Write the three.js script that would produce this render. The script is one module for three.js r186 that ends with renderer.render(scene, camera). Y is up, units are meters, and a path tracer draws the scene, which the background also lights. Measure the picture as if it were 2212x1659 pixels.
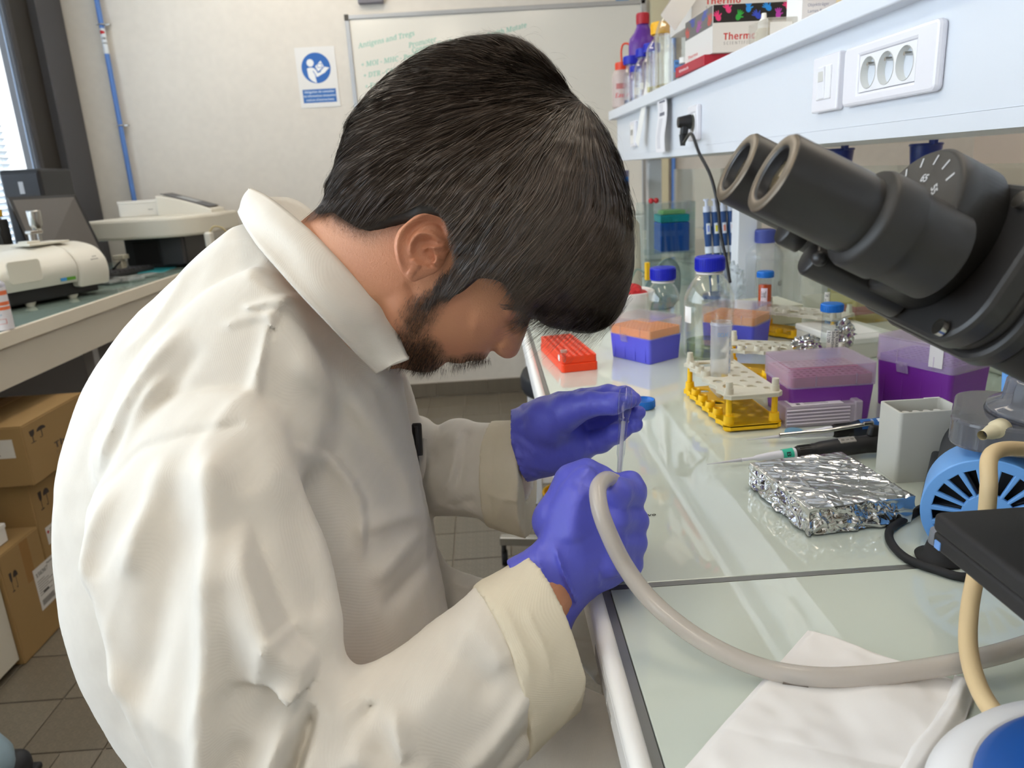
import * as THREE from 'three';
import { RoundedBoxGeometry } from 'three/addons/geometries/RoundedBoxGeometry.js';
import { mergeGeometries, mergeVertices } from 'three/addons/utils/BufferGeometryUtils.js';
import { RectAreaLightUniformsLib } from 'three/addons/lights/RectAreaLightUniformsLib.js';

// ---------- camera: a phone held above the edge of the bench, tipped down and a little rolled ----------
const scene = new THREE.Scene();
const FOC = 1620, CX = 1106, CY = 829.5;            // focal length and centre in pixels of a 2212 x 1659 frame
const EYE = new THREE.Vector3(0, 1.26, 0);
const VZ = new THREE.Vector3(-66, -456.5, FOC).normalize();
const VY = new THREE.Vector3(330, (FOC * FOC - 66 * 330) / 456.5, FOC).normalize();
const VX = new THREE.Vector3().crossVectors(VY, VZ).normalize();
// rows of the turn from camera axes (right, down, forward) to the room's axes (x, y, z)
const ROW = [[VX.x, VX.y, VX.z], [-VY.x, -VY.y, -VY.z], [-VZ.x, -VZ.y, -VZ.z]];
const camera = new THREE.PerspectiveCamera(2 * Math.atan(CY / FOC) * 180 / Math.PI, 2212 / 1659, 0.01, 60);
const CAM = new THREE.Matrix4().set(ROW[0][0], -ROW[0][1], -ROW[0][2], EYE.x, ROW[1][0], -ROW[1][1], -ROW[1][2], EYE.y, ROW[2][0], -ROW[2][1], -ROW[2][2], EYE.z, 0, 0, 0, 1);
CAM.decompose(camera.position, camera.quaternion, camera.scale);
camera.scale.set(1, 1, 1);
camera.focus = 0.66;
camera.userData.fStop = 11;
scene.add(camera);

// ---------- daylight outside and exposure ----------
scene.background = new THREE.Color().setRGB(0.77, 0.87, 1.0);
scene.backgroundIntensity = 5.9;
const renderer = new THREE.WebGLRenderer({ antialias: true });
renderer.toneMapping = THREE.LinearToneMapping;
renderer.toneMappingExposure = 1.0;
renderer.shadowMap.enabled = true;
RectAreaLightUniformsLib.init();
const LAMP = { color: new THREE.Color(1.0, 0.87, 0.70), power: 4.6 };   // the ceiling fittings

// ---------- helpers ----------
const V3 = (x, y, z) => new THREE.Vector3(x, y, z);
let seedv = 12345;
const rnd = () => { seedv = (seedv * 1664525 + 1013904223) >>> 0; return seedv / 4294967296; };
const reseed = (n) => { seedv = n >>> 0; };
const rr = (a, b) => a + (b - a) * rnd();
const clamp = (x, a, b) => x < a ? a : x > b ? b : x;
const sstep = (a, b, x) => { const t = clamp((x - a) / (b - a), 0, 1); return t * t * (3 - 2 * t); };
const lerp = (a, b, t) => a + (b - a) * t;
// camera axes (right, down, forward; metres) -> room
const toRoom = (u, v, w) => V3(ROW[0][0] * u + ROW[0][1] * v + ROW[0][2] * w + EYE.x, ROW[1][0] * u + ROW[1][1] * v + ROW[1][2] * w + EYE.y, ROW[2][0] * u + ROW[2][1] * v + ROW[2][2] * w + EYE.z);
const at = (px, py, d) => toRoom((px - CX) / FOC * d, (py - CY) / FOC * d, d);
const dirOf = (px, py) => at(px, py, 1).sub(EYE);
const onY = (px, py, y) => { const d = dirOf(px, py); return EYE.clone().addScaledVector(d, (y - EYE.y) / d.y); };
const onX = (px, py, x) => { const d = dirOf(px, py); return EYE.clone().addScaledVector(d, (x - EYE.x) / d.x); };
const onZ = (px, py, z) => { const d = dirOf(px, py); return EYE.clone().addScaledVector(d, (z - EYE.z) / d.z); };
const TOP = 0.90;                                      // bench tops
const names = {};
function numbered(n) { const k = names[n] || 0; names[n] = k + 1; return k ? n + '_' + String(k).padStart(3, '0') : n; }
function thing(name, label, category, pos = [0, 0, 0], turn = 0, group) {
  const o = new THREE.Group(); o.name = numbered(name); scene.add(o);
  if (pos.isVector3) o.position.copy(pos); else o.position.set(...pos);
  o.rotation.y = turn; o.userData = { label, category }; if (group) o.userData.group = group;
  return o;
}
function part(parent, name, geo, mat, pos, rot) {
  const m = new THREE.Mesh(Array.isArray(geo) ? mg(geo) : geo, mat); m.name = name; m.castShadow = m.receiveShadow = true;
  if (pos) { if (pos.isVector3) m.position.copy(pos); else m.position.set(...pos); }
  if (rot) m.rotation.set(...rot);
  parent.add(m); return m;
}
function solo(name, label, category, geo, mat, pos, rot, group) {
  const m = part(scene, numbered(name), geo, mat, pos, rot); m.userData = { label, category }; if (group) m.userData.group = group; return m;
}
function struct(name, geo, mat, parent) { const m = part(parent || scene, name, geo, mat); if (!parent) m.userData.kind = 'structure'; return m; }
function copyOf(o, pos, turn, label, group) {
  const c = o.clone(); c.name = numbered(o.name.replace(/_\d+$/, '')); scene.add(c); c.userData = { ...o.userData, label }; if (group) c.userData.group = group;
  if (pos.isVector3) c.position.copy(pos); else c.position.set(...pos); c.rotation.y = turn; return c;
}
function mg(list) {
  const l = list.map((g) => { let q = g.index ? g.toNonIndexed() : g; for (const k of Object.keys(q.attributes)) if (!['position', 'normal', 'uv'].includes(k)) q.deleteAttribute(k);
    if (!q.attributes.uv) q.setAttribute('uv', new THREE.BufferAttribute(new Float32Array(q.attributes.position.count * 2), 2)); return q; });
  return mergeGeometries(l);
}
const T = (g, x = 0, y = 0, z = 0, rx = 0, ry = 0, rz = 0) => { if (rx || ry || rz) g.applyMatrix4(new THREE.Matrix4().makeRotationFromEuler(new THREE.Euler(rx, ry, rz))); return g.translate(x, y, z); };
const rbox = (w, h, d, r = 0.002, x = 0, y = 0, z = 0, s = 2) => new RoundedBoxGeometry(w, h, d, s, Math.min(r, w / 2.01, h / 2.01, d / 2.01)).translate(x, y, z);
const box = (w, h, d, x = 0, y = 0, z = 0) => new THREE.BoxGeometry(w, h, d).translate(x, y, z);
// uv in metres on a plain box
function boxM(w, h, d, x = 0, y = 0, z = 0) {
  const g = new THREE.BoxGeometry(w, h, d), p = g.attributes.position, n = g.attributes.normal, uv = g.attributes.uv;
  for (let i = 0; i < p.count; i++) { const a = Math.abs(n.getX(i)) > 0.5, b = Math.abs(n.getY(i)) > 0.5; uv.setXY(i, a ? p.getZ(i) : p.getX(i), b ? p.getZ(i) : p.getY(i)); }
  return g.translate(x, y, z);
}
const cyl = (r0, r1, h, x = 0, y = 0, z = 0, s = 28, open = false) => new THREE.CylinderGeometry(r1, r0, h, s, 1, open).translate(x, y + h / 2, z);   // stands on y
const lathe = (pts, s = 40) => new THREE.LatheGeometry(pts.map(([x, y]) => new THREE.Vector2(Math.max(x, 0), y)), s);
const tubeOf = (pts, r, n = 60, s = 12, closed = false) => new THREE.TubeGeometry(new THREE.CatmullRomCurve3(pts, closed, 'centripetal'), n, r, s, closed);
function shapeOf(pts) { const s = new THREE.Shape(); pts.forEach(([x, y], i) => i ? s.lineTo(x, y) : s.moveTo(x, y)); s.closePath(); return s; }
function rrect(w, h, r) { const s = new THREE.Shape(), x = -w / 2, y = -h / 2; s.moveTo(x + r, y); s.lineTo(x + w - r, y); s.absarc(x + w - r, y + r, r, -Math.PI / 2, 0); s.lineTo(x + w, y + h - r); s.absarc(x + w - r, y + h - r, r, 0, Math.PI / 2); s.lineTo(x + r, y + h); s.absarc(x + r, y + h - r, r, Math.PI / 2, Math.PI); s.lineTo(x, y + r); s.absarc(x + r, y + r, r, Math.PI, 1.5 * Math.PI); return s; }
const hole = (x, y, r) => { const p = new THREE.Path(); p.absarc(x, y, r, 0, Math.PI * 2, true); return p; };
const hrect = (x, y, w, h) => { const p = new THREE.Path(); p.moveTo(x - w / 2, y - h / 2); p.lineTo(x - w / 2, y + h / 2); p.lineTo(x + w / 2, y + h / 2); p.lineTo(x + w / 2, y - h / 2); p.closePath(); return p; };
const ext = (shape, d, bevel = 0, cs = 16) => new THREE.ExtrudeGeometry(shape, bevel ? { depth: d - 2 * bevel, bevelEnabled: true, bevelThickness: bevel, bevelSize: bevel, bevelOffset: -bevel, bevelSegments: 2, curveSegments: cs } : { depth: d, bevelEnabled: false, curveSegments: cs }).translate(0, 0, bevel);
// extrusion lying flat: shape's y goes to -z, thickness upward from y
const slab = (shape, h, y = 0, bevel = 0, cs = 16) => ext(shape, h, bevel, cs).rotateX(-Math.PI / 2).translate(0, y, 0);
// an object that stands from a to b (points): matrix with y along a->b
function along(g, a, b, roll = 0) {
  const y = b.clone().sub(a).normalize(); const q = new THREE.Quaternion().setFromUnitVectors(V3(0, 1, 0), y);
  if (roll) g.rotateY(roll);
  return g.applyQuaternion(q).translate(a.x, a.y, a.z);
}
// ---------- materials ----------
const C = (hex) => new THREE.Color(hex);
const mat = (color, rough = 0.6, o = {}) => new THREE.MeshPhysicalMaterial({ color: typeof color === 'string' ? C(color) : new THREE.Color().setRGB(...color), roughness: rough, ...o });
const clear = (color = '#ffffff', rough = 0.03, o = {}) => mat(color, rough, { transmission: 1, thickness: 0, ior: 1.45, ...o });     // a thin wall of glass or clear plastic
const frost = (color, rough = 0.5, tr = 0.5, o = {}) => mat(color, rough, { transmission: tr, thickness: 0, ior: 1.45, ...o });
function canvasTex(w, h, draw, srgb = true) {
  const c = document.createElement('canvas'); c.width = w; c.height = h; const g = c.getContext('2d'); draw(g, w, h);
  const t = new THREE.CanvasTexture(c); if (srgb) t.colorSpace = THREE.SRGBColorSpace; t.wrapS = t.wrapT = THREE.RepeatWrapping; return t;
}
const printed = (w, h, draw, rough = 0.6, o = {}) => new THREE.MeshPhysicalMaterial({ map: canvasTex(w, h, draw), roughness: rough, ...o });
function dataTex(n, fn, srgb = false) {
  const d = new Uint8Array(n * n * 4);
  for (let y = 0; y < n; y++) for (let x = 0; x < n; x++) { const c = fn(x, y); const k = (y * n + x) * 4; if (typeof c === 'number') d[k] = d[k + 1] = d[k + 2] = clamp(c, 0, 255); else { d[k] = c[0]; d[k + 1] = c[1]; d[k + 2] = c[2]; } d[k + 3] = 255; }
  const t = new THREE.DataTexture(d, n, n); t.magFilter = THREE.LinearFilter; t.minFilter = THREE.LinearMipmapLinearFilter; t.generateMipmaps = true; t.wrapS = t.wrapT = THREE.RepeatWrapping; if (srgb) t.colorSpace = THREE.SRGBColorSpace; t.needsUpdate = true; return t;
}
// tiling value noise
function noiseField(n, cells, seed) {
  const keep = seedv; reseed(seed); const g = Array.from({ length: cells * cells }, () => rnd()); seedv = keep;
  return (x, y) => { const fx = x / n * cells, fy = y / n * cells, ix = Math.floor(fx), iy = Math.floor(fy), a = fx - ix, b = fy - iy, s = a * a * (3 - 2 * a), t = b * b * (3 - 2 * b), G = (i, j) => g[((j % cells + cells) % cells) * cells + ((i % cells + cells) % cells)];
    return lerp(lerp(G(ix, iy), G(ix + 1, iy), s), lerp(G(ix, iy + 1), G(ix + 1, iy + 1), s), t); };
}
function hash3(x, y, z) { let h = (x * 374761393 + y * 668265263 + z * 2147483647) | 0; h = (h ^ (h >>> 13)) * 1274126177 | 0; return ((h ^ (h >>> 16)) >>> 0) / 4294967296; }
function vnoise(x, y, z) {
  const ix = Math.floor(x), iy = Math.floor(y), iz = Math.floor(z), a = x - ix, b = y - iy, c = z - iz, s = a * a * (3 - 2 * a), t = b * b * (3 - 2 * b), q = c * c * (3 - 2 * c);
  const L = (k) => lerp(lerp(hash3(ix, iy, iz + k), hash3(ix + 1, iy, iz + k), s), lerp(hash3(ix, iy + 1, iz + k), hash3(ix + 1, iy + 1, iz + k), s), t);
  return lerp(L(0), L(1), q) * 2 - 1;
}
// flat print lying on a surface: a thin card of w x h metres with its face towards +z
const card = (w, h, t = 0.0004) => { const g = new THREE.BoxGeometry(w, h, t); return g; };
// materials used in many places
const M = {
  whiteLam: mat('#dfe3ea', 0.42), whiteMetal: mat('#e4e6ea', 0.35), white: mat('#e9e8e4', 0.4), black: mat('#17171a', 0.45), blackRub: mat('#1b1b1d', 0.7), chrome: mat('#b9b7b2', 0.18, { metalness: 1 }), alu: mat('#b5b7ba', 0.35, { metalness: 0.9 }),
  glass: clear('#fcfdfc', 0.0, { ior: 1.5 }), plastic: clear('#eef2f4', 0.06), paper: mat('#eceae6', 0.85), blueCap: mat('#1420b8', 0.4), skyCap: mat('#1874d2', 0.4), yellow: mat('#f5b800', 0.42), violet: mat('#5a5ad6', 0.45),
};

// ---------- implicit modelling: outlines are inflated like a cushion, blended, and meshed with surface nets ----------
function spline(pts, n) {                       // closed Catmull-Rom through points of any dimension
  const out = [], m = pts.length, per = Math.max(2, Math.round(n / m));
  for (let i = 0; i < m; i++) { const a = pts[(i + m - 1) % m], b = pts[i], c = pts[(i + 1) % m], d = pts[(i + 2) % m];
    for (let k = 0; k < per; k++) { const t = k / per, t2 = t * t, t3 = t2 * t; out.push(b.map((_, j) => 0.5 * (2 * b[j] + (c[j] - a[j]) * t + (2 * a[j] - 5 * b[j] + 4 * c[j] - d[j]) * t2 + (3 * b[j] - a[j] - 3 * c[j] + d[j]) * t3))); } }
  return out;
}
const px2 = (p, d0) => { const d = p[2] ?? d0; return [(p[0] - CX) / FOC * d, (p[1] - CY) / FOC * d, d]; };
class Field2 {                                   // a grid over the camera's right/down plane
  constructor(u0, v0, nu, nv, c) { Object.assign(this, { u0, v0, nu, nv, c }); }
}
function inflate(G, poly, o = {}) {
  // G: grid; poly: [px, py, depth]; gives phi (squared half thickness, negative outside) and mid depth for each column
  const { nu, nv, c, u0, v0 } = G, P = spline(poly.map((p) => px2(p, o.d)), o.n || poly.length * 5), N = nu * nv;
  const phi = new Float32Array(N), w0 = new Float32Array(N), ins = new Uint8Array(N), R = o.R || 0.08;
  for (let j = 0; j < nv; j++) for (let i = 0; i < nu; i++) {
    const u = u0 + i * c, v = v0 + j * c; let best = 1e9, bd = 0, inside = false;
    for (let k = 0, l = P.length - 1; k < P.length; l = k++) {
      const a = P[l], b = P[k]; if ((a[1] > v) !== (b[1] > v) && u < (b[0] - a[0]) * (v - a[1]) / (b[1] - a[1]) + a[0]) inside = !inside;
      const ex = b[0] - a[0], ey = b[1] - a[1], t = clamp(((u - a[0]) * ex + (v - a[1]) * ey) / (ex * ex + ey * ey + 1e-12), 0, 1), dx = u - a[0] - ex * t, dy = v - a[1] - ey * t, q = dx * dx + dy * dy;
      if (q < best) { best = q; bd = a[2] + (b[2] - a[2]) * t; }
    }
    const k = j * nu + i; best = Math.sqrt(best); ins[k] = inside ? 1 : 0; w0[k] = bd; phi[k] = inside ? R * best : -2 * R * best;
  }
  // Poisson: lap phi = -2 with phi = 0 on the outline; Laplace for the mid depth
  const h2 = 2 * c * c, om = 1.9;
  for (let it = 0; it < (o.it || 260); it++) for (let col = 0; col < 2; col++) for (let j = 1; j < nv - 1; j++) for (let i = 1 + ((j + col) & 1); i < nu - 1; i += 2) {
    const k = j * nu + i; if (!ins[k]) continue;
    if (ins[k - 1] && ins[k + 1] && ins[k - nu] && ins[k + nu]) phi[k] += om * ((Math.max(0, phi[k - 1]) + Math.max(0, phi[k + 1]) + Math.max(0, phi[k - nu]) + Math.max(0, phi[k + nu]) + h2) / 4 - phi[k]);
    if (ins[k - 1] && ins[k + 1] && ins[k - nu] && ins[k + nu]) w0[k] += om * ((w0[k - 1] + w0[k + 1] + w0[k - nu] + w0[k + nu]) / 4 - w0[k]);
  }
  return { phi, w0, ins, R: o.R || 0.08, k: o.k || 1, P };
}
// strokes: [{p:[[px,py],..], d, a: metres, s: pixels, t: 'ridge'|'step'|'crease'}] painted as relief towards the camera
function relief(G, strokes, out = new Float32Array(G.nu * G.nv)) {
  const { nu, nv, c, u0, v0 } = G;
  for (const S of strokes) {
    const m = S.p.length; let pts = [];
    for (let i = 0; i < m - 1; i++) { const a = S.p[Math.max(0, i - 1)], b = S.p[i], e = S.p[i + 1], f = S.p[Math.min(m - 1, i + 2)];
      for (let k = 0; k < 6; k++) { const t = k / 6, t2 = t * t, t3 = t2 * t; pts.push([0, 1].map((j) => 0.5 * (2 * b[j] + (e[j] - a[j]) * t + (2 * a[j] - 5 * b[j] + 4 * e[j] - f[j]) * t2 + (3 * b[j] - a[j] - 3 * e[j] + f[j]) * t3))); } }
    pts.push(S.p[m - 1]); const P = pts.map((p) => px2(p, S.d)), s = S.s / FOC * S.d, s2 = (S.s2 ?? S.s) / FOC * S.d, L = P.length - 1, reach = 3 * Math.max(s, s2);
    let a0 = 1e9, a1 = -1e9, b0 = 1e9, b1 = -1e9; for (const p of P) { a0 = Math.min(a0, p[0]); a1 = Math.max(a1, p[0]); b0 = Math.min(b0, p[1]); b1 = Math.max(b1, p[1]); }
    const i0 = Math.max(0, Math.floor((a0 - reach - u0) / c)), i1 = Math.min(nu - 1, Math.ceil((a1 + reach - u0) / c)), j0 = Math.max(0, Math.floor((b0 - reach - v0) / c)), j1 = Math.min(nv - 1, Math.ceil((b1 + reach - v0) / c));
    for (let j = j0; j <= j1; j++) for (let i = i0; i <= i1; i++) {
      const u = u0 + i * c, v = v0 + j * c; let best = 1e9, bt = 0, side = 1;
      for (let k = 0; k < L; k++) { const a = P[k], b = P[k + 1], ex = b[0] - a[0], ey = b[1] - a[1], t = clamp(((u - a[0]) * ex + (v - a[1]) * ey) / (ex * ex + ey * ey + 1e-12), 0, 1), dx = u - a[0] - ex * t, dy = v - a[1] - ey * t, q = dx * dx + dy * dy;
        if (q < best) { best = q; bt = (k + t) / L; side = ex * (v - a[1]) - ey * (u - a[0]); } }
      best = Math.sqrt(best); const f0 = S.f0 ?? 0.25, f1 = S.f1 ?? 0.25, fade = (f0 ? sstep(0, f0, bt) : 1) * (f1 ? sstep(0, f1, 1 - bt) : 1);
      const ss = side > 0 ? s : s2; let g;
      if (S.t === 'step') g = side > 0 ? Math.exp(-(best / s) * (best / s)) : -0.15 * Math.exp(-(best / s2) * (best / s2));          // proud on the right-hand side of the stroke's run
      else g = Math.exp(-(best / ss) * (best / ss));
      out[j * nu + i] += S.a * fade * g;
    }
  }
  return out;
}
const smin = (a, b, k) => { const h = Math.max(k - Math.abs(a - b), 0) / k; return Math.min(a, b) - h * h * k * 0.25; };
// pieces: from inflate(), each with .sm (blend) and .rel (relief); extra(u,v,w,f) may change the value
function solid(G, pieces, d0, d1, extra) {
  const { nu, nv, c, u0, v0 } = G, nw = Math.ceil((d1 - d0) / c) + 1, N = nu * nv, F = new Float32Array(N * nw);
  for (let l = 0; l < nw; l++) { const w = d0 + l * c; for (let k = 0; k < N; k++) {
    let f = 1;
    for (const p of pieces) { const dd = w - p.w0[k], h = Math.sqrt(Math.max(p.phi[k], 0)) * p.k; let q = dd; if (p.rel && p.rel[k] !== 0) { const s = sstep(-0.2, 0.6, -dd / (h + 0.004)); q = dd + p.rel[k] * s; }
      const kk = q < 0 ? p.k : (p.kb || p.k); const qa = Math.abs(q) / kk; let e = (qa * qa - p.phi[k]) / (qa + Math.sqrt(Math.max(p.phi[k], 0)) + 0.35 * p.R); if (p.off) e -= p.off; if (p.clip && e < 0.02) e = Math.max(e, p.clip(u0 + (k % nu) * c, v0 + Math.floor(k / nu) * c, w)); f = f === 1 ? e : smin(f, e, p.sm || 0.02); }
    if (extra) f = extra(u0 + (k % nu) * c, v0 + Math.floor(k / nu) * c, w, f, k);
    F[l * N + k] = f; } }
  return nets(F, nu, nv, nw, u0, v0, d0, c);
}
// sdf(u,v,w) in camera axes
function solidF(fn, u0, v0, d0, u1, v1, d1, c) {
  const nu = Math.ceil((u1 - u0) / c) + 1, nv = Math.ceil((v1 - v0) / c) + 1, nw = Math.ceil((d1 - d0) / c) + 1, F = new Float32Array(nu * nv * nw); let m = 0;
  for (let l = 0; l < nw; l++) for (let j = 0; j < nv; j++) for (let i = 0; i < nu; i++) F[m++] = fn(u0 + i * c, v0 + j * c, d0 + l * c);
  return nets(F, nu, nv, nw, u0, v0, d0, c);
}
function nets(F, nu, nv, nw, u0, v0, d0, c) {
  const id = new Int32Array(F.length).fill(-1), pos = [], idx = [], N = nu * nv, off = [0, 1, nu, nu + 1, N, N + 1, N + nu, N + nu + 1];
  const E = [[0, 1], [2, 3], [4, 5], [6, 7], [0, 2], [1, 3], [4, 6], [5, 7], [0, 4], [1, 5], [2, 6], [3, 7]], CO = [[0, 0, 0], [1, 0, 0], [0, 1, 0], [1, 1, 0], [0, 0, 1], [1, 0, 1], [0, 1, 1], [1, 1, 1]], val = new Float32Array(8);
  for (let l = 0; l < nw - 1; l++) for (let j = 0; j < nv - 1; j++) for (let i = 0; i < nu - 1; i++) {
    const k = l * N + j * nu + i; let neg = 0; for (let q = 0; q < 8; q++) { val[q] = F[k + off[q]]; if (val[q] < 0) neg++; }
    if (neg === 0 || neg === 8) continue;
    let x = 0, y = 0, z = 0, n = 0; for (const [a, b] of E) { const A = val[a], B = val[b]; if ((A < 0) === (B < 0)) continue; const t = A / (A - B), p = CO[a], q = CO[b]; x += p[0] + (q[0] - p[0]) * t; y += p[1] + (q[1] - p[1]) * t; z += p[2] + (q[2] - p[2]) * t; n++; }
    id[k] = pos.length / 3; pos.push(u0 + (i + x / n) * c, v0 + (j + y / n) * c, d0 + (l + z / n) * c);
  }
  const quad = (a, b, d, e, flip) => { if (a < 0 || b < 0 || d < 0 || e < 0) return; if (flip) idx.push(a, d, b, a, e, d); else idx.push(a, b, d, a, d, e); };
  for (let l = 1; l < nw - 1; l++) for (let j = 1; j < nv - 1; j++) for (let i = 1; i < nu - 1; i++) {
    const k = l * N + j * nu + i, s = F[k] < 0;
    if (s !== (F[k + 1] < 0)) quad(id[k - nu - N], id[k - N], id[k], id[k - nu], !s);
    if (s !== (F[k + nu] < 0)) quad(id[k - 1 - N], id[k - N], id[k], id[k - 1], s);
    if (s !== (F[k + N] < 0)) quad(id[k - 1 - nu], id[k - nu], id[k], id[k - 1], !s);
  }
  return { pos: Float32Array.from(pos), idx };
}
function soften(m, times, lam0 = 0.5, mu = 0) {            // Laplacian smoothing; with mu, Taubin's
  const n = m.pos.length / 3, acc = new Float32Array(n * 3), cnt = new Float32Array(n), I = m.idx;
  for (let t = 0; t < times * (mu ? 2 : 1); t++) { const lam = mu && t % 2 ? mu : lam0; acc.fill(0); cnt.fill(0);
    for (let k = 0; k < I.length; k += 3) for (let e = 0; e < 3; e++) { const a = I[k + e], b = I[k + (e + 1) % 3]; for (let x = 0; x < 3; x++) acc[a * 3 + x] += m.pos[b * 3 + x]; cnt[a]++; }
    for (let a = 0; a < n; a++) if (cnt[a]) for (let x = 0; x < 3; x++) m.pos[a * 3 + x] += lam * (acc[a * 3 + x] / cnt[a] - m.pos[a * 3 + x]); }
  return m;
}
// to a geometry in the room, relative to origin o; uv in metres by the room's x and y
function asGeo(m, o = V3(0, 0, 0)) {
  const n = m.pos.length / 3, P = new Float32Array(n * 3), U = new Float32Array(n * 2);
  for (let i = 0; i < n; i++) { const q = toRoom(m.pos[i * 3], m.pos[i * 3 + 1], m.pos[i * 3 + 2]); P[i * 3] = q.x - o.x; P[i * 3 + 1] = q.y - o.y; P[i * 3 + 2] = q.z - o.z; U[i * 2] = q.x + q.z * 0.45; U[i * 2 + 1] = q.y + q.z * 0.35; }
  const g = new THREE.BufferGeometry(); g.setAttribute('position', new THREE.BufferAttribute(P, 3)); g.setAttribute('uv', new THREE.BufferAttribute(U, 2)); g.setIndex(m.idx); g.computeVertexNormals(); return g;
}
const gridFor = (px0, py0, px1, py1, d, c) => { const u0 = (px0 - CX) / FOC * d, v0 = (py0 - CY) / FOC * d, u1 = (px1 - CX) / FOC * d, v1 = (py1 - CY) / FOC * d; return new Field2(u0, v0, Math.ceil((u1 - u0) / c) + 1, Math.ceil((v1 - v0) / c) + 1, c); };
// tapered capsule distance, points in camera axes
function cone(p, a, b, ra, rb) { const ex = b[0] - a[0], ey = b[1] - a[1], ez = b[2] - a[2], t = clamp(((p[0] - a[0]) * ex + (p[1] - a[1]) * ey + (p[2] - a[2]) * ez) / (ex * ex + ey * ey + ez * ez + 1e-12), 0, 1); return Math.hypot(p[0] - a[0] - ex * t, p[1] - a[1] - ey * t, p[2] - a[2] - ez * t) - lerp(ra, rb, t); }

// ---------- the room ----------
const XL = -2.12, ZB = -4.28, XR = 2.75, ZF = 2.3, YC = 2.85;
{
  const nf = noiseField(128, 16, 5), n2 = noiseField(128, 64, 6);
  const wallTex = dataTex(128, (x, y) => 240 + 3 * (nf(x, y) - 0.5) + 5 * (n2(x, y) - 0.5), true); wallTex.repeat.set(0.7, 0.7);
  const wallM = new THREE.MeshStandardMaterial({ color: C('#efe9df'), map: wallTex, roughness: 0.75 });
  const ceilM = mat('#e9e7e2', 0.9), groutM = mat('#a1988a', 0.9);
  struct('wall_back', boxM(XR - XL + 0.6, YC + 0.2, 0.2, (XR + XL) / 2, YC / 2, ZB - 0.1), wallM);
  struct('wall_right', boxM(0.2, YC + 0.2, ZF - ZB + 0.6, XR + 0.1, YC / 2, (ZF + ZB) / 2), mat('#e3d3c4', 0.8));
  struct('wall_front', boxM(XR - XL + 0.6, YC + 0.2, 0.2, (XR + XL) / 2, YC / 2, ZF + 0.1), wallM);
  struct('ceiling', boxM(XR - XL + 0.6, 0.2, ZF - ZB + 0.6, (XR + XL) / 2, YC + 0.1, (ZF + ZB) / 2), ceilM);
  // left wall with a long window band from near the back corner to behind the camera
  const wz0 = -3.9, wz1 = 1.7, wy0 = 0.98, wy1 = 2.6, X = XL - 0.12;
  const leftWall = [boxM(0.24, wy0 + 0.1, ZF - ZB + 0.6, X, (wy0 - 0.1) / 2, (ZF + ZB) / 2), boxM(0.24, YC - wy1 + 0.1, ZF - ZB + 0.6, X, (wy1 + YC + 0.1) / 2, (ZF + ZB) / 2), boxM(0.24, wy1 - wy0, wz0 - ZB + 0.3, X, (wy0 + wy1) / 2, (wz0 + ZB - 0.3) / 2), boxM(0.24, wy1 - wy0, ZF - wz1 + 0.3, X, (wy0 + wy1) / 2, (wz1 + ZF + 0.3) / 2)];
  struct('wall_left', mg(leftWall), wallM);
  // floor: slab of grout with tiles laid on it
  const floor = struct('floor', boxM(XR - XL + 0.6, 0.2, ZF - ZB + 0.6, (XR + XL) / 2, -0.106, (ZF + ZB) / 2), groutM);
  const tn = noiseField(128, 10, 9), tm = noiseField(128, 50, 10);
  const tileMs = ['#82796a', '#7d7465', '#867d6f'].map((h, q) => { const t = dataTex(128, (x, y) => 228 + 26 * (tn((x + q * 37) % 128, y) - 0.5) + 22 * (tm(x, y) - 0.5), true); t.repeat.set(5, 5); return new THREE.MeshStandardMaterial({ color: C(h), map: t, roughness: 0.38 }); });
  const tile = (w, d) => { const g = rbox(w - 0.004, 0.012, d - 0.004, 0.0012, 0, 0, 0, 1); return g; };
  const gA = tile(0.2, 0.197), gB = tile(0.1, 0.197); reseed(3);
  const rest = [];
  for (let r = 0; r < 32; r++) {
    const z = -1.512 - 0.197 * 14 + 0.0985 + r * 0.197 ; if (z > ZF) break; const half = z > -1.512, w = half ? 0.1 : 0.2;
    for (let x = -1.18 + w / 2 - Math.floor((1.18 + XL - 2 * XL - 2.1) / w + 0.01) * w * 0 - 5 * 0.2; x < XR; x += w) {
      const seen = z < -1.2 && x < 0.75 && x > -1.95 && z < -1.0 + 0.0 * x; const yy = -0.0065 + rr(-0.0004, 0.0004);
      if (seen) part(floor, 'tile', half ? gB : gA, tileMs[Math.floor(rnd() * 3)], [x, yy, z]);
      else rest.push((half ? gB : gA).clone().translate(x, yy, z));
    }
  }
  const restM = part(floor, 'outer_tiles', mg(rest), tileMs[0]); restM.userData.kind = 'stuff';
  // tiled plinth along the back wall
  const bb = struct('baseboard_back', boxM(4.6, 0.086, 0.006, 0.2, 0.043, ZB + 0.003), mat('#b5aca0', 0.9));
  const bg = rbox(0.298, 0.084, 0.009, 0.0015, 0, 0, 0, 1);
  for (let k = 0; k < 16; k++) part(bb, 'tile', bg, tileMs[k % 3], [-2.0 + 0.285 + k * 0.3 - 0.28, 0.043, ZB + 0.0075]);
  // window: dark reveals, frame, slats of a venetian blind, pane
  const dk = mat('#3b3a3c', 0.5), brown = mat('#2b2723', 0.55), grey = mat('#4b4b4f', 0.5);
  const pz = (p0, p1) => [onX(p0[0], p0[1], XL + 0.03).z, onX(p1[0], p1[1], XL + 0.03).z];
  const zPil = pz([75, 0], [134, 365]), zRec = pz([35, 0], [97, 365]), zB = pz([10, 80], [72, 368]);
  const zp = (zPil[0] + zPil[1]) / 2, zr = (zRec[0] + zRec[1]) / 2, zb = (zB[0] + zB[1]) / 2;
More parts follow.
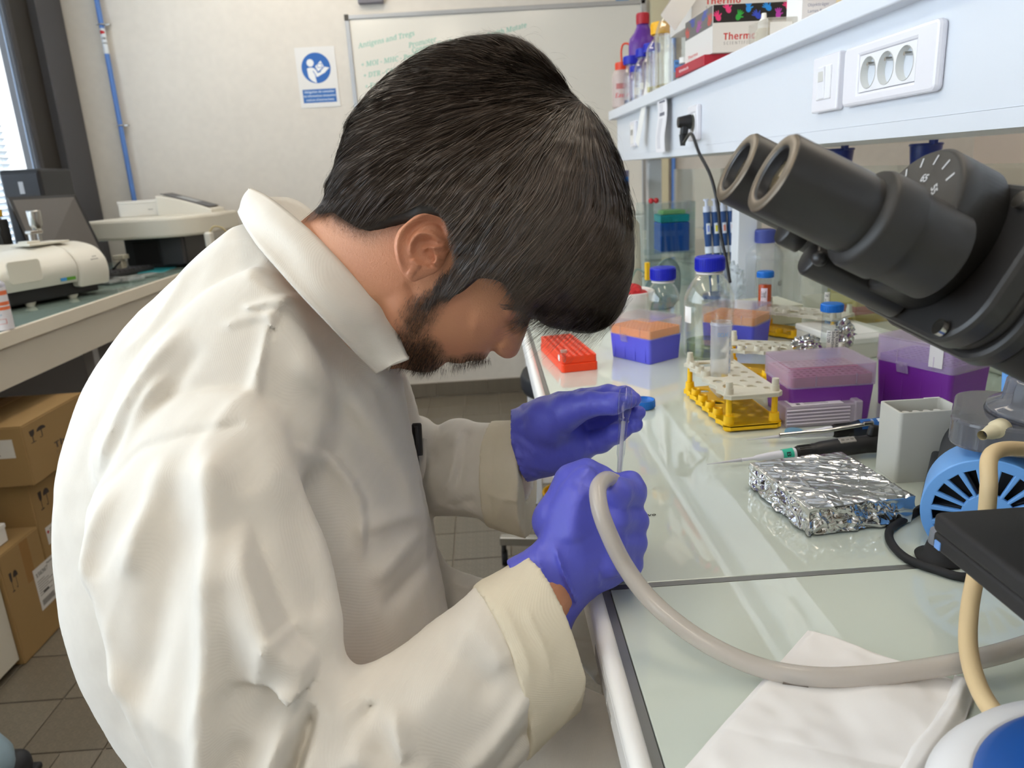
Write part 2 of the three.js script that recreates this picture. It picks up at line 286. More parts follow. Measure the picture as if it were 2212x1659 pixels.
  const win = struct('window_1', [rbox(0.05, 2.0, zp - (ZB + 0.015) , 0.006, XL + 0.025, 1.78, (zp + ZB + 0.015) / 2)], grey);
  win.userData.kind = 'structure';
  part(win, 'jamb', rbox(0.05, 1.98, zr - zp + 0.01, 0.004, XL - 0.015, 1.78, (zr + zp) / 2), brown);
  part(win, 'frame', [rbox(0.07, 1.75, 0.035, 0.006, XL - 0.02, 1.79, zr + 0.02), rbox(0.07, 0.06, wz1 - zr, 0.006, XL - 0.03, 1.01, (wz1 + zr) / 2), rbox(0.07, 0.06, wz1 - zr, 0.006, XL - 0.03, 2.58, (wz1 + zr) / 2), rbox(0.06, 1.6, 0.05, 0.006, XL - 0.05, 1.79, -1.4), rbox(0.06, 1.6, 0.05, 0.006, XL - 0.05, 1.79, 0.3)], dk);
  part(win, 'rail', rbox(0.006, 1.6, 0.02, 0.002, XL - 0.005, 1.79, zr + 0.055), mat('#6f7f95', 0.4));
  part(win, 'pane', box(0.004, 1.6, wz1 - zr - 0.1, XL - 0.12, 1.79, (wz1 + zr) / 2), M.glass);
  const slatM = mat('#eef2f6', 0.5, { transmission: 0.3, thickness: 0 }), sl = rbox(0.03, 0.0012, 1.75, 0.0005, 0, 0, 0, 1); sl.rotateZ(0.8);
  const blind = thing('venetian_blind', 'white venetian blind with thin horizontal slats hanging in the window at far left', 'blind', [XL - 0.045, 1.0, zb + 0.93]);
  for (let k = 0; k < 56; k++) part(blind, 'slat', sl, slatM, [0, 0.045 + k * 0.028, 0]);
  for (const z of [-0.8, 0.0, 0.8]) part(blind, 'ladder_cord', box(0.0015, 1.6, 0.003, 0.016, 0.8, z), M.white);
  part(blind, 'head_rail', rbox(0.035, 0.03, 1.76, 0.003, 0, 1.56, 0), M.white);

  // ceiling fittings: lit panels, each with its own light
  const lampGlow = new THREE.MeshStandardMaterial({ color: 0xffffff, emissive: LAMP.color, emissiveIntensity: 3.0 });
  const places = [[-1.05, -2.9, 'over the left bench near the back wall'], [-1.05, -0.6, 'over the left aisle behind the sitting person'], [-0.75, -3.62, 'close to the back wall over the whiteboard', 1], [0.62, -0.75, 'over the near end of the right bench'], [-0.3, 1.2, 'behind the camera over the aisle'], [1.9, -1.6, 'over the aisle beyond the shelf unit']];
  for (const [x, z, w, across] of places) {
    const t = thing('ceiling_light', 'long ceiling light panel with a warm glow ' + w, 'ceiling light', [x, YC, z], across ? Math.PI / 2 : 0, 'ceiling lights');
    part(t, 'frame', [rbox(0.34, 0.03, 0.02, 0.003, 0, -0.015, 0.62), rbox(0.34, 0.03, 0.02, 0.003, 0, -0.015, -0.62), rbox(0.02, 0.03, 1.26, 0.003, 0.16, -0.015, 0), rbox(0.02, 0.03, 1.26, 0.003, -0.16, -0.015, 0)], M.whiteMetal);
    part(t, 'diffuser', box(0.3, 0.012, 1.22, 0, -0.008, 0), lampGlow);
    const L = new THREE.RectAreaLight(LAMP.color, LAMP.power, 0.3, 1.22); L.position.set(0, -0.018, 0); L.rotation.x = -Math.PI / 2; t.add(L);
  }

  // blue pipe on the back wall with clips
  const pt = onZ(209, 0, ZB + 0.035), pb = onZ(291, 433, ZB + 0.035);
  const pipe = thing('wall_pipe', 'thin blue pipe clipped upright to the back wall near the window', 'pipe', [pt.x, 0.95, ZB + 0.035]);
  part(pipe, 'pipe', cyl(0.0125, 0.0125, 1.85, 0, 0, 0, 20), mat('#5b86cf', 0.4));
  for (const [cx, cy] of [[218, 53], [264, 271]]) { const c = onZ(cx, cy, ZB + 0.035); const k = part(pipe, 'clip', [T(new THREE.TorusGeometry(0.015, 0.0035, 8, 20), 0, 0, 0, Math.PI / 2), rbox(0.035, 0.009, 0.02, 0.002, 0.022, 0, -0.012), rbox(0.012, 0.006, 0.012, 0.002, -0.02, 0, 0)], M.chrome, [0, c.y - 0.95, 0]); k.name = 'clip'; }
  const lab = printed(64, 256, (g, w, h) => { g.fillStyle = '#dfe6ee'; g.fillRect(0, 0, w, h); g.fillStyle = '#c0202a'; g.beginPath(); g.arc(32, 40, 18, 0, 7); g.fill(); g.save(); g.translate(42, 70); g.rotate(Math.PI / 2); g.fillStyle = '#222'; g.font = 'bold 30px sans-serif'; g.fillText('● H ▪ V', 0, 10); g.restore(); });
  { const c = onZ(226, 88, ZB + 0.05); part(pipe, 'label_band', new THREE.CylinderGeometry(0.0132, 0.0132, 0.12, 20, 1, true), lab, [0, c.y - 0.95, 0], [0, 2.6, 0]); }

  // safety sign
  const s0 = onZ(686, 167, ZB + 0.004);
  const signM = printed(512, 740, (g, w, h) => {
    g.fillStyle = '#e7e6e4'; g.fillRect(0, 0, w, h); g.fillStyle = '#1f63b4'; g.beginPath(); g.arc(250, 255, 188, 0, 7); g.fill();
    g.fillStyle = '#eef0f2'; g.beginPath(); g.arc(180, 190, 46, 0, 7); g.fill();
    g.beginPath(); g.moveTo(130, 262); g.quadraticCurveTo(150, 240, 205, 250); g.quadraticCurveTo(245, 262, 262, 318); g.lineTo(330, 300); g.quadraticCurveTo(356, 296, 352, 318); g.lineTo(262, 362); g.quadraticCurveTo(238, 368, 226, 340); g.lineTo(240, 438); g.quadraticCurveTo(170, 420, 140, 360); g.closePath(); g.fill();
    g.strokeStyle = '#1f63b4'; g.lineWidth = 9; g.beginPath(); g.moveTo(205, 288); g.quadraticCurveTo(222, 320, 240, 350); g.stroke();
    g.fillStyle = '#eef0f2'; g.beginPath(); g.moveTo(240, 236); g.lineTo(318, 168); g.lineTo(352, 240); g.lineTo(272, 300); g.closePath(); g.fill(); g.beginPath(); g.moveTo(300, 300); g.lineTo(360, 244); g.lineTo(422, 258); g.lineTo(350, 322); g.closePath(); g.fill();
    g.strokeStyle = '#1f63b4'; g.lineWidth = 6; g.strokeRect(270, 205, 58, 46); g.fillStyle = '#2a68b4'; g.fillRect(38, 515, 436, 168);
    g.fillStyle = '#dfe8f4'; g.font = 'bold 35px sans-serif'; g.textAlign = 'center'; g.fillText('Obligation de consulter', 256, 560); g.fillText('les informations nécessaires', 256, 610, 420); g.fillText("notices d'instructions", 256, 660);
  }, 0.35);
  const sg = thing('safety_sign', 'white sign with blue round reader symbol and blue text panel on back wall', 'sign', [s0.x, s0.y, ZB + 0.002]);
  part(sg, 'sheet', rbox(0.208, 0.297, 0.0012, 0.0004, 0, 0, 0, 1), mat('#e7e6e4', 0.35)); part(sg, 'print', new THREE.PlaneGeometry(0.206, 0.295), signM, [0, 0, 0.0009]);

  // whiteboard
  const w0 = onZ(744, 33, ZB + 0.02), wbW = 1.56, wbH = 1.2;
  const wb = thing('whiteboard', 'large whiteboard with faint green handwriting on the back wall', 'whiteboard', [w0.x + wbW / 2, w0.y - wbH / 2, ZB + 0.012]);
  const hand = printed(1024, 788, (g, w, h) => {
    g.fillStyle = '#e9e6dd'; g.fillRect(0, 0, w, h); g.fillStyle = '#4cae97'; g.font = 'italic 22px serif'; g.globalAlpha = 0.75;
    const wr = (s, x, y, a = -0.16) => { g.save(); g.translate(x, y); g.rotate(a); g.fillText(s, 0, 0); g.restore(); };
    wr('Antigens and Tregs', 26, 98); wr('+ MOI - MHC - Peptide Therapy <', 28, 160, -0.11); wr('Promoter', 200, 105); wr('Control  Grade', 210, 122); wr('Flow report  Fast required with Mutate', 215, 140, -0.2); wr('+ DTR - CAR Peptide  -  no Food  Patients', 32, 196, -0.11); wr('+ Food  Reduced + Control', 34, 232, -0.12);
  }, 0.12);
  part(wb, 'board', [box(wbW - 0.02, wbH - 0.02, 0.012)], mat('#e9e6dd', 0.15)); part(wb, 'writing', new THREE.PlaneGeometry(wbW - 0.03, wbH - 0.03), hand, [0, 0, 0.0066]);
  part(wb, 'frame', [rbox(wbW, 0.022, 0.022, 0.003, 0, wbH / 2 - 0.011, 0.002), rbox(wbW, 0.022, 0.022, 0.003, 0, -wbH / 2 + 0.011, 0.002), rbox(0.022, wbH, 0.022, 0.003, -wbW / 2 + 0.011, 0, 0.002), rbox(0.03, wbH, 0.022, 0.003, wbW / 2 - 0.011, 0, 0.002)], M.alu);
  part(wb, 'corner', rbox(0.022, 0.03, 0.026, 0.003, -wbW / 2 + 0.009, wbH / 2 - 0.012, 0.004), mat('#4a4640', 0.5));
  // small grey box on the wall above the whiteboard and note right of it
  { const c = onZ(800, -6, ZB + 0.02); solo('wall_sensor', 'small grey box on the wall just above the whiteboard at the frame edge', 'sensor', rbox(0.13, 0.06, 0.03, 0.006), mat('#77747c', 0.5), [c.x, c.y, ZB + 0.016]); }
  { const c = onZ(1345, -2, ZB + 0.03); solo('blue_note', 'small blue note stuck at the top of the whiteboard', 'note', rbox(0.07, 0.03, 0.001, 0.0003), mat('#7fa3c8', 0.8), [c.x, c.y, ZB + 0.024]); }
  // upright steel ducts on the wall behind the shelf end
  const duct = thing('wall_duct', 'upright cream trunking with a blue pipe beside the whiteboard', 'trunking', [onZ(1425, 100, ZB + 0.04).x, 1.0, ZB + 0.03]);
  part(duct, 'trunking', rbox(0.09, 1.85, 0.06, 0.004, 0, 0.92, 0), mat('#d8cfae', 0.45)); part(duct, 'pipe', cyl(0.012, 0.012, 1.85, 0.075, 0, 0.01, 16), mat('#5b86cf', 0.4));
  // cupboard under the bench line by the back wall
  const cb = thing('base_cupboard', 'white base cupboard against the back wall beyond the stool', 'cupboard', [0.62, 0, ZB + 0.3]);
  part(cb, 'carcass', rbox(0.78, 0.82, 0.5, 0.004, 0, 0.49, -0.02), mat('#d9d4ca', 0.5)); part(cb, 'plinth', box(0.76, 0.08, 0.44, 0, 0.04, -0.03), mat('#4a453f', 0.7)); part(cb, 'door', rbox(0.385, 0.8, 0.018, 0.003, -0.195, 0.49, 0.24), mat('#dcd7cd', 0.5)); part(cb, 'door', rbox(0.385, 0.8, 0.018, 0.003, 0.195, 0.49, 0.24), mat('#dcd7cd', 0.5));
}
// ---------- right bench and the shelf unit over it ----------
const ZJ = -0.588, XE = 0.068, ZEND = -2.95, XS = 0.52;   // joint of the glass tops, front edge, far end, face of the sockets panel
{
  const b = thing('lab_bench', 'white lab bench with pale green glass top along the right side', 'bench', [0.6, 0, -1.2]);
  const L = 0.75 - ZEND, zc = (0.75 + ZEND) / 2 + 1.2, gl = new THREE.MeshPhysicalMaterial({ color: C('#d0d8cc'), roughness: 0.01, ior: 1.55, clearcoat: 0.6, clearcoatRoughness: 0.02 });
  part(b, 'core', boxM(1.30, 0.022, L, 0.13, TOP - 0.018, zc), M.whiteLam);
  part(b, 'edge_strip', [T(cyl(0.0075, 0.0075, L, 0, -L / 2, 0, 20), XE + 0.0075 - 0.6, TOP - 0.0035, zc, Math.PI / 2), rbox(0.008, 0.026, L, 0.002, XE + 0.004 - 0.6, TOP - 0.018, zc)], mat('#efede9', 0.35));
  part(b, 'metal_strip', [box(0.009, 0.0016, L, XE + 0.0165 - 0.6, TOP - 0.001, zc), box(1.25, 0.0016, 0.007, 0.115, TOP - 0.001, ZJ + 1.2)], mat('#8f8f8c', 0.4, { metalness: 0.6 }));
  part(b, 'glass_top', rbox(1.25, 0.007, ZJ - 0.004 - ZEND, 0.001, 0.115, TOP - 0.0035, (ZJ - 0.004 + ZEND) / 2 + 1.2), gl);
  part(b, 'glass_top', rbox(1.25, 0.007, 0.75 - ZJ - 0.004, 0.001, 0.115, TOP - 0.0035, (0.75 + ZJ + 0.004) / 2 + 1.2), gl);
  // grey scuffs worn through the paint of the edge
  const scuff = mat('#a7a39d', 0.7);
  part(b, 'worn_patch', [box(0.0006, 0.012, 0.055, XE - 0.0002 - 0.6, TOP - 0.02, -0.5 + 1.2), box(0.0006, 0.006, 0.015, XE - 0.0002 - 0.6, TOP - 0.024, -0.46 + 1.2)], scuff);
  const leg = (x, z) => part(b, 'leg', [rbox(0.04, 0.86, 0.04, 0.004, x - 0.6, 0.445, z + 1.2), cyl(0.022, 0.022, 0.02, x - 0.6, 0, z + 1.2)], M.whiteMetal);
  leg(0.14, -2.72); leg(1.05, -2.72); leg(1.05, -0.4); leg(0.5, 0.6);
  part(b, 'stretcher', [rbox(0.9, 0.04, 0.03, 0.003, 0, 0.1, -2.72 + 1.2), rbox(0.03, 0.04, 2.4, 0.003, 0.45, 0.1, -1.5 + 1.2)], M.whiteMetal);
  // handwriting on the glass
  const ink = (s, sz) => canvasTex(256, 128, (g, w, h) => { g.clearRect(0, 0, w, h); g.fillStyle = '#14140f'; g.font = 'bold italic ' + sz + 'px sans-serif'; g.fillText(s, 10, 90); });
  for (const [s, x, y, w, sz] of [['vivo', 1408, 1112, 0.026, 80], ['r', 1399, 1056, 0.014, 90]]) { const p = onY(x, y, TOP + 0.0004); part(b, 'writing', new THREE.PlaneGeometry(w, w / 2).rotateX(-Math.PI / 2), new THREE.MeshStandardMaterial({ map: ink(s, sz), transparent: true, roughness: 0.5 }), [p.x - 0.6, TOP + 0.0004, p.z + 1.2]); }

  // shelf unit: posts, sockets panel, shelf, lower lip, glass dividers
  const s = thing('shelf_unit', 'white shelf unit with a sockets panel standing over the right bench', 'shelf', [XS + 0.1, TOP, -1.2]);
  const ox = -(XS + 0.1), oy = -TOP, oz = 1.2, yPan0 = 1.26 + 0.025 * XS, ySeam = 1.26 + 0.063 * XS, yLip = 1.26 + 0.314 * XS, zl = 0.75 - ZEND, zc2 = (0.75 + ZEND) / 2;
  part(s, 'panel', boxM(0.02, yLip - ySeam, zl, XS + 0.01 + ox, (yLip + ySeam) / 2 + oy, zc2 + oz), M.whiteLam);
  part(s, 'lower_lip', boxM(0.38, ySeam - yPan0 - 0.0008, zl, XS + 0.1885 + ox, (ySeam + yPan0) / 2 + oy, zc2 + oz), M.whiteLam);
  part(s, 'panel', boxM(0.02, yLip - yPan0, zl, XS + 0.37 + ox, (yLip + yPan0) / 2 + oy, zc2 + oz), M.whiteLam);
  part(s, 'end_cap', rbox(0.38, yLip - yPan0, 0.012, 0.002, XS + 0.19 + ox, (yLip + yPan0) / 2 + oy, ZEND - 0.004 + oz), M.whiteLam);
  part(s, 'shelf', rbox(0.43, 0.032, zl + 0.06, 0.003, XS + 0.19 + ox, yLip + 0.016 + oy, zc2 - 0.02 + oz), M.whiteLam);
  for (const z of [-2.9, -1.88, 0.2]) part(s, 'post', rbox(0.05, yPan0 - TOP - 0.002, 0.05, 0.004, 0.645 + ox, (yPan0 + TOP) / 2 + oy, z + oz), M.whiteMetal);
  const pane = (z0, z1, y0, y1) => part(s, 'glass_pane', box(0.004, y1 - y0, z1 - z0, 0.705 + ox, (y0 + y1) / 2 + oy, (z0 + z1) / 2 + oz), clear('#f2f6f4', 0.0, { ior: 1.5 }));
  pane(-2.83, -1.93, TOP + 0.001, yPan0 - 0.04); pane(-1.83, 0.17, TOP + 0.001, yPan0 - 0.04);
  // sockets and switches on the panel
  const plateM = mat('#eceaf0', 0.25), pit = mat('#e2e2dd', 0.35);
  const zAt = (x, y) => onX(x, y, XS).z, yAt = (x, y) => onX(x, y, XS).y, rotY = -Math.PI / 2;
  const outlet = (parent, z) => { part(parent, 'outlet', [T(new THREE.CylinderGeometry(0.0195, 0.0195, 0.011, 32, 1, true), 0, 0, -0.0045, Math.PI / 2), T(new THREE.CircleGeometry(0.0195, 32), 0, 0, -0.010)], pit, [z, 0, 0.0092]); };
  { // triple socket
    const zc3 = (zAt(2045, 113) + zAt(1837, 171)) / 2, yc3 = 1.26 + 0.187 * XS, W = 0.225, H = 0.076;
    const t = thing('triple_socket', 'wide white wall plate with three round power outlets on the shelf panel', 'socket', [XS, yc3, zc3], rotY);
    const pl = rrect(W, H, 0.008); pl.holes.push(hrect(0.0, 0, 0.136, 0.046)); part(t, 'cover_plate', ext(pl, 0.011, 0.004), plateM);
    const ins = rrect(0.1355, 0.0455, 0.001); for (const x of [-0.044, 0, 0.044]) ins.holes.push(hole(x, 0, 0.0196)); part(t, 'insert', ext(ins, 0.0095, 0.0006, 32), mat('#f0eff2', 0.3));
    for (const x of [-0.044, 0, 0.044]) { outlet(t, x); part(t, 'earth_pin', T(cyl(0.0024, 0.0024, 0.012, 0, 0, 0, 12), x, 0.0105, -0.001, Math.PI / 2), M.chrome); }
  }
  { // switch
    const zc3 = zAt(1797, 175), yc3 = 1.26 + 0.187 * XS;
    const t = thing('light_switch', 'square white switch plate left of the triple socket', 'switch', [XS, yc3, zc3], rotY);
    part(t, 'cover_plate', rbox(0.085, 0.078, 0.011, 0.003, 0, 0, 0.0055), plateM); part(t, 'insert', rbox(0.046, 0.046, 0.003, 0.0012, 0, 0.001, 0.0115), mat('#f0eff2', 0.3)); part(t, 'rocker', T(rbox(0.02, 0.044, 0.004, 0.0015), -0.004, 0.001, 0.013, 0.05), mat('#eeedf2', 0.3)); part(t, 'label_window', rbox(0.017, 0.018, 0.0012, 0.0004, -0.004, 0.012, 0.0152), mat('#d4d2cc', 0.4));
  }
  { // far single socket with plug and cable
    const c = onX(1505, 252, XS), yc3 = 1.26 + 0.187 * XS;
    const t = thing('wall_socket', 'white wall plate with a black plug pushed in it', 'socket', [XS, yc3 - 0.012, c.z], rotY);
    const pl = rrect(0.085, 0.08, 0.004); pl.holes.push(hrect(0, 0, 0.046, 0.046)); part(t, 'cover_plate', ext(pl, 0.011, 0.003), plateM); const ins = rrect(0.0455, 0.0455, 0.001); ins.holes.push(hole(0, 0, 0.0196)); part(t, 'insert', ext(ins, 0.0095, 0.0006, 32), mat('#f0eff2', 0.3)); outlet(t, 0);
    const q = V3(XS - 0.012, yc3 - 0.008, c.z - 0.004), cab = thing('power_cable', 'black power cable hanging from the plug in the white wall plate', 'cable', q);
    part(cab, 'plug', [T(cyl(0.0175, 0.012, 0.03, 0, 0, 0, 20), -0.002, 0, 0, 0, 0, Math.PI / 2), T(rbox(0.018, 0.04, 0.02, 0.006), -0.016, -0.012, 0, 0, 0, -0.1), T(cyl(0.006, 0.009, 0.026, 0, 0, 0, 14), -0.02, -0.054, 0)], M.black);
    const P = [[1494, 290], [1510, 330], [1535, 380], [1550, 440], [1556, 500], [1568, 560], [1577, 610]].map(([x, y], i) => onX(x, y, XS - 0.036 + [0, 0.004, 0.012, 0.02, 0.024, 0.03, 0.03][i]).sub(q)); part(cab, 'cord', tubeOf([V3(-0.02, -0.05, 0), ...P], 0.0036, 60, 10), M.black);
  }
  { // small three-hole plate at the far end and two hanging paper strips
    const c = onX(1372, 290, XS), t = thing('data_socket', 'small white plate with three slots at the far end of the shelf panel', 'socket', [XS, c.y, c.z], rotY);
    part(t, 'cover_plate', rbox(0.085, 0.08, 0.01, 0.003, 0, 0, 0.005), plateM); part(t, 'insert', rbox(0.05, 0.06, 0.002, 0.001, 0, 0, 0.0105), mat('#eeeae6', 0.35)); for (const x of [-0.015, 0, 0.015]) part(t, 'slot', box(0.008, 0.018, 0.001, x, 0.006, 0.0118), mat('#a9a49c', 0.6));
    const tapeM = printed(96, 512, (g, w, h) => { g.fillStyle = '#eceaee'; g.fillRect(0, 0, w, h); g.fillStyle = '#70707e'; g.fillRect(20, 10, 60, 18); g.fillRect(18, 120, 52, 34); g.fillStyle = '#9a9aa6'; for (let y = 40; y < 480; y += 13) if (y < 110 || y > 170) g.fillRect(18, y, 30 + 40 * ((y * 7919) % 13) / 13, 4); }, 0.6);
    const p0 = onX(1443, 211, XS - 0.016), p1 = onX(1443, 327, XS - 0.016), z0 = zAt(1434, 260), z1 = zAt(1454, 260), w = Math.abs(z1 - z0), h = p0.y - p1.y;
    const g = new THREE.BoxGeometry(0.0006, h, w, 1, 14, 1); const ps = g.attributes.position; for (let i = 0; i < ps.count; i++) ps.setX(i, ps.getX(i) + 0.004 * Math.sin(ps.getY(i) * 40) - 0.004);
    solo('label_strip', 'long printed paper strip hanging from the shelf left of the black plug', 'paper strip', g, tapeM, [XS - 0.016, (p0.y + p1.y) / 2, (z0 + z1) / 2]);
    const a = onX(1396, 222, XS - 0.026), e = onX(1380, 268, XS - 0.012);
    const sg = new THREE.BoxGeometry(0.0006, a.distanceTo(e), 0.055, 1, 8, 1); solo('paper_strip', 'short blank paper strip hanging over the small three slot plate', 'paper strip', sg, M.paper, a.clone().add(e).multiplyScalar(0.5), [0.35, 0, -0.12]);
  }
}
// ---------- left bench ----------
const XLB = -1.385;
{
  const L = 3.4, z0 = ZB + 0.02, zc = z0 + L / 2;
  const b = thing('side_bench', 'cream edged bench with greenish glass top along the left wall', 'bench', [-1.75, 0, zc]);
  part(b, 'core', boxM(0.715, 0.03, L, -0.006, TOP - 0.022, 0), mat('#dcd6c8', 0.5));
  part(b, 'glass_top', rbox(0.715, 0.007, L, 0.001, -0.005, TOP - 0.0035, 0), new THREE.MeshPhysicalMaterial({ color: C('#8c9d94'), roughness: 0.05, ior: 1.52 }));
  part(b, 'edge_strip', rbox(0.012, 0.046, L, 0.004, XLB - 0.006 + 1.75, TOP - 0.023, 0), mat('#e3dac8', 0.4));
  part(b, 'apron', boxM(0.02, 0.11, L, XLB - 0.02 + 1.75, TOP - 0.104, 0), mat('#cfc7b8', 0.5));
  part(b, 'under_panel', boxM(0.02, 0.55, L, XLB - 0.45 + 1.75, 0.5, 0), mat('#6c6a6c', 0.6));
  for (const z of [-1.5, -0.2, 1.6]) part(b, 'leg', rbox(0.04, 0.86, 0.04, 0.004, XLB - 0.1 + 1.75, 0.43, z), mat('#a9a9aa', 0.4));
}
// ---------- things on the right bench ----------
const yawOf = (a, b) => Math.atan2(-(b.z - a.z), b.x - a.x);
const mid = (...p) => p.reduce((s, q) => s.add(q), V3(0, 0, 0)).multiplyScalar(1 / p.length);
const B = (x, y) => onY(x, y, TOP);
// ridged screw cap standing on y = 0
function capGeo(r, h, ribs = 40, depth = 0.0012) {
  const list = [lathe([[0, h], [r - 0.003, h], [r - 0.001, h - 0.0008], [r, h - 0.0025], [r, 0], [r - 0.002, 0], [r - 0.002, h - 0.003], [0, h - 0.003]], 48)];
  for (let k = 0; k < ribs; k++) { const a = k / ribs * Math.PI * 2; list.push(T(box(depth, h * 0.74, depth * 1.1), 0, h * 0.47, r + depth * 0.1).rotateY(a)); }
  return mg(list);
}
// a laboratory bottle; wall profile from the bottom up
function bottle(name, label, pos, R, H, o = {}) {
  const t = thing(name, label, 'bottle', pos, o.turn || 0, o.group), n = o.neck || R * 0.42, sh = (o.sh || 0.6) * H, nh = H - (o.nh || 0.028), top = H;
  const prof = [[0, 0.003], [R * 0.72, 0.002], [R * 0.92, 0.001], [R, 0.008]];
  for (let k = 0; k <= 10; k++) { const a = k / 10, s = Math.cos(a * Math.PI / 2); prof.push([n + (R - n) * Math.pow(s, o.pw || 0.9), sh + (nh - sh) * Math.pow(a, 1.1)]); }
  prof.push([n, nh + 0.004], [n + 0.002, nh + 0.006], [n, nh + 0.008], [n, top]);
  let g = lathe(prof, 56); if (o.flat) g.scale(1, 1, o.flat);
  part(t, 'body', g, o.mat || M.glass);
  if (o.solidGlass) { const q = prof.map(([x, y], i) => [Math.max(0, x - 0.0022), i < 3 ? y + 0.003 : y]); part(t, 'inner_wall', lathe(q, 56), M.glass); }
  if (o.cap) { const cg = capGeo(o.capR || n * 1.32, o.capH || 0.026, o.ribs ?? 40); part(t, 'cap', cg, o.cap, [0, H - (o.capH || 0.026) + 0.004, 0]); if (o.ring) part(t, 'pour_ring', lathe([[n + 0.001, 0], [n * 1.3, 0], [n * 1.3, 0.004], [n + 0.001, 0.004]], 40), o.ring, [0, H - (o.capH || 0.026) - 0.002, 0]); }
  if (o.liquid) { const lh = o.liquid; part(t, 'liquid', lathe([[0, 0.004], [R * 0.9, 0.004], [R - 0.0035, 0.01], [R - 0.0035, lh - 0.001], [R - 0.005, lh], [0, lh]], 48), o.liquidMat || clear('#dfe6cf', 0.0, { ior: 1.33 })); }
  if (o.label) { const [w, h, y, m, a] = o.label; const cg = new THREE.CylinderGeometry(R + 0.0006, R + 0.0006, h, 24, 1, true, -w / R / 2, w / R); part(t, 'label', cg, m, [0, y, 0], [0, a || 0, 0]); }
  return t;
}
const scribble = (lines, o = {}) => printed(o.w || 128, o.h || 128, (g, w, h) => { g.fillStyle = o.bg || '#efece6'; g.fillRect(0, 0, w, h); g.fillStyle = o.ink || '#22222a'; g.font = (o.font || 'italic 26px serif'); if (o.turn) { g.translate(w, 0); g.rotate(Math.PI / 2); } lines.forEach((s, i) => g.fillText(s, 6, (i + 1) * (o.step || 30))); }, 0.7, { side: THREE.DoubleSide });

// tube rack: yellow base, white scalloped top plate, four posts; long side along x
function rackParts(t, L, W, H) {
  const wh = mat('#e9e4d2', 0.45, { transmission: 0.3, thickness: 0 }), yl = mat('#ffc906', 0.4), x = L / 2 - 0.011, z = W / 2 - 0.009;
  const plate = (scal) => { const s = new THREE.Shape(); s.moveTo(-L / 2 + 0.008, -W / 2); const n = 6; for (let k = 0; k < n; k++) { const a = -L / 2 + 0.008 + (L - 0.016) * (k + 0.5) / n, b = -L / 2 + 0.008 + (L - 0.016) * (k + 1) / n; s.quadraticCurveTo(a, -W / 2 + scal, b, -W / 2); } s.lineTo(L / 2, -W / 2 + 0.008); s.lineTo(L / 2, W / 2 - 0.008); s.lineTo(L / 2 - 0.008, W / 2); s.lineTo(-L / 2 + 0.008, W / 2); s.lineTo(-L / 2, W / 2 - 0.008); s.lineTo(-L / 2, -W / 2 + 0.008); s.closePath(); return s; };
  const holesTop = [], big = 0.0148, mdm = 0.0088, sm = 0.0056;
  for (const k of [-1.4, -0.2, 1.0]) holesTop.push([k * L * 0.27, -W * 0.16, big]); for (let k = 0; k < 6; k++) holesTop.push([-L * 0.36 + k * L * 0.145, W * 0.34, sm]); for (let k = 0; k < 5; k++) holesTop.push([-L * 0.3 + k * L * 0.15, W * 0.13, k % 2 ? sm : mdm * 0.8]);
  for (const k of [-0.7, 0.42]) holesTop.push([k * L * 0.28, -W * 0.3, mdm * 0.9]);
  const p = plate(0.009); for (const q of holesTop) p.holes.push(hole(...q)); part(t, 'top_plate', slab(p, 0.0028, H, 0.0006, 20), wh);
  const rim = slab((() => { const s = plate(0.009); const i = new THREE.Path(); const w = W / 2 - 0.003, l = L / 2 - 0.003; i.moveTo(-l, -w + 0.012); i.lineTo(-l, w); i.lineTo(l, w); i.lineTo(l, -w + 0.012); i.closePath(); s.holes.push(i); return s; })(), 0.003, H - 0.003); part(t, 'plate_rim', rim, wh);
  const b = plate(0.009); for (const [a, c, r] of holesTop) b.holes.push(hole(a, c, r * 0.62)); part(t, 'base_plate', slab(b, 0.003, 0.007, 0.0006, 20), yl);
  const skirt = plate(0.009); { const i = new THREE.Path(), w = W / 2 - 0.0025, l = L / 2 - 0.0025; i.moveTo(-l, -w + 0.011); i.lineTo(-l, w); i.lineTo(l, w); i.lineTo(l, -w + 0.011); i.closePath(); skirt.holes.push(i); } part(t, 'base_rim', slab(skirt, 0.007, 0.003), yl);
  for (const sx of [-1, 1]) for (const sz of [-1, 1]) { part(t, 'post', [cyl(0.0043, 0.0038, H + 0.004, sx * x, 0.006, sz * z, 14), cyl(0.0075, 0.0065, 0.014, sx * x, 0.008, sz * z, 18), cyl(0.0055, 0.006, 0.008, sx * x, 0, sz * z, 14)], yl); part(t, 'post_sleeve', [cyl(0.0062, 0.0056, 0.012, sx * x, H - 0.001, sz * z, 16), cyl(0.0048, 0.0045, 0.01, sx * x, H + 0.01, sz * z, 16)], wh); }
  for (let k = 0; k < 4; k++) part(t, 'tube_cup', lathe([[0.0062, 0], [0.0075, 0], [0.0068, 0.009], [0.005, 0.009], [0.005, 0.001]], 22), yl, [-L * 0.3 + k * L * 0.17, 0.0095, z - 0.001]);
  for (let k = 0; k < 3; k++) part(t, 'tube_cup', lathe([[0.0062, 0], [0.0072, 0], [0.0066, 0.008], [0.005, 0.008], [0.005, 0.001]], 22), wh, [-L * 0.34 + k * L * 0.14, H + 0.002, z]);
}
const a1 = B(1478, 850), a2 = B(1571, 937), a3 = B(1687, 927);
const rackA = thing('tube_rack', 'yellow and white tube rack nearest the gloved hands with an open tube in it', 'tube rack', mid(a1.clone().add(a3).multiplyScalar(0.5)), yawOf(a1, a2), 'tube racks');
rackParts(rackA, 0.195, 0.082, 0.05);
const b1 = B(1590, 822), b2 = B(1845, 836), bz = b2.clone().sub(b1).normalize();
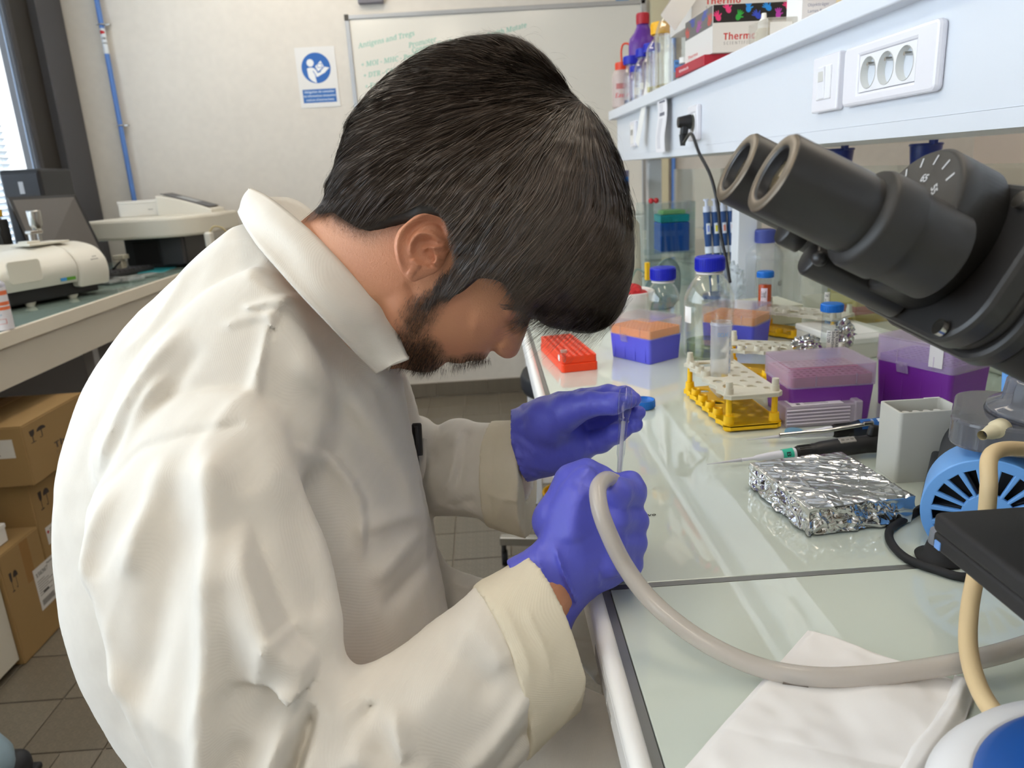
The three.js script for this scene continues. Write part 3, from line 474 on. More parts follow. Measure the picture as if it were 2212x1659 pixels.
const rackB = copyOf(rackA, mid(b1, b2).add(V3(-bz.z * 0.0, 0, -0.042)), yawOf(b1, b2), 'yellow and white tube rack in the middle, holding a blue capped tube with black handwriting', 'tube racks');
const c1 = B(1618, 722), c2 = B(1762, 742), cd = c2.clone().sub(c1).normalize();
const rackC = copyOf(rackA, c1.clone().addScaledVector(cd, 0.09).add(V3(cd.z * 0.04, 0, -cd.x * 0.04)), yawOf(c1, c2), 'yellow and white tube rack farthest back, holding a tube of orange liquid', 'tube racks');

// conical tubes
function conical(label, pos, R, H, capM, o = {}) {
  const t = thing('conical_tube', label, 'tube', pos, o.turn || 0), w = [[0, 0], [0.003, 0.0004], [R, R * 0.95], [R + 0.0003, H - 0.006], [R + 0.0016, H - 0.005], [R + 0.0016, H - 0.0035], [R, H - 0.003], [R, H]];
  part(t, 'body', lathe(w, 36), o.mat || clear('#eef1f2', 0.05, { ior: 1.4 }));
  if (capM) part(t, 'cap', capGeo(R + 0.003, R * 0.78 + 0.002, 36, 0.0007), capM, [0, H - R * 0.7, 0]);
  if (o.liquid) part(t, 'liquid', lathe([[0, 0.001], [0.003, 0.0014], [R - 0.001, R * 0.95], [R - 0.001, o.liquid], [0, o.liquid]], 30), o.liquidMat);
  for (const [w2, h2, y, m, a] of o.labels || []) part(t, 'label', new THREE.CylinderGeometry(R + 0.0005, R + 0.0005, h2, 16, 1, true, -w2 / R / 2, w2 / R), m, [0, y, 0], [0, a, 0]);
  return t;
}
const falcon = (s) => { const t = canvasTex(256, 96, (g, w, h) => { g.clearRect(0, 0, w, h); g.fillStyle = '#4f86b8'; g.font = '62px sans-serif'; g.fillText(s, 4, 66); }); return new THREE.MeshStandardMaterial({ map: t, transparent: true, roughness: 0.6, side: THREE.DoubleSide }); };
const handLab = scribble(['1X DAB', 'Solution A', '12/20'], { w: 256, h: 128, font: 'bold 38px serif', step: 40 });
handLab.map.rotation = -Math.PI / 2; handLab.map.center.set(0.5, 0.5);
{
  const d = (y, p) => onY(p[0], p[1], TOP + y);
  conical('clear open tube with printed scale standing in the nearest rack', at(1556, 795, 1.125).setY(TOP + 0.012), 0.0148, 0.118, null, { turn: 0, mat: frost('#f1f2f3', 0.22, 0.72), labels: [[0.022, 0.012, 0.1, falcon('OCLAF'), 0.1], [0.006, 0.07, 0.06, scribble(['50', '40', '30', '20', '10'], { w: 64, h: 256, bg: '#dfe5e8', ink: '#4f86b8', font: '30px sans-serif', step: 46 }), 0.75]] });
  const p2 = at(1793, 740, 1.22); p2.y = TOP + 0.011; conical('clear tube with bright blue cap and black handwriting on a white label', p2, 0.0142, 0.114, M.skyCap, { labels: [[0.026, 0.012, 0.088, falcon('FALCON'), -0.3], [0.02, 0.05, 0.05, handLab, -0.12]] });
  const p3 = at(1651, 660, 1.6); p3.y = TOP + 0.011; conical('blue capped tube filled with orange liquid in the farthest rack', p3, 0.0142, 0.114, M.skyCap, { liquid: 0.088, liquidMat: mat('#ea5a14', 0.12, { transmission: 0.3, thickness: 0 }), labels: [[0.013, 0.045, 0.06, scribble(['Ep buff', 'PBS'], { w: 128, h: 64, bg: '#eadbe4', font: 'bold 26px serif', step: 28 }), -0.45]] });
  const p4 = at(1784, 640, 1.5); p4.y = TOP + 0.012; conical('slim clear tube with dark blue cap standing partly behind the microscope', p4, 0.0085, 0.118, M.blueCap, { labels: [[0.01, 0.04, 0.062, scribble(['Sol 1', '5'], { w: 64, h: 128, font: 'bold 24px serif', step: 30 }), -0.1]] });
}
// foil balls on the middle rack
const foilT = dataTex(128, (() => { const n1 = noiseField(128, 9, 21), n2 = noiseField(128, 22, 22), n3 = noiseField(128, 50, 23); return (x, y) => 255 * (0.5 * Math.abs(n1(x, y) * 2 - 1) + 0.32 * Math.abs(n2(x, y) * 2 - 1) + 0.18 * Math.abs(n3(x, y) * 2 - 1)); })());
const foilM = mat('#d6d4d2', 0.16, { metalness: 1, side: THREE.DoubleSide });
function crumple(g, amp, f, seed) { const p = g.attributes.position; for (let i = 0; i < p.count; i++) { const x = p.getX(i), y = p.getY(i), z = p.getZ(i), k = 1 + amp * (Math.abs(vnoise(x * f + seed, y * f, z * f)) + 0.5 * Math.abs(vnoise(x * f * 2.3, y * f * 2.3 + seed, z * f * 2.3)) - 0.4); p.setXYZ(i, x * k, y * k, z * k); } const q = g.toNonIndexed(); q.computeVertexNormals(); return q; }
{ const p = at(1741, 742, 1.21), q = at(1822, 733, 1.22); solo('foil_ball', 'flattened ball of crumpled foil lying on the middle rack', 'foil ball', crumple(new THREE.IcosahedronGeometry(0.017, 6).scale(1.3, 0.7, 1), 0.5, 160, 3), foilM, [p.x, TOP + 0.066, p.z]); solo('foil_ball', 'tall crumpled foil ball right of the handwritten tube', 'foil ball', crumple(new THREE.IcosahedronGeometry(0.016, 6).scale(0.9, 1.4, 0.9), 0.5, 160, 9), foilM, [q.x, TOP + 0.076, q.z]); }

// orange 80-well rack with one clear tube
{
  const o1 = B(1168, 755), o2 = B(1215, 805), o3 = B(1292, 800), c = o1.clone().add(o3).multiplyScalar(0.5), om = mat('#f4410f', 0.38);
  const t = thing('microtube_rack', 'bright orange rack of small wells on the far left of the bench', 'tube rack', c, yawOf(o1, o2));
  part(t, 'base', slab(rrect(0.196, 0.068, 0.006), 0.016, 0.0, 0.0015), om); const s = rrect(0.192, 0.065, 0.005); for (let i = 0; i < 16; i++) for (let j = 0; j < 5; j++) s.holes.push(hole(-0.09 + i * 0.012, -0.0245 + j * 0.01225, 0.0042)); part(t, 'well_plate', slab(s, 0.013, 0.0165, 0.0008, 8), om);
  part(t, 'label', box(0.011, 0.011, 0.0004), M.paper, [0.07, 0.0225, 0.0328]);
  const p = at(1218, 768, 1.36); const m = thing('microtube', 'small clear tube with open cap standing in the orange rack', 'tube', [p.x, TOP + 0.02, p.z]); part(m, 'body', lathe([[0.001, 0], [0.0035, 0.004], [0.004, 0.018], [0.005, 0.0185], [0.005, 0.02]], 20), M.plastic); part(m, 'cap', lathe([[0, 0.0], [0.0058, 0], [0.0062, 0.002], [0.0062, 0.004], [0.005, 0.004], [0.0045, 0.001], [0, 0.001]], 20), mat('#e8b9a8', 0.3, { transmission: 0.4, thickness: 0 }), [0, 0.0195, 0]);
}
// tip boxes
function tipBox(label, c, yaw, L, W, hb, hl, baseM, lidM, insM, o = {}) {
  const t = thing('tip_box', label, 'tip box', c, yaw);
  const base = slab(rrect(L * 0.97, W * 0.97, 0.006), hb, 0, 0.0012); { const p = base.attributes.position; for (let i = 0; i < p.count; i++) { const k = 0.94 + 0.06 * p.getY(i) / hb; p.setX(i, p.getX(i) * k); p.setZ(i, p.getZ(i) * k); } base.computeVertexNormals(); } part(t, 'base', base, baseM);
  for (const s of [1, -1]) { for (let k = 0; k < 4; k++) part(t, 'rib', rbox(0.0016, hb * 0.66, 0.0016, 0.0006), baseM, [(-0.36 + k * 0.24) * L, hb * 0.4, s * W * 0.468]); }
  const ins = rrect(L * 0.93, W * 0.92, 0.004); for (let i = 0; i < 12; i++) for (let j = 0; j < 8; j++) ins.holes.push(hole(L * (-0.405 + i * 0.0736), W * (-0.38 + j * 0.1086), 0.0028)); part(t, 'tip_plate', slab(ins, 0.008 + (o.insH || 0), hb, 0, 6), insM);
  const lid = [slab(rrect(L, W, 0.007), 0.0016, hb + hl - 0.0016, 0.0005)], ring = rrect(L, W, 0.007), inn = rrect(L - 0.003, W - 0.003, 0.006); ring.holes.push(new THREE.Path(inn.getPoints(8).reverse())); lid.push(slab(ring, hl - 0.0016, hb - 0.001, 0)); part(t, 'lid', lid, lidM);
  for (const [x, s] of [[-0.2, 1], [0.26, 1], [0.3, -1]]) part(t, 'lid_rib', rbox(0.0018, hl * 0.5, 0.0015, 0.0005), lidM, [x * L, hb + hl * 0.3, s * (W / 2 + 0.0004)]);
  if (o.latch !== undefined) part(t, 'latch', [rbox(0.018, 0.017, 0.0016, 0.0007), rbox(0.006, 0.004, 0.003, 0.0008, 0, 0.004, 0.001)], lidM, o.latch === 'x' ? [-L / 2 - 0.002, hb - 0.004, o.latchAt || 0] : [o.latchAt || 0, hb - 0.004, W / 2 + 0.002], o.latch === 'x' ? [0, -Math.PI / 2, 0] : [0.25, 0, 0]);
  return t;
}
const lidClear = frost('#faf6f8', 0.15, 0.93), lidLil = frost('#f2e8f6', 0.22, 0.82), purple = mat('#8c36b0', 0.35, { transmission: 0.3, thickness: 0 }), purple2 = mat('#9a48c0', 0.35, { transmission: 0.35, thickness: 0 });
{
  const v1 = B(1318, 770), v2 = B(1408, 791), v3 = B(1472, 771); const vc = v1.clone().add(v3).multiplyScalar(0.5), vw = yawOf(v1, v2);
  tipBox('violet tip box with clear lid and orange tray behind the orange rack', vc, vw, 0.112, 0.088, 0.048, 0.034, M.violet, lidClear, mat('#f3a23c', 0.5), { latch: 'z', latchAt: -0.012, insH: 0.007 });
  const w2 = B(1600, 776), w3 = B(1643, 762), wc = B(1600, 750); tipBox('violet tip box with orange tray half hidden by the tall bottle', wc.add(V3(0.0, 0, -0.03)), vw + 0.25, 0.112, 0.088, 0.048, 0.034, M.violet, lidClear, mat('#f3a23c', 0.5), { insH: 0.007 });
  const p1 = B(1652, 874), p2 = B(1700, 917), p3 = B(1882, 905), pd = p3.clone().sub(p2); const pc = p1.clone().add(p3).multiplyScalar(0.5);
  tipBox('purple tip box with clear lid standing behind the flat slide case', pc, yawOf(p2, p3), 0.122, 0.098, 0.052, 0.03, purple2, lidLil, mat('#c76c86', 0.5), { insH: 0.006 });
  const q1 = B(1886, 870), q2 = B(2043, 914), q3 = B(2130, 890); const qc = q1.clone().add(q3).multiplyScalar(0.5);
  const far = tipBox('tall dark purple tip box with clear taped lid under the microscope head', qc, yawOf(q1, q2), 0.12, 0.086, 0.068, 0.036, purple, lidLil, mat('#8e50b4', 0.5), { latch: 'z', latchAt: -0.014 });
  part(far, 'tape', [rbox(0.02, 0.03, 0.0006, 0.0002, 0.034, 0.088, 0.0436), rbox(0.02, 0.0006, 0.02, 0.0002, 0.034, 0.1045, 0.034)], mat('#d9d4d2', 0.6));
}
// bottles with blue caps
{
  const g1 = bottle('glass_bottle', 'larger clear glass bottle with blue cap and a little liquid', B(1530, 768), 0.0465, 0.185, { neck: 0.0185, cap: M.blueCap, capR: 0.0268, sh: 0.56, pw: 0.75, liquid: 0.03, solidGlass: true, ring: mat('#e6e2de', 0.4), label: [0.02, 0.03, 0.085, M.paper, -1.25] });
  bottle('glass_bottle', 'smaller clear glass bottle with blue cap behind the violet tip box', B(1432, 722), 0.037, 0.142, { neck: 0.0185, cap: M.blueCap, capR: 0.0268, sh: 0.52, pw: 0.75, solidGlass: true, ring: mat('#e6e2de', 0.4) });
  bottle('plastic_bottle', 'tall clear plastic bottle with grey blue cap and black pen marks', B(1648, 660), 0.045, 0.185, { neck: 0.02, cap: mat('#4a55a0', 0.5), capR: 0.0245, capH: 0.032, sh: 0.66, pw: 0.8, mat: frost('#eef0f2', 0.15, 0.78), label: [0.03, 0.02, 0.06, new THREE.MeshStandardMaterial({ transparent: true, side: THREE.DoubleSide, map: canvasTex(64, 64, (g, w, h) => { g.clearRect(0, 0, w, h); g.strokeStyle = '#222'; g.lineWidth = 4; g.beginPath(); g.arc(28, 32, 16, 0, 5); g.moveTo(40, 8); g.lineTo(28, 54); g.stroke(); }) }), 0.7] });
}
// open blue cap on the bench
{ const p = B(1390, 881), t = solo('screw_cap', 'loose bright blue screw cap lying open side up behind the raised hand', 'cap', [lathe([[0, 0.001], [0.0165, 0.001], [0.0175, 0.0025], [0.0175, 0.0135], [0.0155, 0.0135], [0.0152, 0.003], [0, 0.003]], 40), ...Array.from({ length: 36 }, (_, k) => T(box(0.0006, 0.009, 0.0008), 0, 0.007, 0.0176).rotateY(k * Math.PI / 18))], M.skyCap, [p.x, TOP, p.z]); }
// slide case: clear plastic box with a stack of slide holders and a label
{
  const s1 = B(1700, 926), s2 = B(1850, 915), t = thing('slide_case', 'small flat clear plastic case with white label lying before the purple box', 'case', mid(s1, s2).add(V3(0, 0, -0.018)), yawOf(s1, s2));
  part(t, 'shell', rbox(0.102, 0.03, 0.036, 0.003, 0, 0.015, 0), frost('#f1e9f0', 0.15, 0.6)); for (let k = 0; k < 5; k++) part(t, 'ridge', rbox(0.088, 0.0018, 0.002, 0.0006), mat('#e6dde6', 0.4), [-0.006, 0.006 + k * 0.0048, 0.0185]);
  part(t, 'label', box(0.072, 0.0005, 0.026), printed(256, 96, (g, w, h) => { g.fillStyle = '#f0edf0'; g.fillRect(0, 0, w, h); g.fillStyle = '#55555c'; g.fillRect(30, 60, 20, 20); for (let i = 0; i < 4; i++) g.fillRect(70, 18 + i * 17, 110 + (i * 53) % 50, 5); g.fillRect(215, 12, 14, 14); }), [-0.006, 0.0304, 0.002]); part(t, 'cap_end', rbox(0.012, 0.0335, 0.0385, 0.003, 0.05, 0.0165, 0), frost('#f1e9f0', 0.15, 0.6));
}
// pipettes lying on the bench; built along +y from the tip
function pipette(t, o) {
  const lb = (s, bg, fg, w = 128, h = 64) => printed(w, h, (g) => { g.fillStyle = bg; g.fillRect(0, 0, w, h); g.fillStyle = fg; g.font = 'bold 34px sans-serif'; g.fillText(s, 6, 44); });
  part(t, 'tip', lathe([[0.0004, 0], [0.0012, 0.02], [0.0028, 0.05], [0.0034, 0.052]], 16), frost('#e9e8ee', 0.3, 0.4));
  part(t, 'shaft', lathe([[0.0022, 0.045], [0.0026, 0.07], [0.0044, 0.075], [0.0062, 0.095], [0.0072, 0.12], [0.0082, 0.124], [0.0082, 0.135]], 24), mat('#e3e2ea', 0.35));
  part(t, 'collar', lathe([[0.0086, 0.133], [0.0102, 0.136], [0.0105, 0.155], [0.0115, 0.16], [0.0112, 0.163]], 30), M.black); for (let k = 0; k < 18; k++) part(t, 'knurl', box(0.0009, 0.018, 0.0009), M.black, [Math.cos(k * Math.PI / 9) * 0.0106, 0.147, Math.sin(k * Math.PI / 9) * 0.0106], [0, -k * Math.PI / 9, 0]);
  part(t, 'body', [lathe([[0.0105, 0.16], [0.0128, 0.172], [0.0135, 0.2], [0.0132, 0.24], [0.015, 0.262], [0.0145, 0.285], [0.009, 0.292], [0, 0.293]], 30), T(rbox(0.012, 0.05, 0.02, 0.005), 0.0, 0.268, 0.014, -0.3)], o.body);
  part(t, 'plunger', cyl(0.005, 0.005, 0.03, 0, 0.29, 0, 16), mat('#e3e2ea', 0.4));
  if (o.band) part(t, 'band', new THREE.CylinderGeometry(0.0086, 0.0078, 0.016, 24, 1, true), lb(o.band, '#2fb89a', '#12202a'), [0, 0.121, 0], [0, o.bandTurn, 0]);
  if (o.text) part(t, 'lettering', T(new THREE.CylinderGeometry(0.0069, 0.0056, 0.026, 16, 1, true, -0.6, 1.2), 0, 0, 0), lb(o.text, '#e3e2ea', '#2b3aa0'), [0, 0.1, 0], [0, o.bandTurn + 0.2, 0]);
  if (o.label) part(t, 'label', new THREE.CylinderGeometry(0.0138, 0.0139, 0.05, 24, 1, true, -1.1, 2.2), printed(128, 256, (g, w, h) => { g.fillStyle = '#1f5fa8'; g.fillRect(0, 0, w, h); g.fillStyle = '#e8eef6'; g.fillRect(52, 30, 34, 90); g.save(); g.translate(40, 240); g.rotate(-Math.PI / 2); g.font = 'bold 26px sans-serif'; g.fillText('✛GILSON', 0, 0); g.restore(); g.font = 'bold 24px sans-serif'; g.fillText('P20', 50, 170); }), [0, 0.2, 0], [0, o.bandTurn, 0]);
  if (o.counter) part(t, 'volume_window', rbox(0.011, 0.024, 0.003, 0.001), printed(64, 128, (g, w, h) => { g.fillStyle = '#8f8a84'; g.fillRect(0, 0, w, h); g.fillStyle = '#222'; g.font = 'bold 34px sans-serif'; ['0', '1', '0'].forEach((s, i) => g.fillText(s, 22, 38 + i * 38)); }), [0, 0.21, 0.0128].map((v, i) => i === 2 ? 0.0128 * Math.cos(o.bandTurn) : i === 0 ? 0.0128 * Math.sin(o.bandTurn) : v), [0, o.bandTurn, 0]);
  if (o.rod) part(t, 'ejector', [tubeOf([V3(0.004, 0.05, 0.004), V3(0.007, 0.09, 0.005), V3(0.0115, 0.118, 0.006), V3(0.0125, 0.14, 0.008), V3(0.017, 0.17, 0.012), V3(0.017, 0.19, 0.013)], 0.0032, 40, 12), rbox(0.006, 0.016, 0.006, 0.002, 0.018, 0.182, 0.014)], M.chrome);
}
{
  const lay = (t, a, b, roll) => { const y = b.clone().sub(a).normalize(), z = V3(0, 1, 0).addScaledVector(y, -y.y).normalize(), x = new THREE.Vector3().crossVectors(y, z); t.position.copy(a); t.quaternion.setFromRotationMatrix(new THREE.Matrix4().makeBasis(x, y, z)); t.scale.setScalar(0.82); if (roll) t.rotateY(roll); };
  const A = onY(1614, 950, TOP + 0.006), A2 = onY(1897, 921, TOP + 0.016), t = thing('pipette', 'hand pipette with bright blue label and steel ejector rod, lying farther back', 'pipette'); pipette(t, { body: mat('#1d2638', 0.4), label: true, rod: true, bandTurn: 0.25 }); lay(t, A, A2);
  const D = onY(1527, 1003, TOP + 0.005), D2 = onY(1890, 957, TOP + 0.016), t2 = thing('pipette', 'black hand pipette with green band, lying nearer beside the foil block', 'pipette'); pipette(t2, { body: M.black, band: 'BBM', text: 'XLS', counter: true, bandTurn: 0.35 }); lay(t2, D, D2);
  const p = B(1715, 935); solo('small_blue_lid', 'tiny pale blue plastic lid beside the pipette tips', 'lid', lathe([[0, 0.004], [0.011, 0.004], [0.012, 0.003], [0.012, 0]], 24), mat('#7fb9d8', 0.4, { transmission: 0.4, thickness: 0 }), [p.x, TOP, p.z]);
}
// white open box holding upright tubes
{
  const w1 = B(1892, 1010), w2 = B(1937, 1045), w3 = B(2064, 1037), c = w1.clone().add(w3).multiplyScalar(0.5), L = 0.071, W = 0.046, H = 0.083, t = thing('tube_box', 'tall off-white open box with white tube ends inside, before the purple boxes', 'box', c, yawOf(w2, w3)), wm = mat('#cccbc3', 0.4);
  const s = rrect(L, W, 0.004); s.holes.push(new THREE.Path(rrect(L - 0.006, W - 0.006, 0.003).getPoints(6).reverse())); part(t, 'wall', slab(s, H - 0.003, 0.003, 0.0008), wm); part(t, 'bottom', slab(rrect(L, W, 0.004), 0.0035, 0), wm);
  for (let k = 0; k < 5; k++) part(t, 'tube_end', [cyl(0.004, 0.004, H - 0.012, -0.024 + k * 0.012, 0.0035, 0.004, 16), cyl(0.004, 0.004, H - 0.014, -0.024 + k * 0.012, 0.0035, -0.009, 16)], mat('#e6e4de', 0.4));
  part(t, 'tape_strip', rbox(0.018, 0.0005, 0.003, 0.0002, 0.024, H + 0.0003, -0.0215), M.paper);
}
// block wrapped in foil
{
  const f1 = B(1626, 1052), f2 = B(1745, 1161), f3 = B(1962, 1132), c = f1.clone().add(f3).multiplyScalar(0.5), L = 0.112, W = 0.126, H = 0.029;
  const g = new RoundedBoxGeometry(L, H, W, 4, 0.004); // refined: a grid of facets pushed about like creased foil
  const wrap = (() => { const nx = 150, nz = 160, ny = 46, P = [], I = []; const face = (fn, a, b) => { const o = P.length / 3; for (let j = 0; j <= b; j++) for (let i = 0; i <= a; i++) P.push(...fn(i / a - 0.5, j / b - 0.5)); for (let j = 0; j < b; j++) for (let i = 0; i < a; i++) { const k = o + j * (a + 1) + i; I.push(k, k + 1, k + a + 1, k + 1, k + a + 2, k + a + 1); } };
    face((x, z) => [x * L, H / 2, -z * W], nx, nz); face((x, y) => [x * L, y * H, W / 2], nx, ny); face((x, y) => [-x * L, y * H, -W / 2], nx, ny); face((z, y) => [L / 2, y * H, -z * W], nz, ny); face((z, y) => [-L / 2, y * H, z * W], nz, ny);
    const q = new THREE.BufferGeometry(); q.setAttribute('position', new THREE.Float32BufferAttribute(P, 3)); q.setIndex(I); return mergeVertices(q, 1e-5); })();
  reseed(77); const cr = Array.from({ length: 230 }, (_, k) => { const an = k % 3 ? 0.5 + rr(-0.45, 0.45) : rr(0, 3.1), l = rr(0.015, 0.07); return [rr(-0.06, 0.06), rr(-0.065, 0.065), Math.cos(an), Math.sin(an), l, rr(0.0005, 0.0024), rr(-1, 1.3) * 0.0009, rr(0.4, 2)]; });
  const cs = Array.from({ length: 150 }, () => { const an = rr(0, 3.14); return [rr(-0.065, 0.065), rr(-0.015, 0.015), Math.cos(an), Math.sin(an), rr(0.004, 0.022), rr(0.0008, 0.0026), rr(-1.2, 1) * 0.0016, rr(0.5, 2)]; });
  const crease = (L2, x, z) => { let h = 0; for (const [cx, cz, ux, uz, l, s, a, sk] of L2) { const dx = x - cx, dz = z - cz, t = dx * ux + dz * uz; if (Math.abs(t) > l) continue; const d = -dx * uz + dz * ux, w = d > 0 ? s : s * sk; if (Math.abs(d) > 4 * w) continue; h += a * Math.exp(-Math.abs(d) / w) * (1 - (t / l) * (t / l)); } return h; };
  const p = wrap.attributes.position;
  for (let i = 0; i < p.count; i++) { let x = p.getX(i), y = p.getY(i), z = p.getZ(i); const top = sstep(0.6, 1, y / (H / 2)), onX1 = Math.abs(x) > L / 2 - 0.0002;
    const e = crease(cr, x, z) + vnoise(x * 60, 3, z * 60) * 0.0004, side = (onX1 ? crease(cs, z + (x > 0 ? 0 : 0.01), y) : crease(cs, x * 1.1 + (z > 0 ? 0.02 : -0.02), y)) * 1.6 + vnoise(x * 90, y * 60, z * 90) * 0.0009;
    x += Math.sign(x) * (1 - top) * side * Math.pow(Math.min(1, Math.abs(x) / (L / 2)), 8); z += Math.sign(z) * (1 - top) * side * Math.pow(Math.min(1, Math.abs(z) / (W / 2)), 8); if (y > 0) y += top * e - 0.0012 * sstep(0.47, 0.5, Math.max(Math.abs(x / L), Math.abs(z / W))); p.setXYZ(i, x, y, z); }
  const geo = wrap.toNonIndexed(); geo.computeVertexNormals(); { // half facets, half smooth: sharp creases
    wrap.computeVertexNormals(); }
  const t = solo('foil_block', 'flat rectangular block wrapped in crumpled aluminium foil on the bench', 'foil block', wrap, mat('#dad9d8', 0.17, { metalness: 1 }), [c.x, TOP + H / 2 + 0.002, c.z], [0, yawOf(f2, f3), 0]);
}
// folded paper tissue
{
  const o = [[1745, 1365], [1800, 1378], [1880, 1410], [2060, 1470], [2112, 1492], [2085, 1560], [2000, 1680], [1960, 1760], [1400, 1760], [1480, 1659]].map(([x, y]) => B(x, y)); const c = mid(B(1800, 1540));
  const layer = (pts, y0, amp, seed) => { const s = shapeOf(pts.map((q) => [q.x - c.x, -(q.z - c.z)])), bb = new THREE.Box2().setFromPoints(s.getPoints()); const nx = 130, ny = 130, P = [], I = [], id = new Int32Array((nx + 1) * (ny + 1)).fill(-1); const poly = s.getPoints(); const inside = (x, y) => { let r = false; for (let i = 0, j = poly.length - 1; i < poly.length; j = i++) { const a = poly[i], b = poly[j]; if ((a.y > y) !== (b.y > y) && x < (b.x - a.x) * (y - a.y) / (b.y - a.y) + a.x) r = !r; } return r; };
    const q = new THREE.ExtrudeGeometry(s, { depth: 0.0016, bevelEnabled: false }); // edges by the outline, face by a fine grid
    const near = (x, y) => { let d = 1e9; for (let i = 0, j = poly.length - 1; i < poly.length; j = i++) { const a = poly[i], b = poly[j], ex = b.x - a.x, ey = b.y - a.y, t = clamp(((x - a.x) * ex + (y - a.y) * ey) / (ex * ex + ey * ey), 0, 1), dx = a.x + ex * t, dy = a.y + ey * t, e = Math.hypot(x - dx, y - dy); if (e < d) { d = e; near.x = dx; near.y = dy; } } return d; };
    const cell = Math.max(bb.max.x - bb.min.x, bb.max.y - bb.min.y) / nx;
    for (let j = 0; j <= ny; j++) for (let i = 0; i <= nx; i++) { let x = bb.min.x + (bb.max.x - bb.min.x) * i / nx, y = bb.min.y + (bb.max.y - bb.min.y) * j / ny; const d = near(x, y), ok = inside(x, y); if (!ok && d > cell * 1.5) continue; if (!ok) { x = near.x; y = near.y; } const e = sstep(0, 0.006, ok ? d : 0); const hgt = y0 * (0.25 + 0.75 * e) + amp * (vnoise(x * 28 + seed, y * 28, 1) * 0.6 + vnoise(x * 80, y * 80 + seed, 2) * 0.22 + Math.abs(vnoise(x * 14 + y * 30, y * 10, seed)) * 0.5) * (0.3 + 0.7 * e); id[j * (nx + 1) + i] = P.length / 3; P.push(x, Math.max(0.0003, hgt), -y); }
    for (let j = 0; j < ny; j++) for (let i = 0; i < nx; i++) { const a = id[j * (nx + 1) + i], b = id[j * (nx + 1) + i + 1], d = id[(j + 1) * (nx + 1) + i], e = id[(j + 1) * (nx + 1) + i + 1]; if (a >= 0 && b >= 0 && d >= 0) I.push(a, b, d); if (b >= 0 && e >= 0 && d >= 0) I.push(b, e, d); }
    const g = new THREE.BufferGeometry(); g.setAttribute('position', new THREE.Float32BufferAttribute(P, 3)); g.setIndex(I); g.computeVertexNormals(); return g; };
  const tm = mat('#f0ece8', 0.9, { side: THREE.DoubleSide }), t = thing('paper_tissue', 'folded white paper tissue lying on the near glass top', 'tissue', [c.x, TOP, c.z]);
  part(t, 'sheet', layer(o, 0.0035, 0.0035, 4), tm);
  const f = [[2062, 1462], [2110, 1490], [2085, 1560], [2000, 1690], [1960, 1760], [1890, 1760], [1960, 1620], [2040, 1520]].map(([x, y]) => B(x, y)); part(t, 'folded_edge', layer(f, 0.008, 0.003, 9), tm);
}
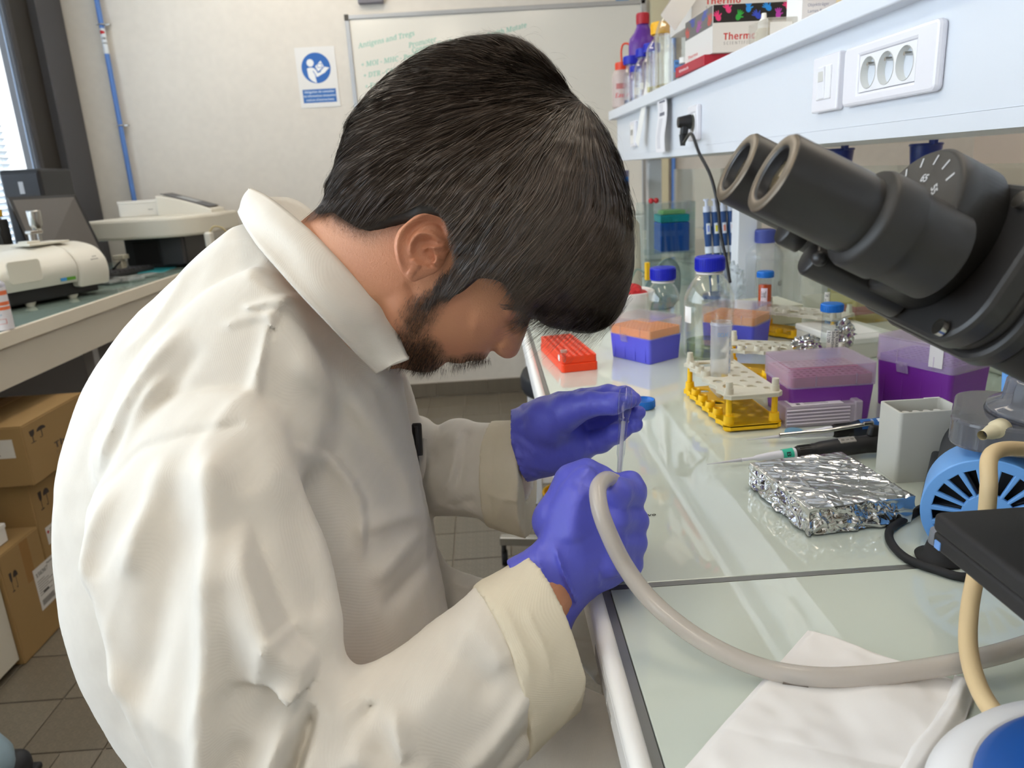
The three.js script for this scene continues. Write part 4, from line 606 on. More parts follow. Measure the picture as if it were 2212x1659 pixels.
// things farther back on the bench
{
  const p = B(1362, 706), t = thing('waste_bucket', 'round white bucket with red contents behind the head', 'bucket', [p.x, TOP, p.z - 0.05]);
  part(t, 'bucket', lathe([[0, 0.002], [0.05, 0.002], [0.06, 0.05], [0.066, 0.052], [0.067, 0.075], [0.063, 0.077], [0.06, 0.07], [0.058, 0.06], [0.05, 0.01], [0, 0.008]], 44), mat('#e2dcd6', 0.4)); part(t, 'rim_ring', T(new THREE.TorusGeometry(0.0625, 0.003, 8, 44), 0, 0.06, 0, Math.PI / 2), mat('#e8e3dd', 0.4)); part(t, 'red_bag', crumple(new THREE.IcosahedronGeometry(0.045, 5).scale(1, 0.5, 1), 0.3, 50, 2), mat('#c0141c', 0.4), [0, 0.066, 0]);
  const jp = B(1382, 640); const j = thing('white_jug', 'plain white plastic jug partly hidden behind the dark hair', 'jug', [0.36, TOP, -2.12]); part(j, 'body', lathe([[0, 0.002], [0.07, 0.002], [0.075, 0.03], [0.07, 0.2], [0.05, 0.23], [0.022, 0.245], [0.02, 0.26]], 36), mat('#dcd6c4', 0.5)); part(j, 'cap', cyl(0.024, 0.024, 0.025, 0, 0.258, 0), mat('#dcd6c4', 0.5));
  // tall blue capped tube and grey card behind the head
  const bt = at(1366, 480, 2.35); const tb = thing('blue_topped_tube', 'small tube with a blue top at the hair edge under the shelf end', 'tube', bt.clone().add(V3(0, 0, -0.12)).setY(1.155)); part(tb, 'body', cyl(0.01, 0.01, 0.09, 0, -0.04, 0, 18), M.plastic); part(tb, 'cap', cyl(0.012, 0.012, 0.016, 0, 0.05, 0, 18), M.skyCap);
  const st = thing('tube_stand', 'low white stand behind the head carrying a blue topped tube', 'stand', [bt.x, TOP, bt.z - 0.12]); part(st, 'block', rbox(0.1, 0.2, 0.08, 0.006, 0, 0.1, 0), mat('#d6d2c8', 0.5)); part(st, 'rim', rbox(0.09, 0.012, 0.07, 0.004, 0, 0.206, 0), mat('#cfcabf', 0.5));
  const gc = at(1361, 445, 2.5); solo('grey_folder', 'narrow grey folder standing behind the tube stand', 'folder', rbox(0.05, 0.34, 0.2, 0.003), mat('#6e6a80', 0.6), [gc.x, TOP + 0.17, gc.z - 0.24]);
  // acrylic tip stand with teal and blue tip racks
  const ap = B(1462, 620), ac = thing('acrylic_stand', 'clear acrylic box stand holding teal and blue tip racks', 'stand', [0.545, TOP, -2.3]);
  const acr = clear('#f6fbfb', 0.02); for (const g of [box(0.15, 0.245, 0.003, 0, 0.1225, 0.06), box(0.15, 0.245, 0.003, 0, 0.1225, -0.06), box(0.003, 0.245, 0.12, -0.075, 0.1225, 0), box(0.003, 0.245, 0.12, 0.075, 0.1225, 0)]) part(ac, 'wall', g, acr); part(ac, 'floor_plate', box(0.15, 0.004, 0.12, 0, 0.098, 0), acr); part(ac, 'red_knob', [new THREE.SphereGeometry(0.008, 16, 12).translate(-0.055, 0.253, 0.06), new THREE.SphereGeometry(0.008, 16, 12).translate(-0.04, 0.253, 0.06)], mat('#c22630', 0.4));
  const tr = thing('tip_rack', 'bright blue tip rack with teal top inside the acrylic stand', 'tip rack', [0.565, TOP + 0.1005, -2.3]); part(tr, 'base', rbox(0.088, 0.085, 0.09, 0.004, 0, 0.0425, 0), mat('#0f55b4', 0.35, { transmission: 0.2, thickness: 0 })); part(tr, 'tray', rbox(0.088, 0.022, 0.09, 0.003, 0, 0.097, 0), mat('#0c8f96', 0.4)); part(tr, 'tip_block', rbox(0.07, 0.012, 0.07, 0.003, 0, 0.114, 0), mat('#74b85c', 0.5)); part(tr, 'lid', rbox(0.09, 0.035, 0.092, 0.004, 0, 0.127, 0), lidClear);
  // pipette stand with four blue pipettes
  const ps = thing('pipette_stand', 'slim stand carrying four dark blue pipettes beside the white post', 'stand', [0.625, TOP, -2.0]); ps.scale.setScalar(0.8); part(ps, 'base', cyl(0.06, 0.055, 0.012, 0, 0, 0, 36), mat('#2a4a7c', 0.4)); part(ps, 'pole', cyl(0.006, 0.006, 0.31, 0, 0.012, -0.0, 16), M.alu); part(ps, 'carrier', [rbox(0.12, 0.012, 0.03, 0.004, 0, 0.232, 0.006), rbox(0.014, 0.05, 0.014, 0.004, 0, 0.25, 0)], mat('#2d4f86', 0.4));
  const blu = mat('#254a80', 0.35), tones = ['#8fa4e6', '#e2d63c', '#e08a74', '#d85046'], words = ['lilac', 'yellow', 'salmon', 'red']; let first;
  for (let k = 0; k < 4; k++) {
    const x = -0.034 + k * 0.021, place = [0.625 + x, TOP + 0.016, -2.0 + 0.029], label = 'dark blue pipette with ' + words[k] + ' oval on its grip, hanging in the stand'; let t;
    const build = () => { const t = thing('blue_pipette', label, 'pipette', place, 0, 'blue pipettes in the stand'); part(t, 'shaft', lathe([[0.0025, 0.004], [0.004, 0.05], [0.008, 0.1], [0.01, 0.14]], 20), blu); part(t, 'ring', cyl(0.0118, 0.0118, 0.022, 0, 0.135, 0, 24), mat('#d5dde8', 0.4)); part(t, 'grip', [lathe([[0.0105, 0.155], [0.0125, 0.2], [0.0115, 0.25], [0.0125, 0.268]], 24), T(rbox(0.01, 0.02, 0.024, 0.004), 0, 0.232, -0.014)], blu); part(t, 'plunger', [cyl(0.0115, 0.0105, 0.02, 0, 0.266, 0, 20), cyl(0.0045, 0.0045, 0.02, 0, 0.285, 0, 14), cyl(0.009, 0.009, 0.006, 0, 0.303, 0, 18)], mat('#cfd6e6', 0.4)); return t; };
    t = k ? copyOf(first, place, 0, label) : (first = build());
    t.rotation.z = 0.07; t.scale.setScalar(0.8);
  }
  scene.traverse((o) => { if (/^blue_pipette/.test(o.name)) { const k = Math.round((o.position.x - 0.625 + 0.034) / 0.021); part(o, 'oval_badge', T(new THREE.CylinderGeometry(0.0128, 0.0128, 0.034, 16, 1, true, -0.55, 1.1), 0, 0.215, 0), mat('#dfe5ee', 0.4)); part(o, 'colour_mark', T(new THREE.CylinderGeometry(0.013, 0.013, 0.02, 12, 1, true, -0.3, 0.6), 0, 0.215, 0), mat(tones[clamp(k, 0, 3)], 0.5)); } });
  // safety goggles
  const gp = at(1440, 600, 1.75); const gg = thing('safety_goggles', 'clear safety goggles with yellow clip standing behind the smaller bottle', 'goggles', [onY(1440, 668, TOP).x, TOP, onY(1440, 668, TOP).z], 0.3);
  const len = (() => { const s = new THREE.Shape(); s.moveTo(-0.06, 0.0); s.bezierCurveTo(-0.055, 0.06, -0.03, 0.12, 0.0, 0.125); s.bezierCurveTo(0.035, 0.125, 0.055, 0.085, 0.052, 0.055); s.bezierCurveTo(0.05, 0.02, 0.02, -0.002, -0.01, 0.0); s.closePath(); return s; })();
  { const g = ext(len, 0.004, 0.001, 24); const p = g.attributes.position; for (let i = 0; i < p.count; i++) p.setZ(i, p.getZ(i) - 9 * p.getX(i) * p.getX(i)); g.computeVertexNormals(); part(gg, 'lens', g, mat('#a3b8ba', 0.04, { transmission: 0.5, thickness: 0, ior: 1.6 }), [0, 0.002, 0]); const e = len.getPoints(24).map((q) => V3(q.x, q.y + 0.002, -9 * q.x * q.x + 0.002)); e.pop(); part(gg, 'rim', tubeOf(e, 0.0024, 90, 8, true), mat('#5f7878', 0.3)); part(gg, 'yellow_clip', rbox(0.012, 0.045, 0.01, 0.003), mat('#e3b311', 0.4), [-0.048, 0.1, -0.012]); part(gg, 'temple', tubeOf([V3(-0.046, 0.09, -0.015), V3(-0.05, 0.1, -0.06), V3(-0.045, 0.06, -0.11)], 0.003, 20, 8), clear('#cfe0e0', 0.05)); }
  // crumpled clear bag
  const cp = B(1583, 680); solo('plastic_bag', 'crumpled clear plastic bag beside the white post', 'plastic bag', (() => { const g = crumple(new THREE.IcosahedronGeometry(0.045, 6).scale(0.55, 1.2, 0.8), 0.8, 40, 7); return g; })(), frost('#eef1f3', 0.2, 0.85), [cp.x + 0.01, TOP + 0.062, cp.z - 0.05]);
  // white flat boxes beyond the middle rack, near the glass
  const fb = B(1858, 782); const fl = thing('flat_box', 'flat white box with printed lid left of the tall purple tip box', 'box', [fb.x + 0.02, TOP, fb.z - 0.1], 0.15); part(fl, 'base', rbox(0.11, 0.03, 0.16, 0.003, 0, 0.015, 0), mat('#d8d4c8', 0.4)); part(fl, 'lid', rbox(0.114, 0.012, 0.164, 0.003, 0, 0.034, 0), mat('#e6e3dc', 0.4)); part(fl, 'label', box(0.07, 0.0005, 0.09), scribble(['. . . .', '-- . --', '. -- .'], { ink: '#77777c' }), [0.005, 0.0403, 0.01]);
  const nb = B(1820, 668); const nt = thing('notepad', 'pale yellow pad of paper against the glass divider', 'notepad', [0.63, TOP, -1.66], 0.1); part(nt, 'pages', rbox(0.1, 0.04, 0.12, 0.004, 0, 0.02, 0), mat('#e4e0c4', 0.8)); part(nt, 'cover', rbox(0.102, 0.003, 0.122, 0.001, 0, 0.0415, 0), mat('#dedcc8', 0.7));
}
// beyond the glass: blue funnels hanging under the far shelf, things on the far side of the bench
{
  const blue = mat('#102a78', 0.3); let f0; [[1812, 345, 1.75], [1998, 345, 1.6]].forEach(([x, y, d], i) => { const p = at(x, y, d); const l = i ? 'dark blue tapered holder under the shelf above the microscope hinge' : 'dark blue tapered holder under the shelf just behind the near eyepiece'; const pos = [p.x, 1.268, p.z]; if (i) copyOf(f0, pos, 0, l); else { f0 = thing('blue_holder', l, 'holder', pos); part(f0, 'cup', lathe([[0, -0.1], [0.02, -0.1], [0.025, -0.08], [0.032, 0], [0.029, 0], [0.021, -0.09], [0, -0.09]], 30), blue); part(f0, 'rim', T(new THREE.TorusGeometry(0.031, 0.0025, 8, 30), 0, -0.003, 0, Math.PI / 2), blue); part(f0, 'hook', rbox(0.01, 0.012, 0.02, 0.002, 0, 0.002, 0.026), blue); } });
  const bp = at(2037, 310, 2.2); const pp = thing('blue_wall_pipe', 'thin blue pipe on the wall seen under the shelf at right', 'pipe', [XR - 0.03, 0.9, onX(2037, 310, XR - 0.03).z]); part(pp, 'pipe', cyl(0.0125, 0.0125, 1.9, 0, 0, 0, 18), mat('#5b86cf', 0.4)); part(pp, 'clip', T(new THREE.TorusGeometry(0.015, 0.003, 8, 18), 0, 0.6, 0, Math.PI / 2), M.chrome);
  const yb = B(1850, 655); const q = thing('reagent_box', 'yellow and red carton seen through the glass divider', 'box', [0.83, TOP, -1.62], 0.2); part(q, 'carton', rbox(0.12, 0.07, 0.1, 0.002, 0, 0.035, 0), mat('#b9a55c', 0.6)); part(q, 'stripe', rbox(0.122, 0.018, 0.102, 0.001, 0, 0.03, 0), mat('#a04a44', 0.6));
  const w = thing('white_case', 'pale case standing behind the glass divider', 'case', [0.9, TOP, -1.2], 0.1); part(w, 'body', rbox(0.2, 0.16, 0.24, 0.01, 0, 0.08, 0), mat('#d3cdbf', 0.5)); part(w, 'lid', rbox(0.205, 0.02, 0.245, 0.006, 0, 0.165, 0), mat('#c6c0b2', 0.5));
}
// ---------- things on the shelf ----------
{
  const SY = 1.26 + 0.314 * 0.52 + 0.0325, S = (x, y) => onY(x, y, SY);
  const at2 = (px, z, dx = 0) => { const p = onZ(px, 150, z); return V3(p.x + dx, SY, z); };
  const shelfGlass = clear('#fafaf8', 0.03, { ior: 1.6 }); const clearB = (name, label, px, z, R, H, cap, o = {}) => bottle(name, label, at2(px, z), R, H, { mat: shelfGlass, solidGlass: true, neck: R * 0.48, cap, capR: R * 0.62, capH: H * 0.17, nh: H * 0.2, ribs: 24, ...o });
  // wash bottle
  { const t = thing('wash_bottle', 'wash bottle with orange cap and red print at the shelf end', 'bottle', at2(1343, -2.9)); part(t, 'body', lathe([[0, 0.002], [0.034, 0.002], [0.036, 0.01], [0.036, 0.11], [0.03, 0.128], [0.02, 0.134]], 36), frost('#f0e2dc', 0.3, 0.55)); part(t, 'cap', capGeo(0.023, 0.026, 24), mat('#e8481c', 0.4), [0, 0.132, 0]); part(t, 'spout', tubeOf([V3(0, 0.155, 0), V3(0, 0.2, 0), V3(0.006, 0.217, 0.004), V3(0.02, 0.218, 0.01), V3(0.05, 0.19, 0.02)], 0.0035, 40, 10), mat('#e8481c', 0.4)); part(t, 'print', new THREE.CylinderGeometry(0.0364, 0.0364, 0.08, 20, 1, true, -1, 2), new THREE.MeshStandardMaterial({ transparent: true, map: canvasTex(128, 128, (g, w, h) => { g.clearRect(0, 0, w, h); g.fillStyle = '#d0404a'; g.font = 'italic bold 34px serif'; g.fillText('Eau dis.', 4, 100); g.globalAlpha = 0.5; g.fillRect(14, 24, 84, 30); }) }), [0, 0.06, 0]); }
  const dark = mat('#2a1c6a', 0.2, { transmission: 0.4, thickness: 0 });
  clearB('small_bottle', 'small glass bottle with blue cap beside the wash bottle, dark liquid low', 1364, -2.78, 0.030, 0.158, M.blueCap, { capR: 0.0275, neck: 0.019, liquid: 0.02, liquidMat: dark });
  clearB('small_bottle', 'smallest glass bottle with blue cap and white label, nearest the shelf edge', 1373, -2.66, 0.022, 0.112, M.blueCap, { capR: 0.018, neck: 0.013, label: [0.02, 0.022, 0.035, M.paper, 0], liquid: 0.016, liquidMat: dark });
  clearB('small_bottle', 'clear glass bottle with blue cap just left of the purple one', 1390, -2.56, 0.029, 0.15, M.blueCap, { capR: 0.024, neck: 0.017, label: [0.012, 0.02, 0.04, M.paper, -0.4] });
  clearB('small_bottle', 'clear glass bottle with blue cap in front of the purple bottle', 1408, -2.5, 0.03, 0.155, M.blueCap, { capR: 0.0255, neck: 0.018 });
  { const p = at2(1389, -2.84); const t = thing('purple_bottle', 'purple plastic bottle with red cap at the back of the shelf end', 'bottle', p.add(V3(0.0, 0, 0))); part(t, 'body', (() => { const g = lathe([[0, 0.002], [0.046, 0.002], [0.05, 0.012], [0.05, 0.2], [0.046, 0.225], [0.03, 0.245], [0.022, 0.262], [0.021, 0.275]], 40); g.scale(1, 1, 0.7); return g; })(), mat('#5e2592', 0.35)); part(t, 'cap', capGeo(0.022, 0.036, 24), mat('#b81f30', 0.4), [0, 0.27, 0]); }
  clearB('tall_bottle', 'clear glass bottle with yellow cap and pale liquid, left of the big clear bottle', 1427, -2.36, 0.042, 0.19, M.yellow, { capR: 0.028, neck: 0.02, liquid: 0.02, liquidMat: clear('#efe6a0', 0, { ior: 1.33 }) });
  bottle('large_bottle', 'biggest clear glass bottle with blue cap and blue label left of the cartons', at2(1463, -2.25), 0.062, 0.26, { neck: 0.021, cap: M.blueCap, capR: 0.026, sh: 0.52, pw: 0.8, nh: 0.04, mat: shelfGlass, solidGlass: true, liquid: 0.014, liquidMat: clear('#efe6a0', 0, { ior: 1.33 }), label: [0.03, 0.03, 0.055, scribble(['Tris', 'pH 8'], { bg: '#5f93d4', w: 64, h: 64, font: 'bold 22px sans-serif', step: 26 }), -0.15] });
  { const t = thing('small_vial', 'tiny vial with white cap and red content before the cartons', 'vial', at2(1478, -2.02)); part(t, 'body', lathe([[0, 0.001], [0.014, 0.001], [0.015, 0.004], [0.015, 0.035], [0.01, 0.042]], 26), M.plastic); part(t, 'liquid', cyl(0.0135, 0.0135, 0.015, 0, 0.002, 0, 24), mat('#a84a52', 0.3)); part(t, 'cap', cyl(0.0125, 0.0125, 0.013, 0, 0.041, 0, 24), M.white); }
  // cartons of gloves
  const thermo = (bg) => (g, w, h) => { g.fillStyle = bg; g.fillRect(0, 0, w, h); };
  const hands = (g, x0, y0, w, h, n, seed) => { const keep = seedv; reseed(seed); const cols = ['#e03a2c', '#1e88d8', '#2fa63c', '#e8742c', '#b83aa8', '#e83a78', '#3048b8']; g.save(); g.beginPath(); g.rect(x0, y0, w, h); g.clip(); g.fillStyle = '#1c1917'; g.fillRect(x0, y0, w, h); for (let k = 0; k < n; k++) { g.save(); g.translate(x0 + w * ((k + 0.5) / n), y0 + h * (k % 2 ? 0.3 : 0.72)); g.rotate(rr(-1, 1)); g.fillStyle = cols[Math.floor(rnd() * 7)]; const s = h * 0.2; g.beginPath(); g.ellipse(0, 0, s * 0.8, s, 0, 0, 7); g.fill(); for (let f = 0; f < 4; f++) { g.save(); g.rotate(-0.5 + f * 0.33); g.beginPath(); g.ellipse(0, -s * 1.35, s * 0.2, s * 0.75, 0, 0, 7); g.fill(); g.restore(); } g.rotate(1.2); g.beginPath(); g.ellipse(0, -s, s * 0.22, s * 0.6, 0, 0, 7); g.fill(); g.restore(); } g.restore(); seedv = keep; };
  const logo = (g, x, y, s, c = '#c2302a') => { g.fillStyle = c; g.font = 'bold ' + s + 'px sans-serif'; g.fillText('Thermo', x, y); g.fillStyle = '#8a8884'; g.font = s * 0.42 + 'px sans-serif'; g.fillText('S C I E N T I F I C', x + 2, y + s * 0.5); };
  const faceM = (w, h, d) => printed(w, h, d, 0.5);
  const carton = (label, pos, yaw, L, H, W, front, left) => { const t = thing('glove_carton', label, 'carton', pos, yaw, 'glove cartons on the shelf'); const cm = mat('#dedad4', 0.55); part(t, 'carton', rbox(L, H, W, 0.001, 0, H / 2, 0, 1), cm); part(t, 'front_print', new THREE.PlaneGeometry(L - 0.002, H - 0.002), front, [0, H / 2, W / 2 + 0.0003]); part(t, 'end_print', new THREE.PlaneGeometry(W - 0.002, H - 0.002), left, [-L / 2 - 0.0003, H / 2, 0], [0, -Math.PI / 2, 0]); return t; };
  const frontHands = faceM(640, 256, (g, w, h) => { g.fillStyle = '#e0dcd6'; g.fillRect(0, 0, w, h); hands(g, 0, 0, w, 96, 11, 5); logo(g, 60, 190, 52); }), endHands = faceM(256, 256, (g, w, h) => { g.fillStyle = '#dcd8d2'; g.fillRect(0, 0, w, h); g.globalAlpha = 0.6; hands(g, 0, 0, w, 110, 5, 8); g.globalAlpha = 1; logo(g, 30, 230, 26); }), plainLogo = faceM(640, 256, (g, w, h) => { g.fillStyle = '#d2cec9'; g.fillRect(0, 0, w, h); logo(g, 80, 130, 58); }), endPlain = faceM(256, 256, (g, w, h) => { g.fillStyle = '#cfcac4'; g.fillRect(0, 0, w, h); hands(g, 0, 0, w, 70, 5, 3); }), redEnd = faceM(256, 64, (g, w, h) => { g.fillStyle = '#b01e34'; g.fillRect(0, 0, w, h); g.fillStyle = '#e8dcdc'; g.font = 'bold 26px sans-serif'; g.fillText('Kimtech', 20, 42); });
  const k1 = S(1534, 140), yw = 0.03, k2 = onY(1490, 53, SY + 0.1185);
  const red = thing('red_carton', 'flat red carton lowest under the glove cartons', 'carton', [k1.x + 0.10, SY, k1.z - 0.12], yw); part(red, 'carton', rbox(0.23, 0.022, 0.22, 0.001, 0, 0.011, 0), mat('#b01e34', 0.5)); part(red, 'print', new THREE.PlaneGeometry(0.19, 0.02), redEnd, [-0.1153, 0.011, 0], [0, -Math.PI / 2, 0]);
  carton('white glove carton with a band of coloured hands, lower of the two', [k1.x + 0.12, SY + 0.0225, k1.z - 0.1], yw, 0.24, 0.095, 0.2, frontHands, endHands);
  carton('white glove carton with red lettering and open flap, upper of the two', [k2.x + 0.13, SY + 0.1182, k2.z - 0.095], yw, 0.26, 0.085, 0.19, plainLogo, endPlain);
  { const t = thing('carton_flap', 'loose white cardboard flap with coloured hands hanging over the big bottle', 'flap', onZ(1469, 12, -1.92)); part(t, 'flap', rbox(0.05, 0.1, 0.0012, 0.0005), M.paper, [0, 0, 0], [0, 0.3, -0.7]); part(t, 'print', new THREE.PlaneGeometry(0.022, 0.09), endPlain, [-0.014, 0.008, 0.004], [0, 0.3, -0.7]); }
  // small things at the front edge
  { const p = S(1648, 104), t = thing('dropper_bottle', 'small dropper bottle with tapered white cap at the shelf edge', 'bottle', p); part(t, 'body', lathe([[0, 0.001], [0.0145, 0.001], [0.0155, 0.004], [0.0155, 0.027], [0.011, 0.034]], 30), mat('#e3dcc4', 0.35, { transmission: 0.35, thickness: 0 })); part(t, 'cap', lathe([[0.0108, 0.03], [0.0108, 0.044], [0.009, 0.047], [0.005, 0.052], [0.0042, 0.06], [0, 0.061]], 26), M.white); }
  { const p = S(1690, 76), t = thing('clear_case', 'low clear plastic case with a paper label behind the dropper bottle', 'case', p.add(V3(0.05, 0, -0.06)), 0.1); part(t, 'shell', rbox(0.15, 0.032, 0.075, 0.003, 0, 0.016, 0), frost('#eceae6', 0.1, 0.85)); part(t, 'label', box(0.04, 0.02, 0.0004, -0.05, 0.014, 0.038), M.paper); part(t, 'content', rbox(0.1, 0.018, 0.05, 0.003, 0.02, 0.012, 0), mat('#bab5ac', 0.6)); }
  { const p = S(1738, 75), t = thing('paper_carton', 'upright white carton printed with grey words right of the gloves', 'carton', p.add(V3(0.03, 0, -0.03)), 0.05), pm = printed(256, 384, (g, w, h) => { g.fillStyle = '#e7e6ea'; g.fillRect(0, 0, w, h); g.fillStyle = '#7a7f9c'; g.font = '22px sans-serif'; g.save(); g.rotate(-0.03); ['Microscope Slides', 'Objektträger', 'Lames Porte-objets', 'Lama Porta-Oggetti'].forEach((s, i) => g.fillText(s, 24, 200 + i * 34)); g.restore(); }); part(t, 'carton', rbox(0.078, 0.11, 0.06, 0.001, 0, 0.055, 0), M.paper); part(t, 'front_print', new THREE.PlaneGeometry(0.077, 0.109), pm, [0, 0.055, 0.0304]); }
  { const p = S(1780, 50), t = thing('brown_carton', 'narrow tan carton with small black symbols beside the white carton', 'carton', p.add(V3(0.055, 0, -0.03)), -0.1), pm = printed(64, 256, (g, w, h) => { g.fillStyle = '#d9c49a'; g.fillRect(0, 0, w, h); g.fillStyle = '#2a2018'; g.font = 'bold 30px sans-serif'; g.fillText('⌁', 20, 110); g.fillText('♥', 20, 170); g.fillText('▯', 20, 220); }); part(t, 'carton', rbox(0.03, 0.12, 0.05, 0.001, 0, 0.06, 0), mat('#cdb88e', 0.8)); part(t, 'front_print', new THREE.PlaneGeometry(0.029, 0.118), pm, [0, 0.06, 0.0254]); }
  { const p = S(1840, 20); solo('grey_bag', 'crumpled grey and white plastic bag at the near end of the shelf goods', 'bag', crumple(new THREE.IcosahedronGeometry(0.06, 7).scale(1.1, 0.6, 1), 0.7, 32, 5), mat('#a9a6ae', 0.4), [p.x + 0.07, SY + 0.055, p.z]); }
}
// ---------- stereo microscope: two eyepieces, hinge head and arm; it stands beyond the right edge of the view ----------
{
  const AX = [1, 0.434, 0.146], nA = Math.hypot(...AX), r3 = (v) => V3(...[0, 1, 2].map((i) => ROW[i][0] * v[0] + ROW[i][1] * v[1] + ROW[i][2] * v[2]));
  const xa = r3(AX).normalize(), zb = r3([0, 0.32, -0.947]); zb.addScaledVector(xa, -zb.dot(xa)).normalize(); const yn = new THREE.Vector3().crossVectors(zb, xa);
  const org = at(1668, 374, 0.37);                 // centre of the near eyepiece rim
  const t = thing('microscope', 'black stereo microscope with two eyepieces reaching in from the right', 'microscope');
  const bk = mat('#232120', 0.42, { clearcoat: 0.15, clearcoatRoughness: 0.4 }), bk2 = mat('#2a2826', 0.5), rimM = mat('#3a3530', 0.38);
  const Mx = new THREE.Matrix4().makeBasis(xa, yn, zb).setPosition(org);
  const put = (name, g, m) => part(t, name, (Array.isArray(g) ? mg(g) : g).applyMatrix4(Mx), m);
  const ringX = (pts, s = 56) => lathe(pts, s).rotateZ(-Math.PI / 2);   // lathe along the local x axis
  for (const z of [0, -0.0625]) {
    put('eyepiece', ringX([[0.0135, 0.0012], [0.0145, -0.0002], [0.0195, 0.0], [0.0208, 0.0012], [0.0209, 0.044], [0.0200, 0.0455], [0.0200, 0.05]]).translate(0, 0, z), bk);
    put('eyepiece_rim', ringX([[0.0142, 0.0006], [0.0148, -0.0008], [0.0195, -0.0006], [0.0203, 0.0006]]).translate(0, 0, z), mat('#6e6253', 0.34, { metalness: 0.35 }));
    put('lens_seat', ringX([[0.0135, 0.001], [0.0125, 0.005], [0.0112, 0.0055], [0.0112, 0.02], [0, 0.02]]).translate(0, 0, z), M.black);
    put('lens', ringX([[0, 0.0035], [0.006, 0.0038], [0.0115, 0.0052], [0.0115, 0.007], [0, 0.007]]).translate(0, 0, z), new THREE.MeshPhysicalMaterial({ color: C('#8a7448'), metalness: 0.6, roughness: 0.03, ior: 2.0, clearcoat: 1, clearcoatRoughness: 0.01 }));
    put('focus_ring', ringX([[0.0198, 0.0495], [0.0245, 0.051], [0.0258, 0.054], [0.0258, 0.069], [0.0245, 0.071], [0.0236, 0.078], [0.0236, 0.098]]).translate(0, 0, z), bk2);
  }
  put('hinge_drum', [ringX([[0, 0.086], [0.0385, 0.086], [0.0412, 0.089], [0.0412, 0.114], [0.0, 0.114]], 72).translate(0, 0.0115, -0.031)], bk2);
  // flange plate with rounded corners, two screws and a groove
  const fl = (w, h, d, r, x, y, z) => ext(rrect(w, h, r), d, Math.min(0.003, d / 3), 12).rotateY(Math.PI / 2).translate(x, y, z);
  put('flange', [fl(0.128, 0.086, 0.014, 0.03, 0.1145, 0.004, -0.031), fl(0.124, 0.082, 0.006, 0.029, 0.128, 0.004, -0.031)], bk); put('flange', fl(0.132, 0.09, 0.012, 0.03, 0.1335, 0.004, -0.031), bk);
  put('head_body', [fl(0.124, 0.083, 0.24, 0.026, 0.145, 0.004, -0.031)], bk2); put('cover_plate', rbox(0.16, 0.05, 0.003, 0.001, 0.25, -0.004, 0.032), bk);
  for (const [y, z] of [[0.038, 0.012], [-0.031, 0.014]]) put('screw', [T(cyl(0.0042, 0.0042, 0.003, 0, 0, 0, 20), 0.1135, y, z, 0, 0, Math.PI / 2)], M.chrome);
  put('lower_barrel', [ringX([[0, 0.05], [0.008, 0.05], [0.0095, 0.052], [0.0095, 0.11], [0, 0.11]], 36).translate(0.002, -0.028, -0.034), new THREE.SphereGeometry(0.004, 20, 14).translate(0.05, -0.026, -0.014)], bk);
  put('lock_knob', ringX([[0, 0.024], [0.0075, 0.024], [0.0085, 0.026], [0.0085, 0.036], [0, 0.04]], 30).translate(0.006, -0.02, -0.03), bk);
  // printed scale on the drum face
  const sc = new THREE.MeshStandardMaterial({ transparent: true, roughness: 0.6, map: canvasTex(256, 256, (g, w, h) => { g.clearRect(0, 0, w, h); g.translate(128, 128); g.fillStyle = '#cfd0d2'; g.strokeStyle = '#cfd0d2'; g.lineWidth = 4; g.font = 'bold 19px sans-serif'; ['75', '70', '65', '60', '55'].forEach((s, i) => { g.save(); g.rotate(-2.3 + i * 0.36); g.beginPath(); g.moveTo(98, 0); g.lineTo(116, 0); g.stroke(); if (i % 2 === 0) { g.translate(76, 0); g.rotate(Math.PI / 2); g.fillText(s, -12, 8); } g.restore(); }); }) });
  put('scale_print', new THREE.PlaneGeometry(0.08, 0.08).rotateY(-Math.PI / 2).translate(0.0857, 0.0115, -0.031), sc);
  // arm, column and base, to the right of the view
  const e = V3(0.32, -0.004, -0.031).applyMatrix4(Mx); part(t, 'arm', rbox(0.26, 0.09, 0.11, 0.02, e.x + 0.09, e.y - 0.02, e.z), bk2); part(t, 'column', cyl(0.022, 0.022, e.y - TOP + 0.03, e.x + 0.18, TOP + 0.02, e.z, 30), M.chrome); part(t, 'base', rbox(0.15, 0.022, 0.2, 0.01, e.x + 0.19, TOP + 0.0125, e.z), bk2);
}
// ---------- flat black box at the right edge, standing on four legs ----------
{
  const p = at(2016, 1104, 0.50), t = thing('black_platform', 'flat matt black platform box at the right edge before the blue pump', 'platform', [p.x, TOP, p.z]), m = mat('#242221', 0.62), top = p.y - TOP, th = 0.026;
  part(t, 'shell', [rbox(0.2, 0.014, 0.22, 0.004, 0.1, top - 0.007, 0.11), rbox(0.199, 0.0125, 0.218, 0.003, 0.1, top - 0.0195, 0.11)], m); part(t, 'socket_notch', rbox(0.002, 0.006, 0.006, 0.0008, 0.0004, top - 0.021, 0.008), mat('#6f9bd8', 0.3));
  for (const [x, z] of [[0.19, 0.02], [0.19, 0.2], [0.1, 0.2]]) part(t, 'leg', cyl(0.008, 0.008, top - th - 0.0005, x, 0.0005, z, 16), M.black);
}
